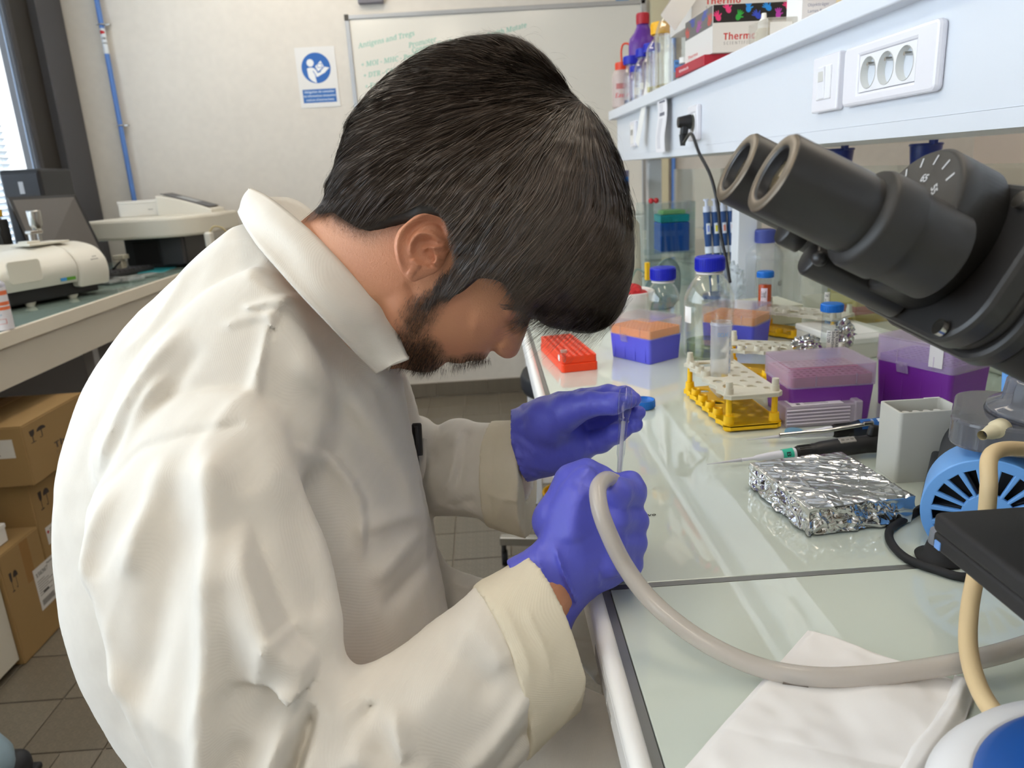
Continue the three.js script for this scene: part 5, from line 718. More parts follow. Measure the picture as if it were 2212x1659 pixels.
// ---------- blue vacuum pump with clear lid ----------
let pumpPort;
{
  const bl = mat('#74b0f4', 0.38), cl = frost('#a9aab2', 0.08, 0.72), dk = mat('#26282e', 0.6), beige = mat('#e7dcba', 0.42);
  const c = at(2134, 1114, 0.675), R = 0.054, PT = -0.6, base = [c.x - 0.089 * Math.sin(PT), TOP, c.z - 0.089 * Math.cos(PT)];
  const t = thing('vacuum_pump', 'sky blue vacuum pump with slotted fan cover and clear grey top', 'pump', base, PT); const inv = (q) => V3(q.x - base[0], q.y - base[1], q.z - base[2]).applyAxisAngle(V3(0, 1, 0), -PT); const cy = c.y - TOP;
  // fan cover: disc with a ring of slots, facing the viewer
  const s = new THREE.Shape(); s.absarc(0, 0, R, 0, Math.PI * 2); for (let k = 0; k < 19; k++) { const a = k / 19 * Math.PI * 2, h = new THREE.Path(), w0 = 0.0020, w1 = 0.0048, r0 = 0.021, r1 = 0.044, P = [[r0, -w0], [r0, w0], [r1, w1], [r1, -w1]].map(([x, y]) => [x * Math.cos(a) - y * Math.sin(a), x * Math.sin(a) + y * Math.cos(a)]); h.moveTo(...P[0]); for (const q of P.slice(1)) h.lineTo(...q); h.closePath(); s.holes.push(h); }
  part(t, 'fan_cover', ext(s, 0.005, 0.0012, 60), bl, [0, cy, 0.086]); part(t, 'cover_rim', T(lathe([[R - 0.004, 0], [R, 0], [R, 0.05], [R - 0.004, 0.05]], 60), 0, 0, 0, Math.PI / 2), bl, [0, cy, 0.038]);
  part(t, 'motor', [T(cyl(R - 0.006, R - 0.006, 0.16, 0, -0.08, 0, 48), 0, cy, -0.01, Math.PI / 2)], dk);
  part(t, 'blower', Array.from({ length: 12 }, (_, k) => { const a = k / 12 * Math.PI * 2; return T(box(0.034, 0.0016, 0.01), 0, 0, 0, 0, 0, a).translate(0.028 * Math.cos(a), 0.028 * Math.sin(a), 0); }), mat('#3a3d44', 0.5), [0, cy, 0.075]);
  const ph = cy + R; part(t, 'pump_plate', [slab(rrect(0.14, 0.12, 0.03), 0.026, ph + 0.004, 0.003)], cl, [0.032, 0, 0.03]);
  part(t, 'pump_lid', [lathe([[0, 0.036], [0.034, 0.036], [0.04, 0.033], [0.043, 0.028], [0.045, 0.012], [0.056, 0.006], [0.058, 0], [0, 0]], 48)], cl, [0.045, ph + 0.0305, 0.03]);
  part(t, 'pump_core', [cyl(0.03, 0.03, 0.024, 0.045, ph + 0.0305, 0.03, 30)], mat('#5b5a5e', 0.5)); part(t, 'bracket', [rbox(0.07, 0.012, 0.05, 0.004, 0.03, ph - 0.004, 0.02)], bl);
  const fit = (x, z, a) => { const g = [lathe([[0.0042, 0], [0.0046, 0.006], [0.0066, 0.014], [0.0058, 0.0145], [0.007, 0.018], [0.0088, 0.022], [0.0092, 0.03], [0, 0.03]], 24)]; return part(t, 'hose_fitting', mg(g).rotateX(-Math.PI / 2).rotateY(a), beige, [x, ph + 0.026, z]); };
  fit(-0.012, 0.104, -0.5); fit(0.034, 0.116, -0.2); pumpPort = V3(0.034, ph + 0.026, 0.116).applyAxisAngle(V3(0, 1, 0), PT).add(V3(...base));
  // blue carrying frame behind and feet
  part(t, 'handle', tubeOf([V3(0.012, ph - 0.01, -0.05), V3(0.01, ph + 0.07, -0.05), V3(0.02, ph + 0.084, -0.05), V3(0.08, ph + 0.084, -0.05), V3(0.09, ph + 0.07, -0.05), V3(0.09, ph - 0.01, -0.05)], 0.0085, 60, 14), bl);
  const foot = inv(onY(2030, 1207, TOP)); for (const [x, z] of [[foot.x, foot.z], [-foot.x, foot.z], [foot.x, -0.06], [-foot.x, -0.06]]) { const fM = part(t, 'foot', [lathe([[0, 0.0004], [0.02, 0.0004], [0.021, 0.003], [0.014, 0.007], [0.0115, 0.016], [0, 0.016]], 30)], M.blackRub, [x, 0, z]); part(fM, 'foot_pin', cyl(0.011, 0.01, 0.012, 0, 0.016, 0, 24), mat('#8e9096', 0.4)); }
  part(t, 'chassis', [rbox(0.1, 0.012, 0.13, 0.004, -0.005, 0.033, 0.0)], dk);
  part(t, 'mains_cable', tubeOf([V3(0.02, 0.02, 0.03), ...[[2090, 1246], [2020, 1230], [1962, 1208], [1926, 1174], [1922, 1146], [1950, 1124], [2004, 1094]].map(([x, y]) => onY(x, y, TOP + 0.004)).map(inv), V3(-0.03, 0.01, 0.02), V3(0.0, 0.03, -0.05)], 0.0039, 90, 10), M.blackRub);
}
// beige rubber hose and clear hose
{
  const m1 = mat('#dcc193', 0.6), P = [[2175, 945, 0.585], [2140, 985, 0.555], [2136, 1050, 0.545], [2130, 1120, 0.55], [2112, 1220, 0.545], [2094, 1320, 0.52], [2092, 1400, 0.5], [2110, 1475, 0.475], [2140, 1530, 0.455], [2180, 1575, 0.44]].map((q) => at(...q));
  P[0] = pumpPort.clone().add(V3(0, 0, 0.006)); const t = thing('rubber_hose', 'beige rubber hose hanging from the pump fitting', 'hose', P[0]); const L = P.map((q) => q.clone().sub(P[0]));
  part(t, 'hose', tubeOf(L, 0.0058, 120, 18), m1); part(t, 'hose_end', along(cyl(0.0088, 0.0088, 0.016, 0, 0, 0, 24), L[0], L[1]), mat('#d9c49c', 0.55));
}
// blue and white device at the lower right corner
{
  const c = B(2560, 2010), t = thing('blue_device', 'round white bench device with deep blue top in the bottom right corner', 'device', [c.x, TOP, c.z]);
  part(t, 'housing', lathe([[0, 0.002], [0.108, 0.002], [0.114, 0.01], [0.112, 0.035], [0.104, 0.046], [0.092, 0.049], [0.09, 0.046], [0, 0.046]], 80), mat('#efeeee', 0.35)); part(t, 'blue_cover', lathe([[0, 0.058], [0.05, 0.0575], [0.085, 0.0535], [0.0905, 0.049], [0.09, 0.047], [0, 0.047]], 80), mat('#2158a8', 0.35)); part(t, 'knob', lathe([[0, 0.075], [0.015, 0.075], [0.018, 0.072], [0.019, 0.057], [0, 0.056]], 40), mat('#17306a', 0.35), [-0.03, 0, -0.015]);
}
// ---------- things on and under the left bench ----------
{
  const cream = mat('#e2ded2', 0.38), cream2 = mat('#dcd7c8', 0.4), dark = mat('#1d1e20', 0.5);
  const prism = (pts, y0, y1, bevel = 0.004) => { const c = mid(...pts.map((p) => p.clone())); const g = slab(shapeOf(pts.map((p) => [p.x - c.x, -(p.z - c.z)])), y1 - y0, 0, bevel); return [g, V3(c.x, y0, c.z)]; };
  const quadSlab = (p, th) => { const n = p[1].clone().sub(p[0]).cross(p[3].clone().sub(p[0])).normalize().multiplyScalar(th), P = [...p, ...p.map((q) => q.clone().sub(n))], I = [0, 1, 2, 0, 2, 3, 4, 6, 5, 4, 7, 6, 0, 4, 1, 1, 4, 5, 1, 5, 2, 2, 5, 6, 2, 6, 3, 3, 6, 7, 3, 7, 0, 0, 7, 4]; const g = new THREE.BufferGeometry(); g.setAttribute('position', new THREE.Float32BufferAttribute(P.flatMap((q) => [q.x, q.y, q.z]), 3)); g.setIndex(I); const r = g.toNonIndexed(); r.computeVertexNormals(); return r; };
  // spectrometer with a clamp on top
  {
    const F1 = onY(80, 662, TOP), F2 = onY(171, 644, TOP), r = F2.clone().sub(F1).normalize(), yaw = Math.atan2(-r.z, r.x);
    const t = thing('spectrometer', 'white bench spectrometer with a metal clamp on top and blue green badge', 'instrument', F2, yaw);
    // local: x along the front to the right, z out of the front
    const prof = (d, h, y0, nose) => { const s = new THREE.Shape(); s.moveTo(-d, y0); s.lineTo(0.012, y0); s.bezierCurveTo(0.03, y0 + 0.04, 0.028, h * 0.62, 0.012, h * 0.72); s.bezierCurveTo(-0.01, h * 0.9, -0.05, h * nose, -0.12, h); s.lineTo(-d, h); s.closePath(); return s; };
    const run = (s, x0, x1, b) => ext(s, x1 - x0, b, 20).rotateY(Math.PI / 2).scale(1, 1, -1).translate(x0, 0, 0);   // profile x -> out of the front
    const fixN = (g) => { const ix = g.index; const p = g.attributes.position; for (let i = 0; i < p.count; i += 3) { for (const a of ['position', 'normal', 'uv']) { const q = g.attributes[a]; if (!q) continue; for (let k = 0; k < q.itemSize; k++) { const A = q.getComponent(i + 1, k); q.setComponent(i + 1, k, q.getComponent(i + 2, k)); q.setComponent(i + 2, k, A); } } } g.computeVertexNormals(); return g; };
    const mk = (s, x0, x1, b) => fixN(run(s, x0, x1, b).index ? run(s, x0, x1, b).toNonIndexed() : run(s, x0, x1, b));
    const main = mk(prof(0.36, 0.2, 0.062, 0.98), -0.5, 0.0, 0.004); { const p = main.attributes.position; for (let i = 0; i < p.count; i++) { const x = p.getX(i), y = p.getY(i); if (y > 0.1) p.setY(i, y - (y - 0.1) * 0.35 * Math.pow(clamp((-x - 0.16) / 0.34, 0, 1), 1.6)); } main.computeVertexNormals(); }
    part(t, 'housing', main, cream); part(t, 'side_module', mk(prof(0.36, 0.197, 0.04, 0.97), 0.004, 0.135, 0.01), cream);
    part(t, 'base', [rbox(0.6, 0.05, 0.3, 0.006, -0.19, 0.037, -0.17)], dark); for (const x of [0, -0.168, -0.4]) part(t, 'foot', cyl(0.012, 0.019, 0.014, x, 0, -0.03, 20), cream2);
    part(t, 'access_door', ext(rrect(0.12, 0.075, 0.012), 0.004, 0.001), cream2, [-0.2, 0.125, 0.021]);
    part(t, 'badge', [box(0.06, 0.011, 0.0015)], printed(256, 48, (g, w, h) => { g.fillStyle = '#3f95d8'; g.fillRect(0, 0, 100, h); g.fillStyle = '#5c9a2c'; g.fillRect(100, 0, w, h); g.fillStyle = '#dff'; g.font = 'bold 30px sans-serif'; g.fillText('♁', 30, 34); }), [-0.045, 0.078, 0.0235]); part(t, 'print', new THREE.PlaneGeometry(0.045, 0.022), new THREE.MeshStandardMaterial({ transparent: true, map: canvasTex(128, 64, (g, w, h) => { g.clearRect(0, 0, w, h); g.fillStyle = '#6f6c66'; g.font = 'bold 20px sans-serif'; g.fillText('UATR', 40, 24); g.fillText('Spectrum', 18, 50); }) }), [0.075, 0.138, 0.0265]);
    part(t, 'top_plate', [rbox(0.16, 0.008, 0.1, 0.003, -0.02, 0.203, -0.11), rbox(0.05, 0.012, 0.05, 0.003, -0.07, 0.21, -0.1)], cream2); part(t, 'clamp', [cyl(0.01, 0.01, 0.04, -0.055, 0.208, -0.1, 18), cyl(0.006, 0.006, 0.05, -0.025, 0.21, -0.1, 16), T(lathe([[0.0, 0], [0.012, 0], [0.016, 0.012], [0.021, 0.025], [0.023, 0.07], [0.022, 0.075], [0, 0.075]], 30), -0.028, 0.245, -0.1), rbox(0.05, 0.012, 0.03, 0.004, -0.042, 0.245, -0.1)], M.chrome);
  }
  // dark tilted screen behind it
  {
    const P = [at(17, 426, 3.0), at(163, 419, 3.15), at(232, 560, 3.2), at(86, 585, 3.0)], c = mid(...P.map((p) => p.clone())), t = thing('laptop', 'dark laptop screen tilted back behind the spectrometer', 'laptop', V3(c.x, TOP, c.z)); const L = P.map((p) => p.clone().sub(t.position)); const fr = quadSlab([L[3], L[2], L[1], L[0]], 0.014);
    part(t, 'lid', fr, dark); const ins = L.map((p) => p.clone().lerp(mid(...L.map((q) => q.clone())), 0.09)), n = L[2].clone().sub(L[3]).cross(L[0].clone().sub(L[3])).normalize(); part(t, 'screen', quadSlab([ins[3], ins[2], ins[1], ins[0]].map((p) => p.clone().addScaledVector(n, 0.0012)), 0.001), mat('#5d5854', 0.5)); const bs = rbox(0.3, 0.018, 0.22, 0.005, 0, 0.009, 0); part(t, 'keyboard_base', bs, dark, [0.05, 0, 0.02], [0, 0.95, 0]);
  }
  { const p = at(76, 420, 3.7), h = at(76, 368, 3.37).y - TOP, t = thing('tower_case', 'tall black case with a small white sticker before the window frame', 'case', [-1.97, TOP, -3.5], 0.0); part(t, 'case', rbox(0.17, h, 0.26, 0.012, 0.02, h / 2, 0), mat('#1b1c20', 0.45)); part(t, 'front_panel', rbox(0.15, h - 0.03, 0.006, 0.003, 0.02, h / 2, 0.131), mat('#202126', 0.4)); part(t, 'sticker', box(0.02, 0.05, 0.001, 0.02, h - 0.075, 0.1345), mat('#b9bcc2', 0.5)); }
  { const p = onY(8, 560, TOP), t = thing('black_unit', 'low black unit carrying a yellow tray at the far left edge', 'unit', at(-20, 520, 3.0).setY(TOP), 0.4); const h = at(-20, 476, 3.0).y - TOP; part(t, 'case', rbox(0.16, h, 0.2, 0.005, -0.02, h / 2, 0), dark); const y = thing('yellow_tray', 'bright yellow tray lying on the low black unit', 'tray', t.position.clone().setY(TOP + h + 0.001), 0.4); part(y, 'tray', rbox(0.14, 0.03, 0.16, 0.004, -0.02, 0.024, 0), mat('#e8b806', 0.45)); part(y, 'bottom', rbox(0.12, 0.009, 0.14, 0.002, -0.02, 0.0045, 0), mat('#e8b806', 0.45)); part(y, 'cable', tubeOf([V3(-0.08, 0.004, 0.1), V3(-0.01, 0.03, 0.11), V3(0.05, 0.012, 0.1), V3(0.06, 0.004, 0.06)], 0.003, 24, 8), M.black); }
  // gel or PCR machine: white top housing on a dark base, box and sloped control panel on top
  {
    const t = thing('thermal_cycler', 'wide cream machine with dark base and sloped control panel near the corner', 'machine', [-1.6, TOP, -3.9]); const R = (x0, x1, y0, y1, z0, z1, r) => rbox(x1 - x0, y1 - y0, z1 - z0, r, (x0 + x1) / 2 + 1.6, (y0 + y1) / 2 - TOP, (z0 + z1) / 2 + 3.9, 4);
    { const s = new THREE.Shape(); s.moveTo(-1.86, 4.17); s.lineTo(-1.86, 3.63); s.quadraticCurveTo(-1.55, 3.585, -1.46, 3.6); s.quadraticCurveTo(-1.34, 3.63, -1.32, 3.8); s.lineTo(-1.32, 4.17); s.closePath(); part(t, 'housing', slab(s, 0.092, 0, 0.012, 24).translate(1.6, 1.05 - TOP, 3.9), cream2); }
    part(t, 'base', R(-1.74, -1.45, 0.903, 1.051, -4.12, -3.73, 0.006), mat('#2a2b2f', 0.5)); part(t, 'front_vent', [R(-1.70, -1.58, 0.92, 1.03, -3.735, -3.727, 0.002)], M.black); part(t, 'side_block', R(-1.56, -1.455, 0.915, 1.045, -3.74, -3.70, 0.008), mat('#35363a', 0.5));
    { const s = new THREE.Shape(); s.moveTo(0, 0); s.lineTo(0.27, 0); s.lineTo(0.27, 0.02); s.bezierCurveTo(0.2, 0.05, 0.06, 0.1, 0, 0.1); s.closePath(); part(t, 'control_panel', ext(s, 0.2, 0.006).translate(-1.645 + 1.6, 1.138 - TOP, -4.15 + 3.9), cream); part(t, 'panel_overlay', rbox(0.245, 0.003, 0.16, 0.001), mat('#4d4d52', 0.4), [-1.51 + 1.6, 1.138 - TOP + 0.072, -4.05 + 3.9], [0, 0, -0.31]); part(t, 'display', rbox(0.1, 0.002, 0.09, 0.0006), mat('#a9aeb2', 0.3), [-1.515 + 1.6, 1.138 - TOP + 0.0755, -4.05 + 3.9], [0, 0, -0.31]); }
    const bx = thing('white_carton', 'small plain white box resting on top of the wide cream machine', 'box', [-1.755, 1.1425, -4.06], 0.0); part(bx, 'box', rbox(0.2, 0.075, 0.14, 0.004, 0, 0.0375, 0), mat('#e3dfd5', 0.5)); part(bx, 'lid', rbox(0.204, 0.014, 0.144, 0.003, 0, 0.071, 0), mat('#e7e3da', 0.5)); part(bx, 'print', box(0.025, 0.006, 0.0006, 0.06, 0.032, 0.0704), mat('#b9b6ae', 0.6));
    const so = thing('socket_block', 'grey socket block with plugs hanging at the front of the dark base', 'socket', [-1.70, TOP, -3.58]); part(so, 'block', [rbox(0.03, 0.06, 0.05, 0.006, 0, 0.032, 0)], mat('#b6b19f', 0.5)); part(so, 'block_top', rbox(0.05, 0.022, 0.06, 0.004, 0, 0.076, -0.01), mat('#b6b19f', 0.5)); part(so, 'lead', tubeOf([V3(0, 0.05, 0.02), V3(0.02, 0.06, 0.05), V3(-0.01, 0.03, 0.06), V3(-0.04, 0.008, 0.04)], 0.004, 24, 8), M.black);
    const hd = thing('white_handset', 'small white handset hanging at the right end of the cream machine', 'handset', at(453, 518, 3.55)); part(hd, 'body', rbox(0.035, 0.075, 0.05, 0.012), cream); part(hd, 'lead', tubeOf([V3(0, 0.03, 0), V3(0.03, 0.06, 0), V3(0.06, 0.05, -0.02), V3(0.08, 0.02, -0.03)], 0.004, 24, 8), mat('#c9b98a', 0.6));
  }
  // mouse on teal pad, dark keyboard, clear wrapping, bottle
  { const p = onY(350, 583, TOP), t = thing('mouse_pad', 'thin teal mouse pad at the edge of the left bench', 'mouse pad', p, 0.1); part(t, 'pad', rbox(0.12, 0.003, 0.2, 0.001, -0.02, 0.0015, 0), mat('#1f8a92', 0.7)); const m = thing('computer_mouse', 'dark computer mouse lying on the teal pad', 'mouse', onY(338, 573, TOP + 0.004), 0.3); part(m, 'body', new THREE.SphereGeometry(1, 24, 14, 0, Math.PI * 2, 0, Math.PI / 2).scale(0.035, 0.034, 0.06), dark); part(m, 'wheel', T(cyl(0.006, 0.006, 0.006, 0, -0.003, 0, 14), 0, 0.028, 0.03, 0, 0, Math.PI / 2), mat('#6a3a34', 0.5)); }
  { const p = onY(290, 592, TOP), t = thing('keyboard', 'dark grey keyboard between the spectrometer and the teal pad', 'keyboard', p.add(V3(-0.06, 0, 0)), 1.35); part(t, 'case', rbox(0.3, 0.018, 0.14, 0.005, 0, 0.012, 0), mat('#2b2b2e', 0.6)); for (let j = 0; j < 5; j++) for (let i = 0; i < 9; i++) part(t, 'key', rbox(0.026, 0.006, 0.02, 0.002, -0.124 + i * 0.031, 0.0235, -0.05 + j * 0.025, 1), mat('#37373b', 0.6)); }
  { const p = onY(262, 612, TOP); solo('clear_wrap', 'crumpled clear plastic wrapping beside the spectrometer', 'wrapping', (() => { const g = crumple(new THREE.IcosahedronGeometry(0.09, 6).scale(0.5, 0.1, 1.2), 0.9, 22, 3); return g; })(), frost('#e6eaea', 0.15, 0.8), [p.x - 0.0, TOP + 0.012, p.z - 0.05], [0, -0.3, 0]); }
  { const lab = printed(128, 256, (g, w, h) => { g.fillStyle = '#ece9ee'; g.fillRect(0, 0, w, h); g.fillStyle = '#f07a4a'; g.fillRect(0, 20, w, 26); g.fillRect(0, 86, w, 22); g.fillRect(0, 116, w, 20); g.fillStyle = '#7fa8c8'; g.font = '18px sans-serif'; g.fillText('gel hydro', 8, 168); g.strokeStyle = '#d05050'; g.lineWidth = 2; g.strokeRect(20, 190, 28, 28); g.strokeRect(66, 190, 28, 28); }); const p = onY(4, 712, TOP); const b = bottle('gel_bottle', 'clear gel bottle with orange printed label at the left edge', p, 0.034, 0.165, { sh: 0.78, cap: M.white, capR: 0.016, capH: 0.014, nh: 0.018, neck: 0.014, mat: frost('#eae8f0', 0.15, 0.6), turn: 0.7 }); part(b, 'label', new THREE.CylinderGeometry(0.0346, 0.0346, 0.12, 24, 1, true, -1.4, 2.8), lab, [0, 0.062, 0], [0, -0.3, 0]); }

  // cartons on the floor
  const kn = noiseField(256, 30, 61), kf = noiseField(256, 120, 62); const kraft = (draw, seed) => printed(512, 512, (g, w, h) => { g.fillStyle = '#9f8052'; g.fillRect(0, 0, w, h); const keep = seedv; reseed(seed); g.globalAlpha = 0.05; for (let i = 0; i < 900; i++) { g.fillStyle = rnd() < 0.5 ? '#6b4a26' : '#c79a63'; g.fillRect(rnd() * w, rnd() * h, rr(10, 60), rr(0.5, 1.6)); } g.globalAlpha = 1; seedv = keep; draw(g, w, h); }, 0.85);
  const icons = (g, x, y, s) => { g.fillStyle = '#3a3230'; g.strokeStyle = '#3a3230'; g.lineWidth = s * 0.06; g.beginPath(); g.moveTo(x, y); g.lineTo(x + s * 0.34, y); g.quadraticCurveTo(x + s * 0.34, y + s * 0.5, x + s * 0.17, y + s * 0.52); g.quadraticCurveTo(x, y + s * 0.5, x, y); g.fill(); g.beginPath(); g.moveTo(x + s * 0.17, y + s * 0.5); g.lineTo(x + s * 0.17, y + s * 0.95); g.moveTo(x, y + s * 0.97); g.lineTo(x + s * 0.34, y + s * 0.97); g.stroke(); g.beginPath(); g.arc(x + s * 0.8, y + s * 0.35, s * 0.32, Math.PI, 0); g.fill(); g.beginPath(); g.moveTo(x + s * 0.8, y + s * 0.35); g.lineTo(x + s * 0.8, y + s * 0.85); g.arc(x + s * 0.73, y + s * 0.85, s * 0.07, 0, Math.PI); g.stroke(); };
  const km = kraft(() => {}, 1);
  const carton = (label, x1, z1, y0, w, d, h, side, extra) => { const t = thing('cardboard_box', label, 'cardboard box', [x1 - w / 2, y0, z1 - d / 2], 0, 'cardboard boxes under the left bench'); part(t, 'box', rbox(w, h, d, 0.003, 0, h / 2, 0, 2), km); part(t, 'printed_side', new THREE.PlaneGeometry(d - 0.006, h - 0.006), side, [w / 2 + 0.0006, h / 2, 0], [0, Math.PI / 2, 0]); for (const s of [-1, 1]) part(t, 'flap', rbox(w / 2 - 0.002, 0.004, d - 0.002, 0.001, s * w / 4, h + 0.0015, 0), km); part(t, 'tape', box(0.05, 0.0006, d, 0, h + 0.0038, 0), mat('#b38a55', 0.4)); if (extra) extra(t, w, h, d); return t; };
  carton('lowest cardboard box with a white address label, standing on the floor', -1.37, -1.872, 0.001, 0.42, 0.19, 0.33, kraft((g, w, h) => { icons(g, 60, 90, 90); g.fillStyle = '#97703f'; g.fillRect(250, 0, 110, 200); }, 2));
  carton('tall cardboard box with fragile symbols behind the lowest one', -1.37, -2.064, 0.001, 0.42, 0.4, 0.462, kraft((g, w, h) => { icons(g, 40, 40, 64); }, 3));
  carton('topmost cardboard box with printed maker name and white label on its end', -1.33, -2.035, 0.472, 0.42, 0.34, 0.176, kraft((g, w, h) => { icons(g, 40, 60, 110); g.fillStyle = '#4a3f3a'; g.font = 'bold 80px sans-serif'; g.fillText('Thermo', 196, 330); g.fillStyle = '#7d6a55'; g.font = '38px sans-serif'; g.fillText('SCIENTIFIC', 200, 380); }, 4), (t, w, h, d) => part(t, 'end_label', box(0.12, 0.055, 0.0008, 0.118, 0.115, d / 2 + 0.0008), printed(256, 128, (g) => { g.fillStyle = '#dcd8d0'; g.fillRect(0, 0, 256, 128); g.fillStyle = '#77726c'; for (let i = 0; i < 6; i++) g.fillRect(14, 14 + i * 18, 90 + (i * 61) % 120, 7); })));
  const sh = thing('shipping_label', 'white shipping label with number on the side of the cardboard boxes', 'label', [-1.3688, 0.16, -2.045]); part(sh, 'sheet', new THREE.BoxGeometry(0.0006, 0.13, 0.105), printed(256, 320, (g, w, h) => { g.fillStyle = '#d9d6d2'; g.fillRect(0, 0, w, h); g.fillStyle = '#2a2624'; g.font = 'bold 44px serif'; g.fillText('156367', 20, 70); g.font = 'bold 22px sans-serif'; g.fillText('Thermo', 160, 34); g.fillStyle = '#6d6864'; for (let i = 0; i < 7; i++) g.fillRect(20, 100 + i * 18, 90 + (i * 47) % 110, 5); g.fillStyle = '#3a3634'; g.fillRect(60, 196, 70, 14); for (let i = 0; i < 30; i++) g.fillRect(24 + i * 5, 250, 2 + (i * 7) % 3, 44); }, 0.7));
  const s2 = thing('small_label', 'small white label with red dot high on the cardboard boxes', 'label', [-1.3688, 0.335 - 0.05, -2.12]); part(s2, 'sheet', new THREE.BoxGeometry(0.0006, 0.055, 0.055), printed(128, 128, (g, w, h) => { g.fillStyle = '#dad6d0'; g.fillRect(0, 0, w, h); g.fillStyle = '#b02a30'; g.beginPath(); g.arc(22, 40, 12, 0, 7); g.fill(); g.fillStyle = '#77716c'; for (let i = 0; i < 5; i++) g.fillRect(42, 24 + i * 16, 40 + (i * 23) % 36, 5); }, 0.7));
  { const t = thing('white_cabinet', 'white cabinet corner at the left edge in front of the cardboard boxes', 'cabinet', [-1.62, 0.02, -1.68]); const e = onY(34, 1434, 0.02); part(t, 'carcass', rbox(0.42, 0.38, 0.16, 0.004, e.x + 1.62 - 0.21, 0.19, e.z + 1.68 - 0.02 + 0.08), mat('#d8d2c4', 0.5)); part(t, 'foot', cyl(0.02, 0.02, 0.019, e.x + 1.62 - 0.05, -0.02, e.z + 1.68 + 0.06), M.black); part(t, 'front_panel', rbox(0.4, 0.36, 0.01, 0.002, e.x + 1.62 - 0.21, 0.19, e.z + 1.68 + 0.145), mat('#dcd6c8', 0.5)); const u = thing('paper_box', 'small white paper box on the lowest cardboard box', 'box', [-1.46, 0.336, -1.93]); part(u, 'box', rbox(0.12, 0.05, 0.09, 0.003, 0, 0.025, 0), M.paper); part(u, 'lid', rbox(0.124, 0.014, 0.094, 0.003, 0, 0.048, 0), M.paper); }
  // second person: only a leg in pale jeans shows
  {
    const an = onY(-34, 1648, 0.1), kneeP = V3(an.x - 0.26, 0.46, an.z - 0.02), hipP = V3(an.x - 0.55, 0.52, an.z + 0.12), t = thing('person', 'second person of whom only one pale blue jeans leg shows at left', 'person', [an.x - 0.1, 0, an.z]); const cam = (p) => { const d = p.clone().sub(EYE); return [0, 1, 2].map((i) => d.x * ROW[0][i] + d.y * ROW[1][i] + d.z * ROW[2][i]); }; const A = cam(an), K = cam(kneeP), Hh = cam(hipP), lo = [0, 1, 2].map((i) => Math.min(A[i], K[i], Hh[i]) - 0.12), hi = [0, 1, 2].map((i) => Math.max(A[i], K[i], Hh[i]) + 0.12);
    const m = solidF((u, v, w) => smin(cone([u, v, w], A, K, 0.056, 0.07), cone([u, v, w], K, Hh, 0.072, 0.085), 0.02) + 0.004 * vnoise(u * 30, v * 30, w * 30), lo[0], lo[1], lo[2], hi[0], hi[1], hi[2], 0.008); part(t, 'jeans', asGeo(soften(m, 2), t.position), mat('#8fa6b4', 0.9)); part(t, 'shoe', [rbox(0.1, 0.07, 0.26, 0.03, 0.1, 0.037, 0.04), rbox(0.105, 0.016, 0.27, 0.006, 0.1, 0.008, 0.04)], mat('#23262c', 0.6));
  }
  // stool beyond the person and a yellow bin under the bench
  {
    const t = thing('lab_stool', 'black round lab stool on a five armed steel base beyond the raised hand', 'stool', [0.25, 0, -2.2]); part(t, 'seat', lathe([[0, 0.6], [0.14, 0.6], [0.165, 0.61], [0.172, 0.625], [0.172, 0.655], [0.165, 0.67], [0.1, 0.676], [0, 0.674]], 50), mat('#25272c', 0.6)); part(t, 'column', [cyl(0.025, 0.025, 0.5, 0, 0.1, 0), cyl(0.035, 0.03, 0.05, 0, 0.08, 0)], M.chrome);
    for (let k = 0; k < 5; k++) { const a = Math.PI + 0.18 + k * Math.PI * 0.4, dx = Math.cos(a), dz = Math.sin(a), leg = part(t, 'leg', rbox(0.27, 0.03, 0.03, 0.004, 0.135, 0.09, 0).rotateY(-a), M.chrome); part(leg, 'caster', [T(cyl(0.025, 0.025, 0.018, 0, -0.009, 0, 22), dx * 0.26, 0.026, dz * 0.26, 0, 0, Math.PI / 2), T(cyl(0.025, 0.025, 0.016, 0, 0, 0, 22), dx * 0.26 + 0.012, 0.026, dz * 0.26, 0, 0, Math.PI / 2), cyl(0.008, 0.008, 0.03, dx * 0.26, 0.048, dz * 0.26, 12)], M.blackRub); }
    const s2 = copyOf(t, [-0.27, 0, -0.64], 0.3, 'black round stool under the sitting person, below the picture'); s2.scale.set(1, 0.7, 1);
    const yb = onY(1152, 1175, 0.0); const y = thing('yellow_bin', 'small yellow bin on the floor under the right bench', 'bin', [0.24, 0, -2.62]); part(y, 'bin', lathe([[0, 0.003], [0.07, 0.003], [0.085, 0.08], [0.082, 0.08], [0.068, 0.01], [0, 0.01]], 30), mat('#e2ae10', 0.45)); part(y, 'rim', T(new THREE.TorusGeometry(0.084, 0.004, 8, 30), 0, 0.08, 0, Math.PI / 2), mat('#e2ae10', 0.45));
  }
}
// ---------- the person: modelled in the camera's axes, metres, then turned into the room ----------
const pBase = V3(-0.24, 0, -0.66);
const person = thing('person', 'dark haired bearded person in a white lab coat and violet gloves, bent over the bench', 'person', pBase);
const q3 = (x, y, d) => [(x - CX) / FOC * d, (y - CY) / FOC * d, d];
const smax = (a, b, k) => -smin(-a, -b, k);
const fold = (p, a, s, o = {}) => ({ p, a: a * (o.d && o.d > 0.62 ? 1.15 : 1.7), s, d: o.d || 0.56, ...o });
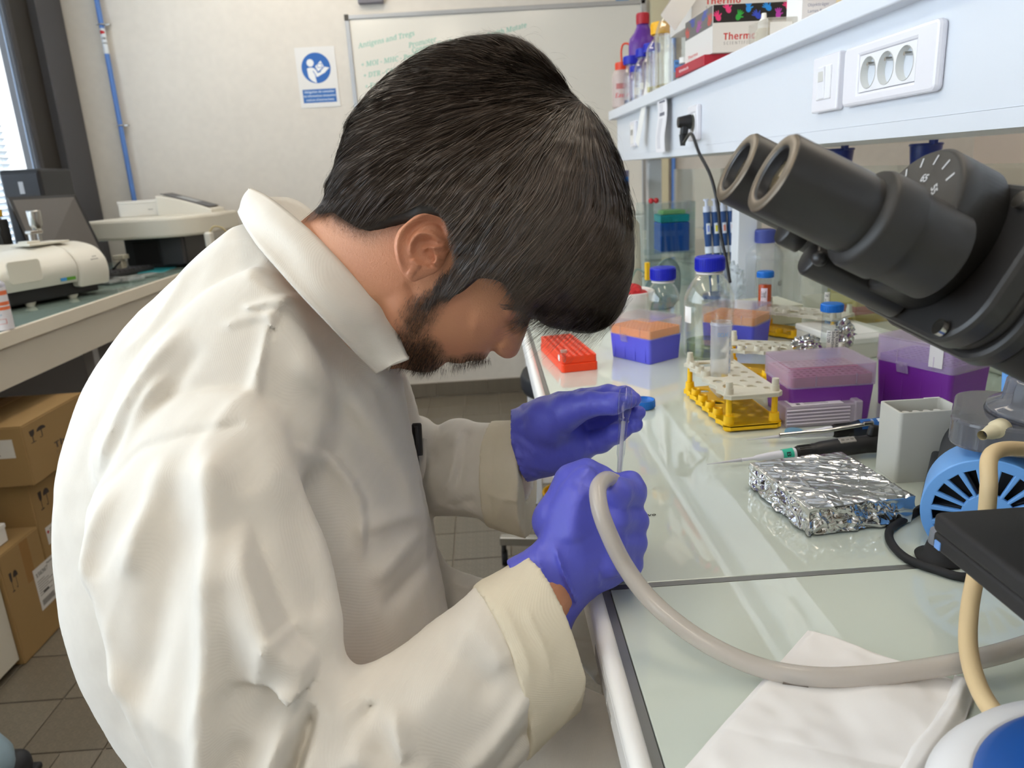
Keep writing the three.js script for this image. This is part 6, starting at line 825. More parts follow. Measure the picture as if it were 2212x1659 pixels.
// ---- cloth ----
const twill = dataTex(256, (x, y) => { const n = 128 + 70 * Math.sin((x + y) * Math.PI * 2 / 16) + 50 * (hash3(x, y, 3) - 0.5); return n; }); twill.repeat.set(45, 45);
const mott = (() => { const a = noiseField(256, 6, 31), b = noiseField(256, 24, 32), c = noiseField(256, 80, 33); return dataTex(256, (x, y) => { const v = 0.5 * a(x, y) + 0.3 * b(x, y) + 0.2 * c(x, y); return [238 + 12 * v, 236 + 12 * v, 231 + 12 * v]; }, true); })(); mott.repeat.set(3.2, 3.2);
const clothM = new THREE.MeshPhysicalMaterial({ color: C('#e9e5df'), map: mott, bumpMap: twill, bumpScale: 0.00009, roughness: 0.88, sheen: 0.25, sheenColor: C('#ffffff'), sheenRoughness: 0.6 });
const cuffM = new THREE.MeshPhysicalMaterial({ color: C('#e8e0cd'), map: mott, bumpMap: twill, bumpScale: 0.00009, roughness: 0.9 });
{
  const G = new Field2(-0.49, -0.26, 223, 262, 0.003);
  const D = 0.56;
  const torso = inflate(G, [[530, 492, 0.74], [478, 520, 0.74], [428, 572, 0.74], [368, 640, 0.735], [300, 700, 0.725], [248, 770, 0.715], [208, 850, 0.705], [176, 925, 0.695], [153, 985, 0.685], [147, 1080, 0.675], [150, 1190, 0.67], [168, 1300, 0.665], [195, 1400, 0.66], [230, 1490, 0.66], [285, 1580, 0.66], [348, 1662, 0.66], [440, 1800, 0.66], [500, 2040, 0.66], [860, 2040, 0.69], [940, 1720, 0.70], [980, 1500, 0.72], [965, 1300, 0.74], [948, 1215, 0.75], [930, 1130, 0.755], [912, 1030, 0.755], [893, 950, 0.755], [880, 880, 0.75], [866, 790, 0.745], [850, 690, 0.742], [770, 570, 0.745], [680, 500, 0.75], [590, 478, 0.75]], { R: 0.12, k: 0.92, it: 420 });
  torso.sm = 0.05;
  torso.rel = relief(G, [
    fold([[590, 600], [553, 660], [545, 760], [541, 850], [541, 912]], 0.0045, 9, { t: 'step', f0: 0.05, f1: 0.02, s: 22, s2: 5 }),
    fold([[470, 655], [520, 640], [590, 628]], 0.004, 9), fold([[430, 700], [500, 672], [560, 668]], 0.003, 10), fold([[585, 575], [560, 620], [500, 632]], 0.003, 8),
    fold([[350, 690], [305, 755], [255, 850], [208, 960], [190, 1030]], 0.006, 20), fold([[330, 800], [280, 900], [262, 1010]], 0.005, 18), fold([[395, 730], [340, 850], [310, 940]], -0.004, 20),
    fold([[570, 660], [664, 830], [790, 1020], [860, 1150], [905, 1250]], 0.008, 34), fold([[600, 800], [700, 930], [770, 1050], [830, 1200]], -0.008, 34), fold([[720, 740], [800, 880], [870, 1030], [915, 1160]], 0.005, 26),
    fold([[640, 700], [760, 860], [850, 1010]], -0.003, 26), fold([[580, 940], [650, 990], [720, 1090], [745, 1200], [745, 1270]], 0.006, 9, { t: 'step', s: 26, s2: 6 }),
    fold([[700, 1200], [820, 1180], [900, 1220], [950, 1290]], 0.006, 22), fold([[760, 1330], [850, 1240], [930, 1190]], 0.007, 22), fold([[780, 1400], [860, 1330], [955, 1290]], -0.006, 20), fold([[900, 1000], [925, 1100], [955, 1230]], 0.004, 10),
    fold([[172, 1180], [190, 1290], [235, 1420], [300, 1560]], 0.007, 13), fold([[170, 1270], [205, 1280], [222, 1310]], 0.006, 12), fold([[200, 1060], [185, 1160], [212, 1270], [262, 1380], [330, 1520], [385, 1660]], -0.014, 9),
  ]);
  const shoulder = inflate(G, [[575, 590, 0.66], [480, 630, 0.655], [395, 695, 0.645], [325, 780, 0.635], [275, 880, 0.625], [240, 990, 0.62], [290, 1075, 0.61], [420, 1110, 0.60], [560, 1100, 0.60], [650, 1030, 0.61], [700, 920, 0.625], [700, 790, 0.64], [650, 670, 0.65]], { R: 0.09, k: 0.80, it: 320 });
  shoulder.sm = 0.055; shoulder.rel = torso.rel;
  const arm = inflate(G, [[290, 960, 0.60], [350, 890, 0.59], [440, 850, 0.585], [540, 855, 0.58], [610, 920, 0.57], [652, 1060, 0.555], [700, 1180, 0.545], [738, 1330, 0.53], [745, 1430, 0.52], [800, 1560, 0.50], [800, 1790, 0.49], [420, 1790, 0.49], [352, 1610, 0.50], [292, 1460, 0.515], [236, 1310, 0.53], [205, 1180, 0.55], [205, 1080, 0.57], [258, 1005, 0.58]], { R: 0.07, k: 0.86, it: 320 });
  arm.sm = 0.03;
  arm.rel = relief(G, [
    fold([[541, 914], [470, 928], [395, 946], [322, 970], [292, 1000], [262, 1030], [216, 1062], [206, 1092]], -0.0026, 9, { f0: 0.03, f1: 0.1 }),
    fold([[500, 930], [528, 1060], [552, 1190], [568, 1330], [572, 1480], [566, 1660]], 0.011, 30, { f0: 0.15, f1: 0.05 }), fold([[585, 1090], [632, 1190], [680, 1282], [738, 1358], [712, 1405]], 0.017, 70, { t: 'step', s: 75, s2: 7, f0: 0.2, f1: 0.05 }),
    fold([[400, 960], [395, 1080], [370, 1200]], 0.004, 26), fold([[440, 1000], [455, 1150], [450, 1300], [420, 1450]], -0.006, 36), fold([[300, 1020], [270, 1120], [262, 1230], [290, 1370]], 0.006, 26), fold([[330, 1330], [400, 1440], [440, 1560], [460, 1660]], 0.006, 26), fold([[236, 1250], [300, 1420], [370, 1560], [420, 1660]], -0.005, 18), fold([[250, 1150], [340, 1300], [380, 1420]], 0.003, 24),
    fold([[640, 1060], [690, 1180], [735, 1300]], -0.006, 20), fold([[738, 1415], [722, 1490], [702, 1570], [694, 1660]], -0.014, 13, { f1: 0.0 }), fold([[712, 1420], [690, 1480], [668, 1560], [655, 1660]], 0.008, 18, { f1: 0 }), fold([[640, 1450], [610, 1540], [600, 1660]], -0.004, 24, { f1: 0 }),
  ]);
  const forePoly = [[640, 1820, 0.49], [660, 1640, 0.50], [705, 1500, 0.51], [730, 1440, 0.518], [780, 1443, 0.525], [868, 1396, 0.545], [935, 1342, 0.562], [985, 1304, 0.572], [1030, 1268, 0.582], [1112, 1220, 0.602], [1235, 1140, 0.63], [1330, 1260, 0.635], [1345, 1400, 0.632], [1280, 1490, 0.618], [1195, 1562, 0.596], [1110, 1650, 0.572], [1000, 1760, 0.55], [850, 1860, 0.52]];
  const fore = inflate(G, forePoly, { R: 0.06, k: 0.92, it: 260 });
  fore.sm = 0.018;
  const cuffAx = [0.80, -0.22, 0.55], cuffP = q3(1163, 1362, 0.602), w1 = [cuffP[0] - 0.07 * 0.8, cuffP[1] + 0.07 * 0.22, cuffP[2] - 0.07 * 0.55], w2 = [cuffP[0] + 0.06 * 0.8, cuffP[1] - 0.06 * 0.22, cuffP[2] + 0.06 * 0.55];
  fore.clip = (u, v, w) => Math.max((u - cuffP[0]) * 0.80 - (v - cuffP[1]) * 0.22 + (w - cuffP[2]) * 0.30 - 0.006, -(cone([u, v, w], w1, w2, 0.032, 0.045)));
  fore.rel = relief(G, [
    fold([[765, 1450], [772, 1478], [795, 1488], [815, 1462], [860, 1440]], -0.010, 11), fold([[750, 1470], [735, 1540], [726, 1620], [720, 1690]], 0.010, 14, { f1: 0 }), fold([[770, 1500], [765, 1570], [752, 1660]], -0.008, 11, { f1: 0 }), fold([[800, 1480], [850, 1530], [905, 1560], [960, 1560]], 0.006, 18), fold([[880, 1440], [900, 1500], [915, 1530]], 0.005, 12), fold([[820, 1560], [880, 1620], [900, 1690]], -0.005, 18),
    fold([[930, 1360], [1010, 1400], [1080, 1470]], -0.004, 26), fold([[990, 1600], [1060, 1560], [1120, 1500], [1150, 1450]], 0.005, 20), fold([[1010, 1690], [1090, 1610], [1150, 1540]], -0.006, 16), fold([[1000, 1310], [1060, 1360], [1100, 1420]], 0.003, 20),
  ]);
  const farPoly = [[760, 840, 0.88], [830, 860, 0.87], [885, 890, 0.865], [918, 902, 0.86], [944, 919, 0.855], [968, 909, 0.845], [993, 904, 0.84], [1029, 911, 0.83], [1062, 911, 0.82], [1123, 908, 0.80], [1210, 900, 0.785], [1260, 960, 0.78], [1262, 1060, 0.79], [1210, 1170, 0.805], [1108, 1152, 0.815], [1050, 1132, 0.825], [1029, 1120, 0.83], [980, 1116, 0.84], [925, 1110, 0.85], [860, 1090, 0.865], [790, 1000, 0.88]];
  const farArm = inflate(G, farPoly, { R: 0.05, k: 0.85, it: 240 });
  farArm.sm = 0.012;
  const lc = q3(1114, 980, 0.765);
  farArm.clip = (u, v, w) => Math.max(u - lc[0] - 0.26 * (w - lc[2]) - 0.02 * Math.max(0, v - 0.13), -cone([u, v, w], q3(1075, 1010, 0.822), q3(1190, 1000, 0.805), 0.031, 0.042));
  farArm.rel = relief(G, [
    fold([[1056, 1066], [1085, 1073], [1113, 1076]], 0.003, 7, { d: 0.78, f0: 0, f1: 0 }), fold([[1113, 960], [1110, 1020], [1108, 1070]], 0.002, 6, { d: 0.78 }),
    fold([[990, 915], [988, 960], [975, 1030], [945, 1080]], 0.006, 11, { d: 0.8 }), fold([[944, 920], [935, 960], [925, 1000]], -0.007, 14, { d: 0.8 }), fold([[1010, 925], [1004, 980], [985, 1060]], -0.005, 14, { d: 0.8 }), fold([[960, 1095], [1000, 1085], [1034, 1078]], -0.005, 8, { d: 0.8 }), fold([[960, 930], [985, 960]], 0.004, 16, { d: 0.8 }),
  ]);
  const chest = inflate(G, [[830, 790, 0.83], [872, 800, 0.83], [898, 868, 0.835], [912, 940, 0.84], [926, 1040, 0.845], [934, 1120, 0.845], [950, 1200, 0.84], [975, 1300, 0.83], [900, 1330, 0.81], [830, 1050, 0.82]], { R: 0.05, k: 0.7 }); chest.sm = 0.012;
  chest.rel = relief(G, [fold([[886, 805], [905, 900], [915, 1000], [930, 1110]], 0.004, 7, { d: 0.8 })]);
  const flap = inflate(G, [[930, 1160, 0.83], [966, 1216, 0.83], [1008, 1240, 0.835], [1064, 1256, 0.84], [1090, 1290, 0.84], [1030, 1330, 0.83], [960, 1310, 0.82]], { R: 0.03, k: 0.6 }); flap.sm = 0.01; flap.rel = relief(G, [fold([[970, 1250], [1010, 1268], [1060, 1268]], 0.005, 8, { d: 0.82 })]);
  const tail = inflate(G, [[1175, 1340, 0.90], [1240, 1292, 0.90], [1296, 1282, 0.905], [1318, 1360, 0.91], [1322, 1440, 0.91], [1310, 1472, 0.91], [1289, 1477, 0.905], [1252, 1438, 0.90], [1212, 1394, 0.895]], { R: 0.03, k: 0.7 }); tail.sm = 0.01; tail.rel = relief(G, [fold([[1212, 1382], [1250, 1384], [1290, 1388]], -0.004, 4, { d: 0.89 }), fold([[1290, 1380], [1296, 1430], [1288, 1476]], 0.004, 6, { d: 0.89 })]);
  const thA = q3(860, 1525, 0.76), thB = q3(1345, 1748, 0.69);
  const bend = (u, v, w) => 0.0026 * vnoise(u * 20 + 5, v * 20, w * 20) + 0.0008 * vnoise(u * 60, v * 60 + 3, w * 60) - 0.0045 * Math.pow(1 - Math.abs(vnoise(u * 17 + v * 6, v * 5 - u * 2, w * 17)), 5);
  const m = solid(G, [torso, shoulder, arm, fore, farArm, chest, flap, tail], 0.40, 1.0, (u, v, w, f) => {
    let g = f; const t = cone([u, v, w], thA, thB, 0.092, 0.082); g = Math.min(g, t);
    return g + bend(u, v, w); });
  soften(m, 3, 0.5, -0.3); soften(m, 1, 0.3);
  const coat = part(person, 'lab_coat', asGeo(m, pBase), clothM);

  // turned-back cuffs, a second layer of cloth round each sleeve end
  const cuff = (poly, opt, u0, v0, u1, v1, d0, d1, plane, width, hollow, strokes) => { const Gc = new Field2(u0, v0, Math.ceil((u1 - u0) / 0.0022), Math.ceil((v1 - v0) / 0.0022), 0.0022), pc = inflate(Gc, poly, opt); pc.off = 0.0055; pc.rel = relief(Gc, strokes); pc.clip = (u, v, w) => Math.max(plane(u, v, w) - 0.0012, -plane(u, v, w) - width, hollow(u, v, w)); return soften(solid(Gc, [pc], d0, d1, (u, v, w, f) => f + bend(u, v, w) * 0.8), 2, 0.4); };
  const c1m = cuff(forePoly, { R: 0.06, k: 0.92, it: 420 }, -0.18, 0.09, 0.11, 0.37, 0.52, 0.70, (u, v, w) => ((u - cuffP[0]) * 0.80 - (v - cuffP[1]) * 0.22 + (w - cuffP[2]) * 0.30 - 0.006) / 0.88, 0.048, (u, v, w) => -cone([u, v, w], w1, w2, 0.0335, 0.047), [fold([[1130, 1300], [1172, 1380], [1196, 1470]], 0.0012, 5), fold([[1075, 1290], [1120, 1360], [1150, 1450]], 0.0012, 8)]);
  part(coat, 'cuff', asGeo(c1m, pBase), cuffM);
  const c2m = cuff(farPoly, { R: 0.05, k: 0.85, it: 420 }, -0.21, -0.01, 0.09, 0.2, 0.72, 0.90, (u, v, w) => u - lc[0] - 0.26 * (w - lc[2]) - 0.02 * Math.max(0, v - 0.13), 0.041, (u, v, w) => -cone([u, v, w], q3(1075, 1010, 0.822), q3(1190, 1000, 0.805), 0.0325, 0.044), [fold([[1060, 1066], [1085, 1073], [1113, 1076]], 0.002, 5, { d: 0.78, f0: 0, f1: 0 }), fold([[1084, 920], [1066, 990], [1060, 1070], [1066, 1140]], -0.0012, 5, { d: 0.78 })]);
  part(coat, 'cuff', asGeo(c2m, pBase), cuffM);

  // collar: stand rises from the neck, folds over and falls; near side, round the back of the neck, far side
  const foldLine = [[862, 762, 0.678], [858, 715, 0.668], [832, 668, 0.655], [790, 622, 0.645], [735, 566, 0.643], [680, 510, 0.655], [625, 462, 0.675], [575, 424, 0.705], [540, 407, 0.735], [549, 412, 0.772], [575, 426, 0.80], [600, 428, 0.815], [622, 429, 0.823], [650, 440, 0.828], [690, 474, 0.83], [745, 545, 0.825], [800, 630, 0.81]].map((p) => V3(...q3(...p)));
  const fallLine = [[812, 806, 0.655], [790, 785, 0.645], [752, 745, 0.628], [712, 702, 0.616], [655, 642, 0.612], [600, 580, 0.625], [556, 530, 0.648], [530, 490, 0.685], [516, 458, 0.735], [524, 462, 0.79], [545, 480, 0.83], [570, 500, 0.85], [600, 520, 0.86], [640, 545, 0.865], [690, 590, 0.87], [745, 660, 0.86], [790, 740, 0.84]].map((p) => V3(...q3(...p)));
  const inLine = [[840, 800, 0.70], [810, 760, 0.69], [770, 705, 0.675], [725, 650, 0.668], [675, 600, 0.668], [625, 555, 0.68], [585, 520, 0.70], [556, 500, 0.725], [545, 492, 0.742], [556, 498, 0.76], [580, 505, 0.785], [600, 505, 0.80], [625, 510, 0.806], [650, 520, 0.81], [690, 560, 0.81], [740, 630, 0.80], [790, 710, 0.79]].map((p) => V3(...q3(...p)));
  const cu = [foldLine, fallLine, inLine].map((l) => new THREE.CatmullRomCurve3(l, false, 'centripetal')); const nu = 150, rows = [];
  const tipPt = V3(...q3(889, 771, 0.652));
  for (let i = 0; i <= nu; i++) { const t = i / nu, F = cu[0].getPoint(t), L = cu[1].getPoint(t), I = cu[2].getPoint(t); // front corner of the fall pulled out to its point
    if (t < 0.0) 0; const row = []; const n = new THREE.Vector3().subVectors(F, V3(...q3(760, 640, 0.735))).normalize();
    for (let k = 0; k <= 8; k++) { const s = k / 8; row.push(I.clone().lerp(F, s).addScaledVector(V3(0, -1, 0), 0.002 * Math.sin(s * Math.PI) * vnoise(t * 14, s * 2, 3))); }
    const Ff = t < 0.11 ? F.clone().lerp(tipPt, Math.pow(1 - t / 0.11, 1.0)) : F;
    for (let k = 1; k <= 14; k++) { const s = k / 14, p = Ff.clone().lerp(L, s); const out = 0.0045 * Math.sin(Math.min(1, s * 1.2) * Math.PI) + 0.002 * vnoise(t * 9, s * 3, 1); p.addScaledVector(V3(0, 0, -1), t < 0.5 ? out : -out); row.push(p); }
    rows.push(row); }
  const th = 0.0013, nr = rows[0].length, P = [], I2 = []; const nor = rows.map((r, i) => r.map((p, k) => { const a = rows[Math.min(nu, i + 1)][k].clone().sub(rows[Math.max(0, i - 1)][k]), b = r[Math.min(nr - 1, k + 1)].clone().sub(r[Math.max(0, k - 1)]); return a.cross(b).normalize(); }));
  for (const s of [1, -1]) for (let i = 0; i <= nu; i++) for (let k = 0; k < nr; k++) { const p = rows[i][k].clone().addScaledVector(nor[i][k], s * th); P.push(p.x, p.y, p.z); }
  const id = (s, i, k) => s * (nu + 1) * nr + i * nr + k; for (let i = 0; i < nu; i++) for (let k = 0; k < nr - 1; k++) { I2.push(id(0, i, k), id(0, i + 1, k), id(0, i, k + 1), id(0, i, k + 1), id(0, i + 1, k), id(0, i + 1, k + 1)); I2.push(id(1, i, k), id(1, i, k + 1), id(1, i + 1, k), id(1, i, k + 1), id(1, i + 1, k + 1), id(1, i + 1, k)); }
  for (let i = 0; i < nu; i++) for (const k of [0, nr - 1]) { const a = id(0, i, k), b = id(0, i + 1, k), c = id(1, i, k), d = id(1, i + 1, k); if (k) I2.push(a, b, c, c, b, d); else I2.push(a, c, b, c, d, b); } for (let k = 0; k < nr - 1; k++) for (const i of [0, nu]) { const a = id(0, i, k), b = id(0, i, k + 1), c = id(1, i, k), d = id(1, i, k + 1); if (i) I2.push(a, c, b, c, d, b); else I2.push(a, b, c, c, b, d); }
  part(coat, 'collar', asGeo({ pos: Float32Array.from(P), idx: I2 }, pBase), new THREE.MeshPhysicalMaterial({ color: C('#e9e5df'), map: mott, bumpMap: twill, bumpScale: 0.00009, roughness: 0.88, side: THREE.DoubleSide }));
  // breast pocket on the far front of the coat
  const pk = part(coat, 'breast_pocket', (() => { const a = [[896, 944], [922, 948], [920, 1010], [908, 1060], [899, 1010]], g = []; const c = a.map((p) => toRoom(...q3(p[0], p[1], 0.793)).sub(pBase)), d = a.map((p) => toRoom(...q3(p[0], p[1], 0.80)).sub(pBase)); const pos = [], idx = []; [...c, ...d].forEach((v) => pos.push(v.x, v.y, v.z)); for (let i = 1; i < 4; i++) idx.push(0, i, i + 1, 5, 5 + i + 1, 5 + i); for (let i = 0; i < 5; i++) { const j = (i + 1) % 5; idx.push(i, 5 + i, j, j, 5 + i, 5 + j); } const q = new THREE.BufferGeometry(); q.setAttribute('position', new THREE.Float32BufferAttribute(pos, 3)); q.setAttribute('uv', new THREE.Float32BufferAttribute(new Array(20).fill(0), 2)); q.setIndex(idx); const n = q.toNonIndexed(); n.computeVertexNormals(); return n; })(), clothM);
  // pens in the pocket
  const pen = (label, x0, y0, x1, y1, d, r, m, name) => { const a = at(x1, y1, d), b = at(x0, y0, d), t = thing(name, label, 'pen', a); const L = a.distanceTo(b), q = new THREE.Quaternion().setFromUnitVectors(V3(0, 1, 0), b.clone().sub(a).normalize()); t.quaternion.copy(q); part(t, 'barrel', lathe([[0, 0], [r, 0.002], [r, L - 0.02], [r * 0.96, L - 0.018]], 20), m); part(t, 'cap', lathe([[r * 1.06, L - 0.034], [r * 1.1, L - 0.03], [r * 1.1, L - 0.002], [r * 0.9, L], [r * 0.5, L], [r * 0.45, L - 0.003], [0, L - 0.003]], 20), M.black); part(t, 'clip', rbox(0.003, 0.03, 0.002, 0.0008, 0, L - 0.018, r * 1.1 + 0.0015), M.black); };
  pen('black marker pen standing in the breast pocket of the coat', 900, 914, 903, 985, 0.787, 0.0048, M.black, 'marker_pen');
  pen('green pen beside the black marker in the breast pocket', 890, 938, 896, 990, 0.786, 0.004, mat('#1e8a52', 0.4), 'green_pen');
}
// ---- head and neck, hair, beard ----
let headSurf;
{
  const G = new Field2(-0.25, -0.335, 176, 166, 0.0022);
  const skinPoly = [[590, 580], [640, 502], [704, 452], [730, 385], [768, 300], [825, 226], [900, 172], [985, 140], [1070, 132], [1145, 155], [1195, 200], [1238, 265], [1268, 340], [1282, 430], [1270, 520], [1232, 596], [1186, 650], [1155, 678], [1145, 693], [1138, 716], [1127, 744], [1119, 763], [1107, 773], [1093, 775], [1079, 769], [1064, 757], [1056, 764], [1048, 776], [1030, 780], [1012, 781], [998, 786], [982, 786], [968, 782], [958, 788], [942, 799], [922, 805], [900, 804], [872, 798], [850, 798], [800, 820], [720, 780], [630, 690]].map((p) => [p[0], p[1], 0.72]);
  const hairPoly = [[600, 570], [645, 498], [708, 452], [712, 408], [731, 384], [738, 352], [752, 305], [754, 286], [778, 252], [813, 211], [863, 170], [918, 134], [978, 108], [1028, 97], [1069, 94], [1115, 99], [1156, 117], [1188, 146], [1214, 184], [1230, 222], [1257, 240], [1289, 272], [1317, 318], [1336, 364], [1353, 428], [1364, 484], [1367, 552], [1364, 600], [1351, 653], [1330, 692], [1298, 716], [1262, 722], [1225, 716], [1184, 708], [1150, 690], [1130, 730], [1100, 770], [1060, 765], [960, 785], [900, 800], [850, 795], [750, 780], [640, 700]].map((p) => [p[0], p[1], 0.72]);
  const H = inflate(G, skinPoly, { R: 0.09, k: 0.98, it: 380, n: 260 }), HH = inflate(G, hairPoly, { R: 0.09, k: 1.0, it: 380, n: 260 });
  const d0 = 0.645;
  H.rel = relief(G, [
    fold([[1060, 757], [1070, 742], [1082, 730], [1092, 718]], -0.0035, 5, { d: d0 }), fold([[1074, 756], [1084, 748], [1090, 742]], 0.003, 9, { d: d0 }),       // nostril wing
    fold([[1098, 700], [1116, 690], [1140, 690]], -0.008, 13, { d: d0 }), fold([[1106, 694], [1128, 689]], 0.006, 7, { d: d0 }), fold([[1085, 708], [1098, 699], [1106, 692]], -0.0022, 4, { d: d0 }),      // eye hollow, lid, crease
    fold([[1090, 668], [1115, 668], [1140, 676]], 0.004, 10, { d: d0 }), fold([[1010, 690], [1050, 700], [1078, 715]], 0.004, 26, { d: d0 }), fold([[1045, 740], [1020, 765]], -0.002, 12, { d: d0 }),
    fold([[985, 783], [1000, 780], [1015, 779]], 0.002, 4, { d: d0 }), fold([[845, 640], [870, 690], [890, 730], [900, 780]], 0.004, 26, { d: d0 }), fold([[800, 640], [820, 720], [830, 780]], -0.006, 26, { d: d0 }), fold([[885, 612], [900, 650]], -0.003, 12, { d: d0 }),
  ]);
  // ear, a solid of its own with helix, antihelix, bowl, tragus and lobe; joined to the body's mesh
  const surf = (F, x, y, side = -1) => { const q = q3(x, y, 0.70); const i = clamp(Math.round((q[0] - G.u0) / G.c), 0, G.nu - 1), j = clamp(Math.round((q[1] - G.v0) / G.c), 0, G.nv - 1), k = j * G.nu + i; return F.w0[k] + side * Math.sqrt(Math.max(0, F.phi[k])) * F.k; };
  const eSurf = surf(H, 925, 545), ed = eSurf + 0.000;
  const GE = gridFor(840, 445, 1010, 640, 0.64, 0.0009);
  const eOut = [[936, 468], [955, 471], [969, 484], [978, 503], [982, 522], [980, 540], [968, 560], [960, 578], [948, 594], [930, 604], [914, 612], [900, 618], [889, 612], [876, 597], [868, 575], [863, 549], [865, 530], [873, 511], [887, 497], [903, 481], [919, 471]].map((p) => [p[0], p[1], 0.64]);
  const E = inflate(GE, eOut, { R: 0.015, k: 0.42, it: 220, n: 120 }); const dE = 0.64, tilt = (k) => { const u = GE.u0 + (k % GE.nu) * GE.c; return (u - q3(940, 540, 0.64)[0]); };
  for (let k = 0; k < E.w0.length; k++) E.w0[k] = ed - 0.004 + clamp(tilt(k) * 0.42, -0.02, 0.012);
  E.rel = relief(GE, [
    fold([[972, 528], [973, 508], [962, 486], [944, 477], [926, 478], [905, 490], [886, 508], [875, 530], [872, 555], [877, 580], [888, 598]], 0.0042, 6.5, { d: dE, f0: 0.1, f1: 0.15 }),
    fold([[966, 512], [952, 494], [930, 493], [908, 506], [892, 526], [888, 548]], -0.003, 5, { d: dE }),
    fold([[976, 532], [955, 527], [935, 520], [915, 522], [902, 538], [898, 558], [902, 574]], 0.0034, 6, { d: dE }),
    fold([[950, 540], [928, 534], [912, 544], [914, 560], [928, 572], [942, 574]], -0.0085, 9, { d: dE }), fold([[925, 550], [938, 562], [944, 562]], -0.011, 8, { d: dE }),
    fold([[968, 540], [950, 546], [932, 546]], 0.003, 4, { d: dE }), fold([[952, 560], [949, 574], [942, 583]], 0.005, 5.5, { d: dE }), fold([[900, 572], [908, 582], [918, 588]], 0.0035, 6, { d: dE }), fold([[938, 578], [932, 586]], -0.003, 4, { d: dE }), fold([[892, 596], [905, 604]], 0.002, 10, { d: dE }),
  ]);
  E.sm = 0.002; const me = soften(solid(GE, [E], ed - 0.035, ed + 0.03), 1, 0.4);
  H.sm = 0.01; const neckA = q3(770, 550, 0.735), neckB = q3(660, 680, 0.745);
  const mh = soften(solid(G, [H], 0.58, 0.88, (u, v, w, f) => smin(f, cone([u, v, w], neckA, neckB, 0.056, 0.05), 0.02)), 2, 0.5);
  // the rest of the body under the clothes, coarser: trunk, arms, legs
  const toCam = (x, y, z) => { const d = V3(x, y, z).sub(EYE); return [0, 1, 2].map((i) => d.x * ROW[0][i] + d.y * ROW[1][i] + d.z * ROW[2][i]); };
  const J = { hip: toCam(-0.27, 0.60, -0.64), chest: toCam(-0.2, 0.95, -0.65), kneeR: q3(1330, 1790, 0.69), kneeL: q3(1235, 1640, 0.96), footR: toCam(0.02, 0.06, -0.52), footL: toCam(0.04, 0.06, -0.82) };
  const bones = [[q3(660, 680, 0.745), q3(560, 1050, 0.73), 0.05, 0.10], [q3(560, 1050, 0.73), J.hip, 0.10, 0.10], [q3(560, 1000, 0.68), q3(480, 1120, 0.60), 0.05, 0.045], [q3(480, 1120, 0.60), q3(600, 1690, 0.515), 0.045, 0.038], [q3(600, 1690, 0.515), q3(1000, 1450, 0.575), 0.038, 0.032], [q3(1000, 1450, 0.575), q3(1148, 1302, 0.608), 0.031, 0.0255], [q3(1148, 1302, 0.608), q3(1215, 1235, 0.625), 0.0255, 0.025], [q3(720, 900, 0.88), q3(860, 1020, 0.885), 0.035, 0.032], [q3(860, 1020, 0.885), q3(1080, 985, 0.822), 0.032, 0.026], [q3(1080, 985, 0.822), q3(1190, 945, 0.782), 0.026, 0.027]];
  const mb = soften(solidF((u, v, w) => { let f = 1; for (const [a, b, ra, rb] of bones) f = smin(f, cone([u, v, w], a, b, ra, rb), 0.02); return f; }, -0.47, -0.11, 0.40, 0.14, 0.62, 0.98, 0.007), 1);
  const skinC = C('#c98f6b'), stub = C('#5b4636'), ruddy = C('#c67a62'); const geos = [mh, me, mb].map((m, gi) => { const g = asGeo(m, pBase), n = m.pos.length / 3, col = new Float32Array(n * 3); for (let i = 0; i < n; i++) { const u = m.pos[i * 3], v = m.pos[i * 3 + 1], w = m.pos[i * 3 + 2], x = u / w * FOC + CX, y = v / w * FOC + CY; let c = skinC.clone(); const b = gi === 0 ? Math.max(sstep(-0.3, 0.5, beardAmount(x, y)) * (beardAmount(x, y) > 0.01 ? 1 : 0), napeAmount(x, y)) : 0; const nz = 0.5 + 0.5 * vnoise(u * 420, v * 420, w * 420), n2 = vnoise(u * 40, v * 40, w * 40); c.lerp(ruddy, clamp((gi === 1 ? 0.35 : 0.12) + 0.2 * n2, 0, 0.6)); if (gi === 0) c.lerp(stub, b * (0.2 + 0.5 * nz)); col.set([c.r, c.g, c.b], i * 3); } g.setAttribute('color', new THREE.BufferAttribute(col, 3)); return g; });
  const body = mergeGeometries(geos); const pores = (() => { const a = noiseField(128, 60, 41), b = noiseField(128, 22, 42); return dataTex(128, (x, y) => 255 * (0.6 * a(x, y) + 0.4 * b(x, y))); })(); pores.repeat.set(28, 28);
  part(person, 'body', body, new THREE.MeshPhysicalMaterial({ vertexColors: true, roughness: 0.52, bumpMap: pores, bumpScale: 0.00025, sheen: 0.15, sheenColor: C('#ffb090') }));

  // hair: a cap over the skull cut to the hairline, and combed strands
  const maskPx = [[640, 470], [690, 470], [717, 462], [742, 480], [772, 498], [800, 506], [831, 497], [868, 486], [905, 476], [930, 466], [952, 470], [972, 488], [984, 520], [992, 555], [996, 580], [972, 640], [938, 640], [972, 652], [1003, 628], [1036, 600], [1070, 604], [1094, 616], [1106, 640], [1122, 668], [1146, 688], [1184, 713], [1230, 724], [1262, 730], [1300, 726], [1340, 712], [1400, 640], [1420, 300], [1100, 40], [760, 120], [660, 320]];
  const MP = maskPx.map((p) => { const q = q3(p[0], p[1], 0.665); return q; });
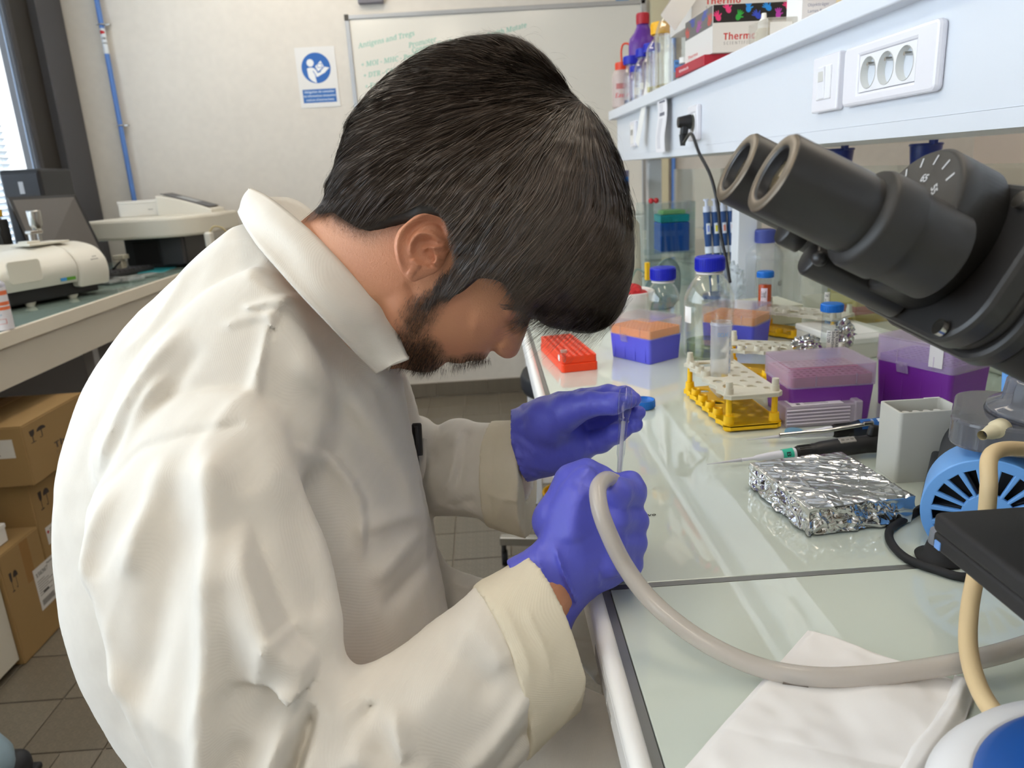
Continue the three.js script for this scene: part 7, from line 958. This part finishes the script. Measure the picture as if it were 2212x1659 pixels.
  const mask = (u, v, w) => { const x = u / w * 0.665, y = v / w * 0.665; let best = 1e9, ins = false; for (let k = 0, l = MP.length - 1; k < MP.length; l = k++) { const a = MP[l], b = MP[k]; if ((a[1] > y) !== (b[1] > y) && x < (b[0] - a[0]) * (y - a[1]) / (b[1] - a[1]) + a[0]) ins = !ins; const ex = b[0] - a[0], ey = b[1] - a[1], t = clamp(((x - a[0]) * ex + (y - a[1]) * ey) / (ex * ex + ey * ey), 0, 1), dx = x - a[0] - ex * t, dy = y - a[1] - ey * t, q = dx * dx + dy * dy; if (q < best) best = q; } return (ins ? -1 : 1) * Math.sqrt(best); };
  // short hair near the nape and behind the ear lies close to the skull
  const shortAt = (x, y) => clamp(1 - sstep(0, 130, (x - 700) * 0.35 - (y - 505) * 1.0 + (x > 900 ? (x - 900) * 0.9 : 0)), 0, 1);
  const hk = new Float32Array(HH.phi.length); for (let k = 0; k < hk.length; k++) { const u = G.u0 + (k % G.nu) * G.c, v = G.v0 + Math.floor(k / G.nu) * G.c, x = u / 0.68 * FOC + CX, y = v / 0.68 * FOC + CY, s = shortAt(x, y), hs = Math.sqrt(Math.max(0, H.phi[k])) * H.k, hh = Math.sqrt(Math.max(0, HH.phi[k])); const wav = 0.0016 * vnoise(x / 26 + y / 90, y / 30 - x / 120, 2) + 0.0012 * vnoise(x / 60, y / 14, 5); hk[k] = lerp(0.006 + wav, 0.0018 + hs - hh, s); }
  HH.rel = hk; HH.sm = 0.01;
  const mc = soften(solid(G, [HH], 0.57, 0.88, (u, v, w, f) => smax(f, mask(u, v, w), 0.008)), 2, 0.5);
  const capHair = mat('#251f1a', 0.6); const hairCap = part(person, 'hair', asGeo(mc, pBase), capHair);
  const cell = (u, v) => { const i = (u - G.u0) / G.c, j = (v - G.v0) / G.c, ii = clamp(Math.floor(i), 0, G.nu - 2), jj = clamp(Math.floor(j), 0, G.nv - 2); return [ii, jj, i - ii, j - jj]; };
  const bil = (A, u, v) => { const [i, j, a, b] = cell(u, v), k = j * G.nu + i; return lerp(lerp(A[k], A[k + 1], a), lerp(A[k + G.nu], A[k + G.nu + 1], a), b); };
  const wOf = (u, v, side) => { const p = Math.max(0, bil(HH.phi, u, v)); return 0.72 + side * (Math.sqrt(p) * HH.k + bil(hk, u, v) * 0.9); };
  const SP = [], SI = [], SC = [], c1 = C('#66564a'), c2 = C('#2c2520');
  function ribbon(list, width, col) { const n = list.length; const b0 = SP.length / 3; for (let i = 0; i < n; i++) { const p = list[i], a = list[Math.max(0, i - 1)], c = list[Math.min(n - 1, i + 1)]; const t = V3(c[0] - a[0], c[1] - a[1], c[2] - a[2]).normalize(), out = V3(p[0] - 0, p[1] + 0.09, p[2] - 0.72).normalize().lerp(V3(rr(-1, 1), rr(-1, 1), rr(-1, 1)), 0.25); const s = new THREE.Vector3().crossVectors(t, out).normalize().multiplyScalar(width * (1 - 0.85 * (i / (n - 1)) ** 2) / 2); SP.push(p[0] + s.x, p[1] + s.y, p[2] + s.z, p[0] - s.x, p[1] - s.y, p[2] - s.z); SC.push(col.r, col.g, col.b, col.r, col.g, col.b); if (i) { const k = b0 + i * 2; SI.push(k - 2, k - 1, k, k, k - 1, k + 1); } } }
  reseed(4242);
  const W0 = [1262, 205];
  const flow = (x, y) => { let dx = x - W0[0], dy = y - W0[1]; const r = Math.hypot(dx, dy) + 1e-6; dx /= r; dy /= r; const low = sstep(380, 640, y) * sstep(980, 1180, x), side = sstep(330, 560, y + (x - 1000) * -0.25) * (1 - sstep(1050, 1220, x)); dx += -1.1 * low; dy += 0.25 * low; dx = lerp(dx, -0.62, side * 0.6); dy = lerp(dy, 0.78, side * 0.6); const m = Math.hypot(dx, dy); return [dx / m, dy / m]; };
  const Gu = (x) => (x - CX) / FOC, tot = 30000;
  for (let q = 0, made = 0; made < tot && q < tot * 6; q++) {
    const x0 = rr(690, 1375), y0 = rr(90, 728), sd = made % 4 === 3 ? 1 : -1; let u = Gu(x0) * 0.665, v = (y0 - CY) / FOC * 0.665; if (bil(HH.phi, u, v) < 0.00002 || mask(u, v, 0.665) > 0.001) continue;
    const sh = shortAt(x0, y0), step = sh > 0.5 ? 0.0016 : 0.0042, n = sh > 0.5 ? 7 : Math.round(rr(10, 17)), lift = rr(0.0, 0.0035) * (1 - 0.6 * sh) + (rnd() < 0.03 ? 0.004 : 0), wig = rr(0, 100), list = []; let wl = wOf(u, v, sd), du = 0, dv = 0;
    for (let i = 0; i < n; i++) { const px = u / 0.665 * FOC + CX, py = v / 0.665 * FOC + CY; let [fx, fy] = flow(px, py); if (sh > 0.5) { fx = -0.45; fy = 0.75; } fx += 0.22 * vnoise(px / 40, py / 40, wig * 0.02) + 0.1 * vnoise(px / 14, py / 14, wig); fy += 0.22 * vnoise(px / 40 + 7, py / 40, wig * 0.02) + 0.1 * vnoise(px / 14, py / 14 + 9, wig);
      const ph = bil(HH.phi, u, v), inside = ph > 0.00003 && mask(u, v, 0.665) < 0.002; const wn = inside ? wOf(u, v, sd) : wl; const l = Math.hypot(step, Math.min(0.02, Math.abs(wn - wl))); wl = wn; const rim = 1 - sstep(0, 0.0012, ph); const ou = u - Gu(1030) * 0.7, ov = v - (430 - CY) / FOC * 0.7, on = Math.hypot(ou, ov) + 1e-6;
      list.push([u + rim * lift * ou / on, v + rim * lift * ov / on, wn + sd * (lift + (sh > 0.5 ? 0.0006 + i * 0.0009 : 0.0004)) * (1 - rim)]); const sc = step * step / l; u += fx * Math.max(sc, step * 0.35); v += fy * Math.max(sc, step * 0.35); if (!inside && ((sh < 0.5 && py < 600) || rnd() < (px < 1128 && sh < 0.5 ? 0.8 : 0.25))) break; }
    if (list.length < 4) continue; made++; ribbon(list, sh > 0.5 ? 0.00022 : rr(0.00025, 0.0005), c1.clone().lerp(c2, rnd()));
  }
  for (let q = 0; q < 900; q++) { const x0 = lerp(1120, 1345, rnd()), y0 = lerp(668, 708, rnd()) - (x0 > 1300 ? (x0 - 1300) * 1.0 : 0); let u = Gu(x0) * 0.665, v = (y0 - CY) / FOC * 0.665; if (bil(HH.phi, u, v) < 0.00002) continue; const sd = q % 3 === 2 ? 1 : -1, w = wOf(u, v, sd), L = rr(0.01, 0.022), ax = rr(-0.85, -0.25), list = []; for (let i = 0; i < 8; i++) { const s = i / 7; list.push([u + (ax * s - 0.25 * s * s) * L, v + (0.62 * s - 0.12 * s * s) * L, w + sd * (0.0008 - 0.004 * s * s)]); } ribbon(list, rr(0.0002, 0.00036), c1.clone().lerp(c2, rnd())); }
  // flyaway hairs over the crown and fringe
  for (let q = 0; q < 90; q++) { const t = rnd(), e = hairPoly[8 + Math.floor(t * 26)], out = rr(0.2, 1), a = q3(e[0] + rr(-12, 12), e[1] + rr(-6, 10), 0.72), ou = a[0] - q3(1030, 430, 0.72)[0], ov = a[1] - q3(1030, 430, 0.72)[1], on = Math.hypot(ou, ov), tx = -ov / on, ty = ou / on, L = rr(0.012, 0.035), list = []; for (let i = 0; i < 9; i++) { const s = i / 8; list.push([a[0] + tx * L * s + ou / on * 0.011 * out * Math.sin(s * 2.6), a[1] + ty * L * s + ov / on * 0.011 * out * Math.sin(s * 2.6), 0.72 + rr(-0.0003, 0.0003) + 0.02 * (q % 3 - 1)]); } ribbon(list, 0.00018, c1); }
  const hg = asGeo({ pos: Float32Array.from(SP), idx: SI }, pBase); hg.setAttribute('color', new THREE.BufferAttribute(Float32Array.from(SC), 3));
  const hs = part(hairCap, 'hair_strands', hg, new THREE.MeshPhysicalMaterial({ vertexColors: true, roughness: 0.38, side: THREE.DoubleSide, specularIntensity: 1.0 })); hs.userData.kind = 'stuff';
  // beard, moustache, brow and lashes: short strands growing from the skin
  SP.length = SI.length = SC.length = 0;
  const wSkin = (u, v, sd) => 0.72 + sd * Math.sqrt(Math.max(0, bil(H.phi, u, v))) * H.k - (sd < 0 ? bil(H.rel, u, v) * 0.9 : 0);
  const grow = (x, y, dx, dy, L, wd, out, sd = -1) => { const sc = 0.668; let u = Gu(x) * sc, v = (y - CY) / FOC * sc; const m = Math.hypot(dx, dy), list = []; dx /= m; dy /= m; let w = wSkin(u, v, sd); for (let i = 0; i < 5; i++) { const s = i / 4; list.push([u + dx * L * s, v + dy * L * s, w + sd * out * Math.sin(s * 1.9) * L]); } ribbon(list, wd, c2.clone().lerp(c1, rnd() * 0.7)); };
  for (let q = 0, made = 0; q < 60000 && made < 5200; q++) { const x = rr(820, 1075), y = rr(590, 815), b = beardAmount(x, y); if (rnd() > b * 1.1) continue; const u = Gu(x) * 0.668, v = (y - CY) / FOC * 0.668; if (bil(H.phi, u, v) < 0) continue; made++; const mous = x > 965 && y > 745; grow(x, y, mous ? rr(-0.3, 0.15) : rr(-0.5, 0.15) - 0.1, mous ? 1 : 0.9, mous ? rr(0.006, 0.011) : rr(0.005, 0.010) * (0.6 + 0.5 * b), rr(0.0002, 0.00034), rr(0.15, 0.45), made % 5 === 4 ? 1 : -1); }
  for (let q = 0; q < 260; q++) { const t = rnd(), x = lerp(940, 1056, t), y = lerp(800, 772, t) + rr(-8, 3); grow(x, y, rr(-0.35, 0.25), 1, rr(0.004, 0.009), 0.00028, rr(-0.3, 0.3), rnd() < 0.5 ? -1 : 1); }
  for (let q = 0, made = 0; q < 20000 && made < 1500; q++) { const x = rr(695, 925), y = rr(445, 545); if (rnd() > napeAmount(x, y)) continue; made++; grow(x, y, -0.5, 0.8, rr(0.003, 0.007), 0.0002, 0.35, made % 4 === 3 ? 1 : -1); }
  for (let q = 0; q < 120; q++) grow(rr(1078, 1142), 664 + rr(-5, 6), 1, rr(-0.1, 0.35), rr(0.005, 0.009), 0.00026, 0.25);
  for (let q = 0; q < 44; q++) grow(1103 + q * 0.85, 690 - q * 0.06 + rr(-2, 2), 0.05 + q * 0.008, 1, rr(0.004, 0.007), 0.0003, 0.7);
  const bg = asGeo({ pos: Float32Array.from(SP), idx: SI }, pBase); bg.setAttribute('color', new THREE.BufferAttribute(Float32Array.from(SC), 3));
  const bd = part(person, 'beard', bg, new THREE.MeshPhysicalMaterial({ vertexColors: true, roughness: 0.5, side: THREE.DoubleSide })); bd.userData.kind = 'stuff';

  // trousers and shoes, mostly out of view
  const legs = [[J.hip, J.hip, 0.122, 0.122], [J.hip, J.kneeR, 0.085, 0.06], [J.hip, J.kneeL, 0.085, 0.058], [J.kneeR, J.footR, 0.06, 0.045], [J.kneeL, J.footL, 0.058, 0.045]];
  const ml = solidF((u, v, w) => { let f = 1; for (const [a, b, ra, rb] of legs) f = smin(f, cone([u, v, w], a, b, ra, rb), 0.02); return f; }, -0.45, 0.2, 0.45, 0.30, 1.35, 1.25, 0.012);
  part(person, 'trousers', asGeo(soften(ml, 1), pBase), mat('#22262e', 0.8));
  for (const z of [-0.52, -0.82]) part(person, 'shoe', [rbox(0.26, 0.07, 0.09, 0.03, 0.07, 0.036, z), rbox(0.27, 0.018, 0.095, 0.008, 0.07, 0.009, z)].map((g) => g.translate(-pBase.x, 0, -pBase.z)), mat('#1c1b1c', 0.6));
}
// cropped hair thinning out below the hairline at the nape and behind the ear
function napeAmount(x, y) { const line = x < 740 ? 455 + (x - 700) * 0.6 : x < 800 ? 480 + (x - 740) * 0.45 : 506 - (x - 800) * 0.3; return clamp(1 - (y - line) / 34, 0, 1) * (x > 690 && x < 930 ? 0.8 : 0); }
// how thick the beard grows at a place on the face (pixels of the side view)
function beardAmount(x, y) {
  const jaw = Math.max(0, 1 - Math.hypot((x - 905) / 62, (y - 775) / 62)), cheek = Math.max(0, 1 - Math.abs((x - (868 + (760 - y) * 0.55)) / 46)) * sstep(625, 660, y) * (1 - sstep(790, 815, y)) * 0.5, burn = Math.max(0, 1 - Math.abs((x - (950 + (640 - y) * 0.75)) / 22)) * sstep(585, 610, y) * (1 - sstep(655, 690, y)), chin = Math.max(0, 1 - Math.hypot((x - 925) / 44, (y - 800) / 34)), mous = Math.max(0, 1 - Math.hypot((x - 1030) / 44, (y - 776) / 17)) * 1.5, lip = Math.max(0, 1 - Math.hypot((x - 975) / 26, (y - 780) / 14)) * 0.8;
  return clamp(Math.max(jaw * 1.5, cheek, burn * 1.1, chin * 1.6, mous, lip), 0, 1);
}
// ---- gloved hands ----
{
  const nit = (() => { const a = noiseField(128, 40, 51), b = noiseField(128, 12, 52); return dataTex(128, (x, y) => 255 * (0.5 * a(x, y) + 0.5 * b(x, y))); })(); nit.repeat.set(12, 12);
  const gloveM = new THREE.MeshPhysicalMaterial({ color: C('#5c60cf'), roughness: 0.42, bumpMap: nit, bumpScale: 0.0003, sheen: 0.2, sheenColor: C('#9a9cf0') });
  const chain = (f, p, list, k) => { for (let i = 0; i < list.length - 1; i++) f = smin(f, cone(p, list[i].slice(0, 3), list[i + 1].slice(0, 3), list[i][3], list[i + 1][3]), k); return f; };
  const N = (x, y, d, r) => [...q3(x, y, d), r];
  // left hand: palm towards the viewer, thumb and index closing on the pipette
  {
    const thumb = [N(1185, 908, 0.752, 0.023), N(1225, 888, 0.732, 0.0185), N(1272, 873, 0.718, 0.0125), N(1325, 872, 0.706, 0.0105), N(1357, 867, 0.703, 0.0088)], index = [N(1215, 880, 0.775, 0.0165), N(1262, 866, 0.765, 0.0122), N(1312, 853, 0.745, 0.0098), N(1350, 855, 0.728, 0.009), N(1371, 863, 0.717, 0.0078)], midf = [N(1225, 905, 0.785, 0.016), N(1268, 893, 0.785, 0.0118), N(1320, 890, 0.768, 0.0096), N(1360, 890, 0.745, 0.009), N(1378, 892, 0.732, 0.0078)], ring = [N(1222, 930, 0.787, 0.016), N(1268, 925, 0.785, 0.0118), N(1318, 917, 0.768, 0.0096), N(1358, 914, 0.745, 0.009), N(1374, 917, 0.735, 0.0078)], pinky = [N(1215, 960, 0.782, 0.0165), N(1262, 962, 0.775, 0.0125), N(1298, 953, 0.762, 0.0102), N(1332, 936, 0.745, 0.0092), N(1350, 928, 0.735, 0.0078)];
    const wr = N(1128, 966, 0.792, 0.030), palm = [[wr, N(1200, 905, 0.772, 0.0215)], [wr, N(1205, 930, 0.778, 0.024)], [wr, N(1205, 955, 0.775, 0.0235)], [N(1160, 985, 0.78, 0.02), N(1240, 972, 0.768, 0.016)], [N(1140, 930, 0.785, 0.024), thumb[0]]];
    const rings = [];
    const m = solidF((u, v, w) => { const p = [u, v, w]; let f = 1; for (const [a, b] of palm) f = smin(f, cone(p, a, b, a[3], b[3]), 0.016); f = smin(f, chain(1, p, thumb, 0.005), 0.007); let g = 1; for (const c of [index, midf, ring, pinky]) g = Math.min(g, chain(1, p, c, 0.006)); f = smin(f, g, 0.006);
      const cu = q3(1124, 968, 0.79), q = [(u - cu[0]), (v - cu[1]), (w - cu[2])], ax = q[0] * 0.94 - q[1] * 0.30 - q[2] * 0.12; // flared open cuff
      const rad = Math.hypot(q[0] - ax * 0.94, q[1] + ax * 0.30, q[2] + ax * 0.12), flare = 0.0355 + 0.10 * Math.max(0, -ax); if (ax < 0.02) f = Math.min(f, Math.max(Math.abs(rad - flare) - 0.0013, ax - 0.02, -ax - 0.004));
      f = Math.max(f, -ax - 0.004);
      return f + 0.0009 * Math.sin((u * 0.5 - v * 0.85 + w * 0.2) * 420 + 5 * vnoise(u * 50, v * 50, w * 50)) * sstep(0.02, 0.0, Math.abs(ax - 0.012)) + 0.0011 * Math.pow(Math.abs(vnoise(u * 120 + 3, v * 45, w * 60)), 1.2) + 0.0016 * vnoise(u * 45, v * 45, w * 45); }, q3(1100, 820, 0.76)[0], q3(1100, 825, 0.79)[1] - 0.005, 0.675, q3(1395, 820, 0.76)[0], q3(1100, 1050, 0.79)[1], 0.84, 0.0021);
    const gl = part(person, 'left_glove', asGeo(soften(m, 1, 0.4), pBase), gloveM); gl.name = 'glove';
  }
  // right hand: fist seen from the back, thumb on top, fingers curling away round the hose
  {
    const G = gridFor(1080, 980, 1420, 1390, 0.64, 0.0021); for (const k of ['u0', 'v0']) G[k] -= 0.004;
    const fist = inflate(G, [[1060, 1238, 0.60], [1138, 1185, 0.61], [1168, 1150, 0.615], [1192, 1085, 0.62], [1222, 1035, 0.625], [1250, 1010, 0.63], [1275, 1008, 0.63], [1300, 1035, 0.63], [1330, 1045, 0.63], [1362, 1036, 0.635], [1374, 1062, 0.64], [1376, 1130, 0.645], [1376, 1190, 0.645], [1364, 1234, 0.645], [1335, 1264, 0.64], [1290, 1286, 0.635], [1250, 1326, 0.625], [1228, 1378, 0.612], [1210, 1440, 0.60], [1120, 1440, 0.595], [1050, 1340, 0.595]], { R: 0.05, k: 0.72, kb: 0.9, it: 240 });
    fist.sm = 0.01;
    fist.rel = relief(G, [fold([[1192, 1160], [1215, 1230], [1240, 1290], [1246, 1310]], 0.0035, 4, { d: 0.6 }), fold([[1300, 1040], [1325, 1060], [1392, 1062]], 0.003, 16, { d: 0.6 }), fold([[1330, 1090], [1395, 1098]], -0.003, 8, { d: 0.6, f1: 0 }), fold([[1335, 1140], [1398, 1148]], -0.003, 8, { d: 0.6, f1: 0 }), fold([[1335, 1190], [1396, 1205]], -0.003, 8, { d: 0.6, f1: 0 }), fold([[1130, 1230], [1160, 1270], [1200, 1340]], 0.002, 6, { d: 0.59 }), fold([[1160, 1180], [1170, 1240], [1200, 1300]], 0.0015, 6, { d: 0.59 }), fold([[1265, 1050], [1240, 1110], [1230, 1180]], 0.003, 22, { d: 0.6 }), fold([[1290, 1230], [1300, 1280]], 0.0015, 4, { d: 0.6 }), fold([[1330, 1215], [1345, 1262]], 0.0015, 4, { d: 0.6 }), fold([[1140, 1240], [1180, 1225]], 0.001, 3, { d: 0.59 }), fold([[1160, 1290], [1195, 1270]], 0.001, 3, { d: 0.59 })]);
    const kn = [1066, 1122, 1172, 1216], fingers = kn.map((y, i) => [N(1330 - i * 4, y, 0.618, 0.0145 - i * 0.0006), N(1365 - [4, 0, 0, 6][i], y + 2, 0.642, 0.0132 - i * 0.0006), N(1366 - i * 3, y + 4, 0.672, 0.0118 - i * 0.0006), N(1335, y + 2, 0.688, 0.0105 - i * 0.0005), N(1305, y, 0.675, 0.0095 - i * 0.0005)]);
    const thumb = [N(1205, 1125, 0.632, 0.022), N(1240, 1045, 0.642, 0.0165), N(1268, 1024, 0.645, 0.0125), N(1300, 1036, 0.648, 0.011), N(1322, 1046, 0.65, 0.0095)], indexTip = [N(1366, 1062, 0.648, 0.0125), N(1358, 1046, 0.65, 0.0115), N(1338, 1044, 0.653, 0.0098)];
    const wAx = [0.80, -0.56, 0.2], wn = Math.hypot(...wAx), cp = q3(1149, 1287, 0.603), wa = [0, 1, 2].map((i) => cp[i] - 0.03 * wAx[i] / wn), wb = [0, 1, 2].map((i) => cp[i] + 0.016 * wAx[i] / wn);
    const m = solid(G, [fist], 0.545, 0.725, (u, v, w, f) => { const p = [u, v, w]; let g = f; for (const c of fingers) g = smin(g, chain(1, p, c, 0.006), 0.005); g = smin(g, chain(1, p, thumb, 0.008), 0.007); g = smin(g, chain(1, p, indexTip, 0.006), 0.004);
      g = Math.max(g, -((u - cp[0]) * 0.82 - (v - cp[1]) * 0.57 + (w - cp[2]) * 0.02) - 0.002);
      return g + 0.0010 * Math.pow(Math.abs(vnoise(u * 60 + 8, v * 110, w * 60)), 1.2) + 0.0012 * vnoise(u * 50, v * 50, w * 50); });
    const gl = part(person, 'glove', asGeo(soften(m, 1, 0.4), pBase), gloveM);
  }
}
// ---- what the hands hold: clear transfer pipette and the clear hose ----
{
  const a = at(1336, 1046, 0.645), b = at(1352, 838, 0.695), t = thing('transfer_pipette', 'clear plastic transfer pipette held upright between the gloved fingers', 'pipette', a), L = a.distanceTo(b); t.quaternion.setFromUnitVectors(V3(0, 1, 0), b.clone().sub(a).normalize());
  const pm = clear('#eef0f4', 0.08, { ior: 1.45 }); part(t, 'bulb', lathe([[0.0042, L - 0.034], [0.0062, L - 0.026], [0.0068, L - 0.012], [0.0058, L - 0.003], [0.003, L], [0, L + 0.0004]], 30), pm); part(t, 'stem', [lathe([[0.0018, -0.01], [0.0026, L * 0.25], [0.0036, L * 0.3], [0.0036, L - 0.05], [0.0042, L - 0.034]], 26), lathe([[0.0042, L - 0.036], [0.0052, L - 0.035], [0.0042, L - 0.033]], 26)], pm); part(t, 'inner_tube', lathe([[0.0012, 0], [0.0018, L * 0.3], [0.002, L - 0.036]], 16), frost('#e6e4ea', 0.3, 0.7));
  const P = [[1326, 1040, 0.622], [1308, 1036, 0.605], [1292, 1056, 0.588], [1296, 1100, 0.575], [1318, 1160, 0.572], [1352, 1226, 0.572], [1400, 1290, 0.565], [1462, 1346, 0.553], [1548, 1402, 0.54], [1650, 1444, 0.53], [1760, 1462, 0.522], [1870, 1460, 0.52], [1990, 1446, 0.52], [2110, 1424, 0.52], [2230, 1390, 0.525], [2400, 1320, 0.54]].map((p) => at(...p));
  const h = thing('clear_hose', 'thick cloudy clear hose curving from the gloved fist across the bench', 'hose', P[0]); const LP = P.map((p) => p.clone().sub(P[0]));
  part(h, 'hose', tubeOf(LP, 0.0069, 220, 20), mat('#e6dfd6', 0.14, { transmission: 0.5, thickness: 0, ior: 1.4 })); part(h, 'bore', tubeOf(LP, 0.0044, 200, 14), mat('#e6dfd6', 0.3, { transmission: 0.5, thickness: 0 }));
  part(h, 'stain', tubeOf([[1690, 1454, 0.526], [1745, 1462, 0.5228]].map((p) => at(p[0], p[1] + 9, p[2] - 0.0005).sub(P[0])), 0.0046, 16, 12), mat('#6b6056', 0.6));
}
renderer.render(scene, camera);
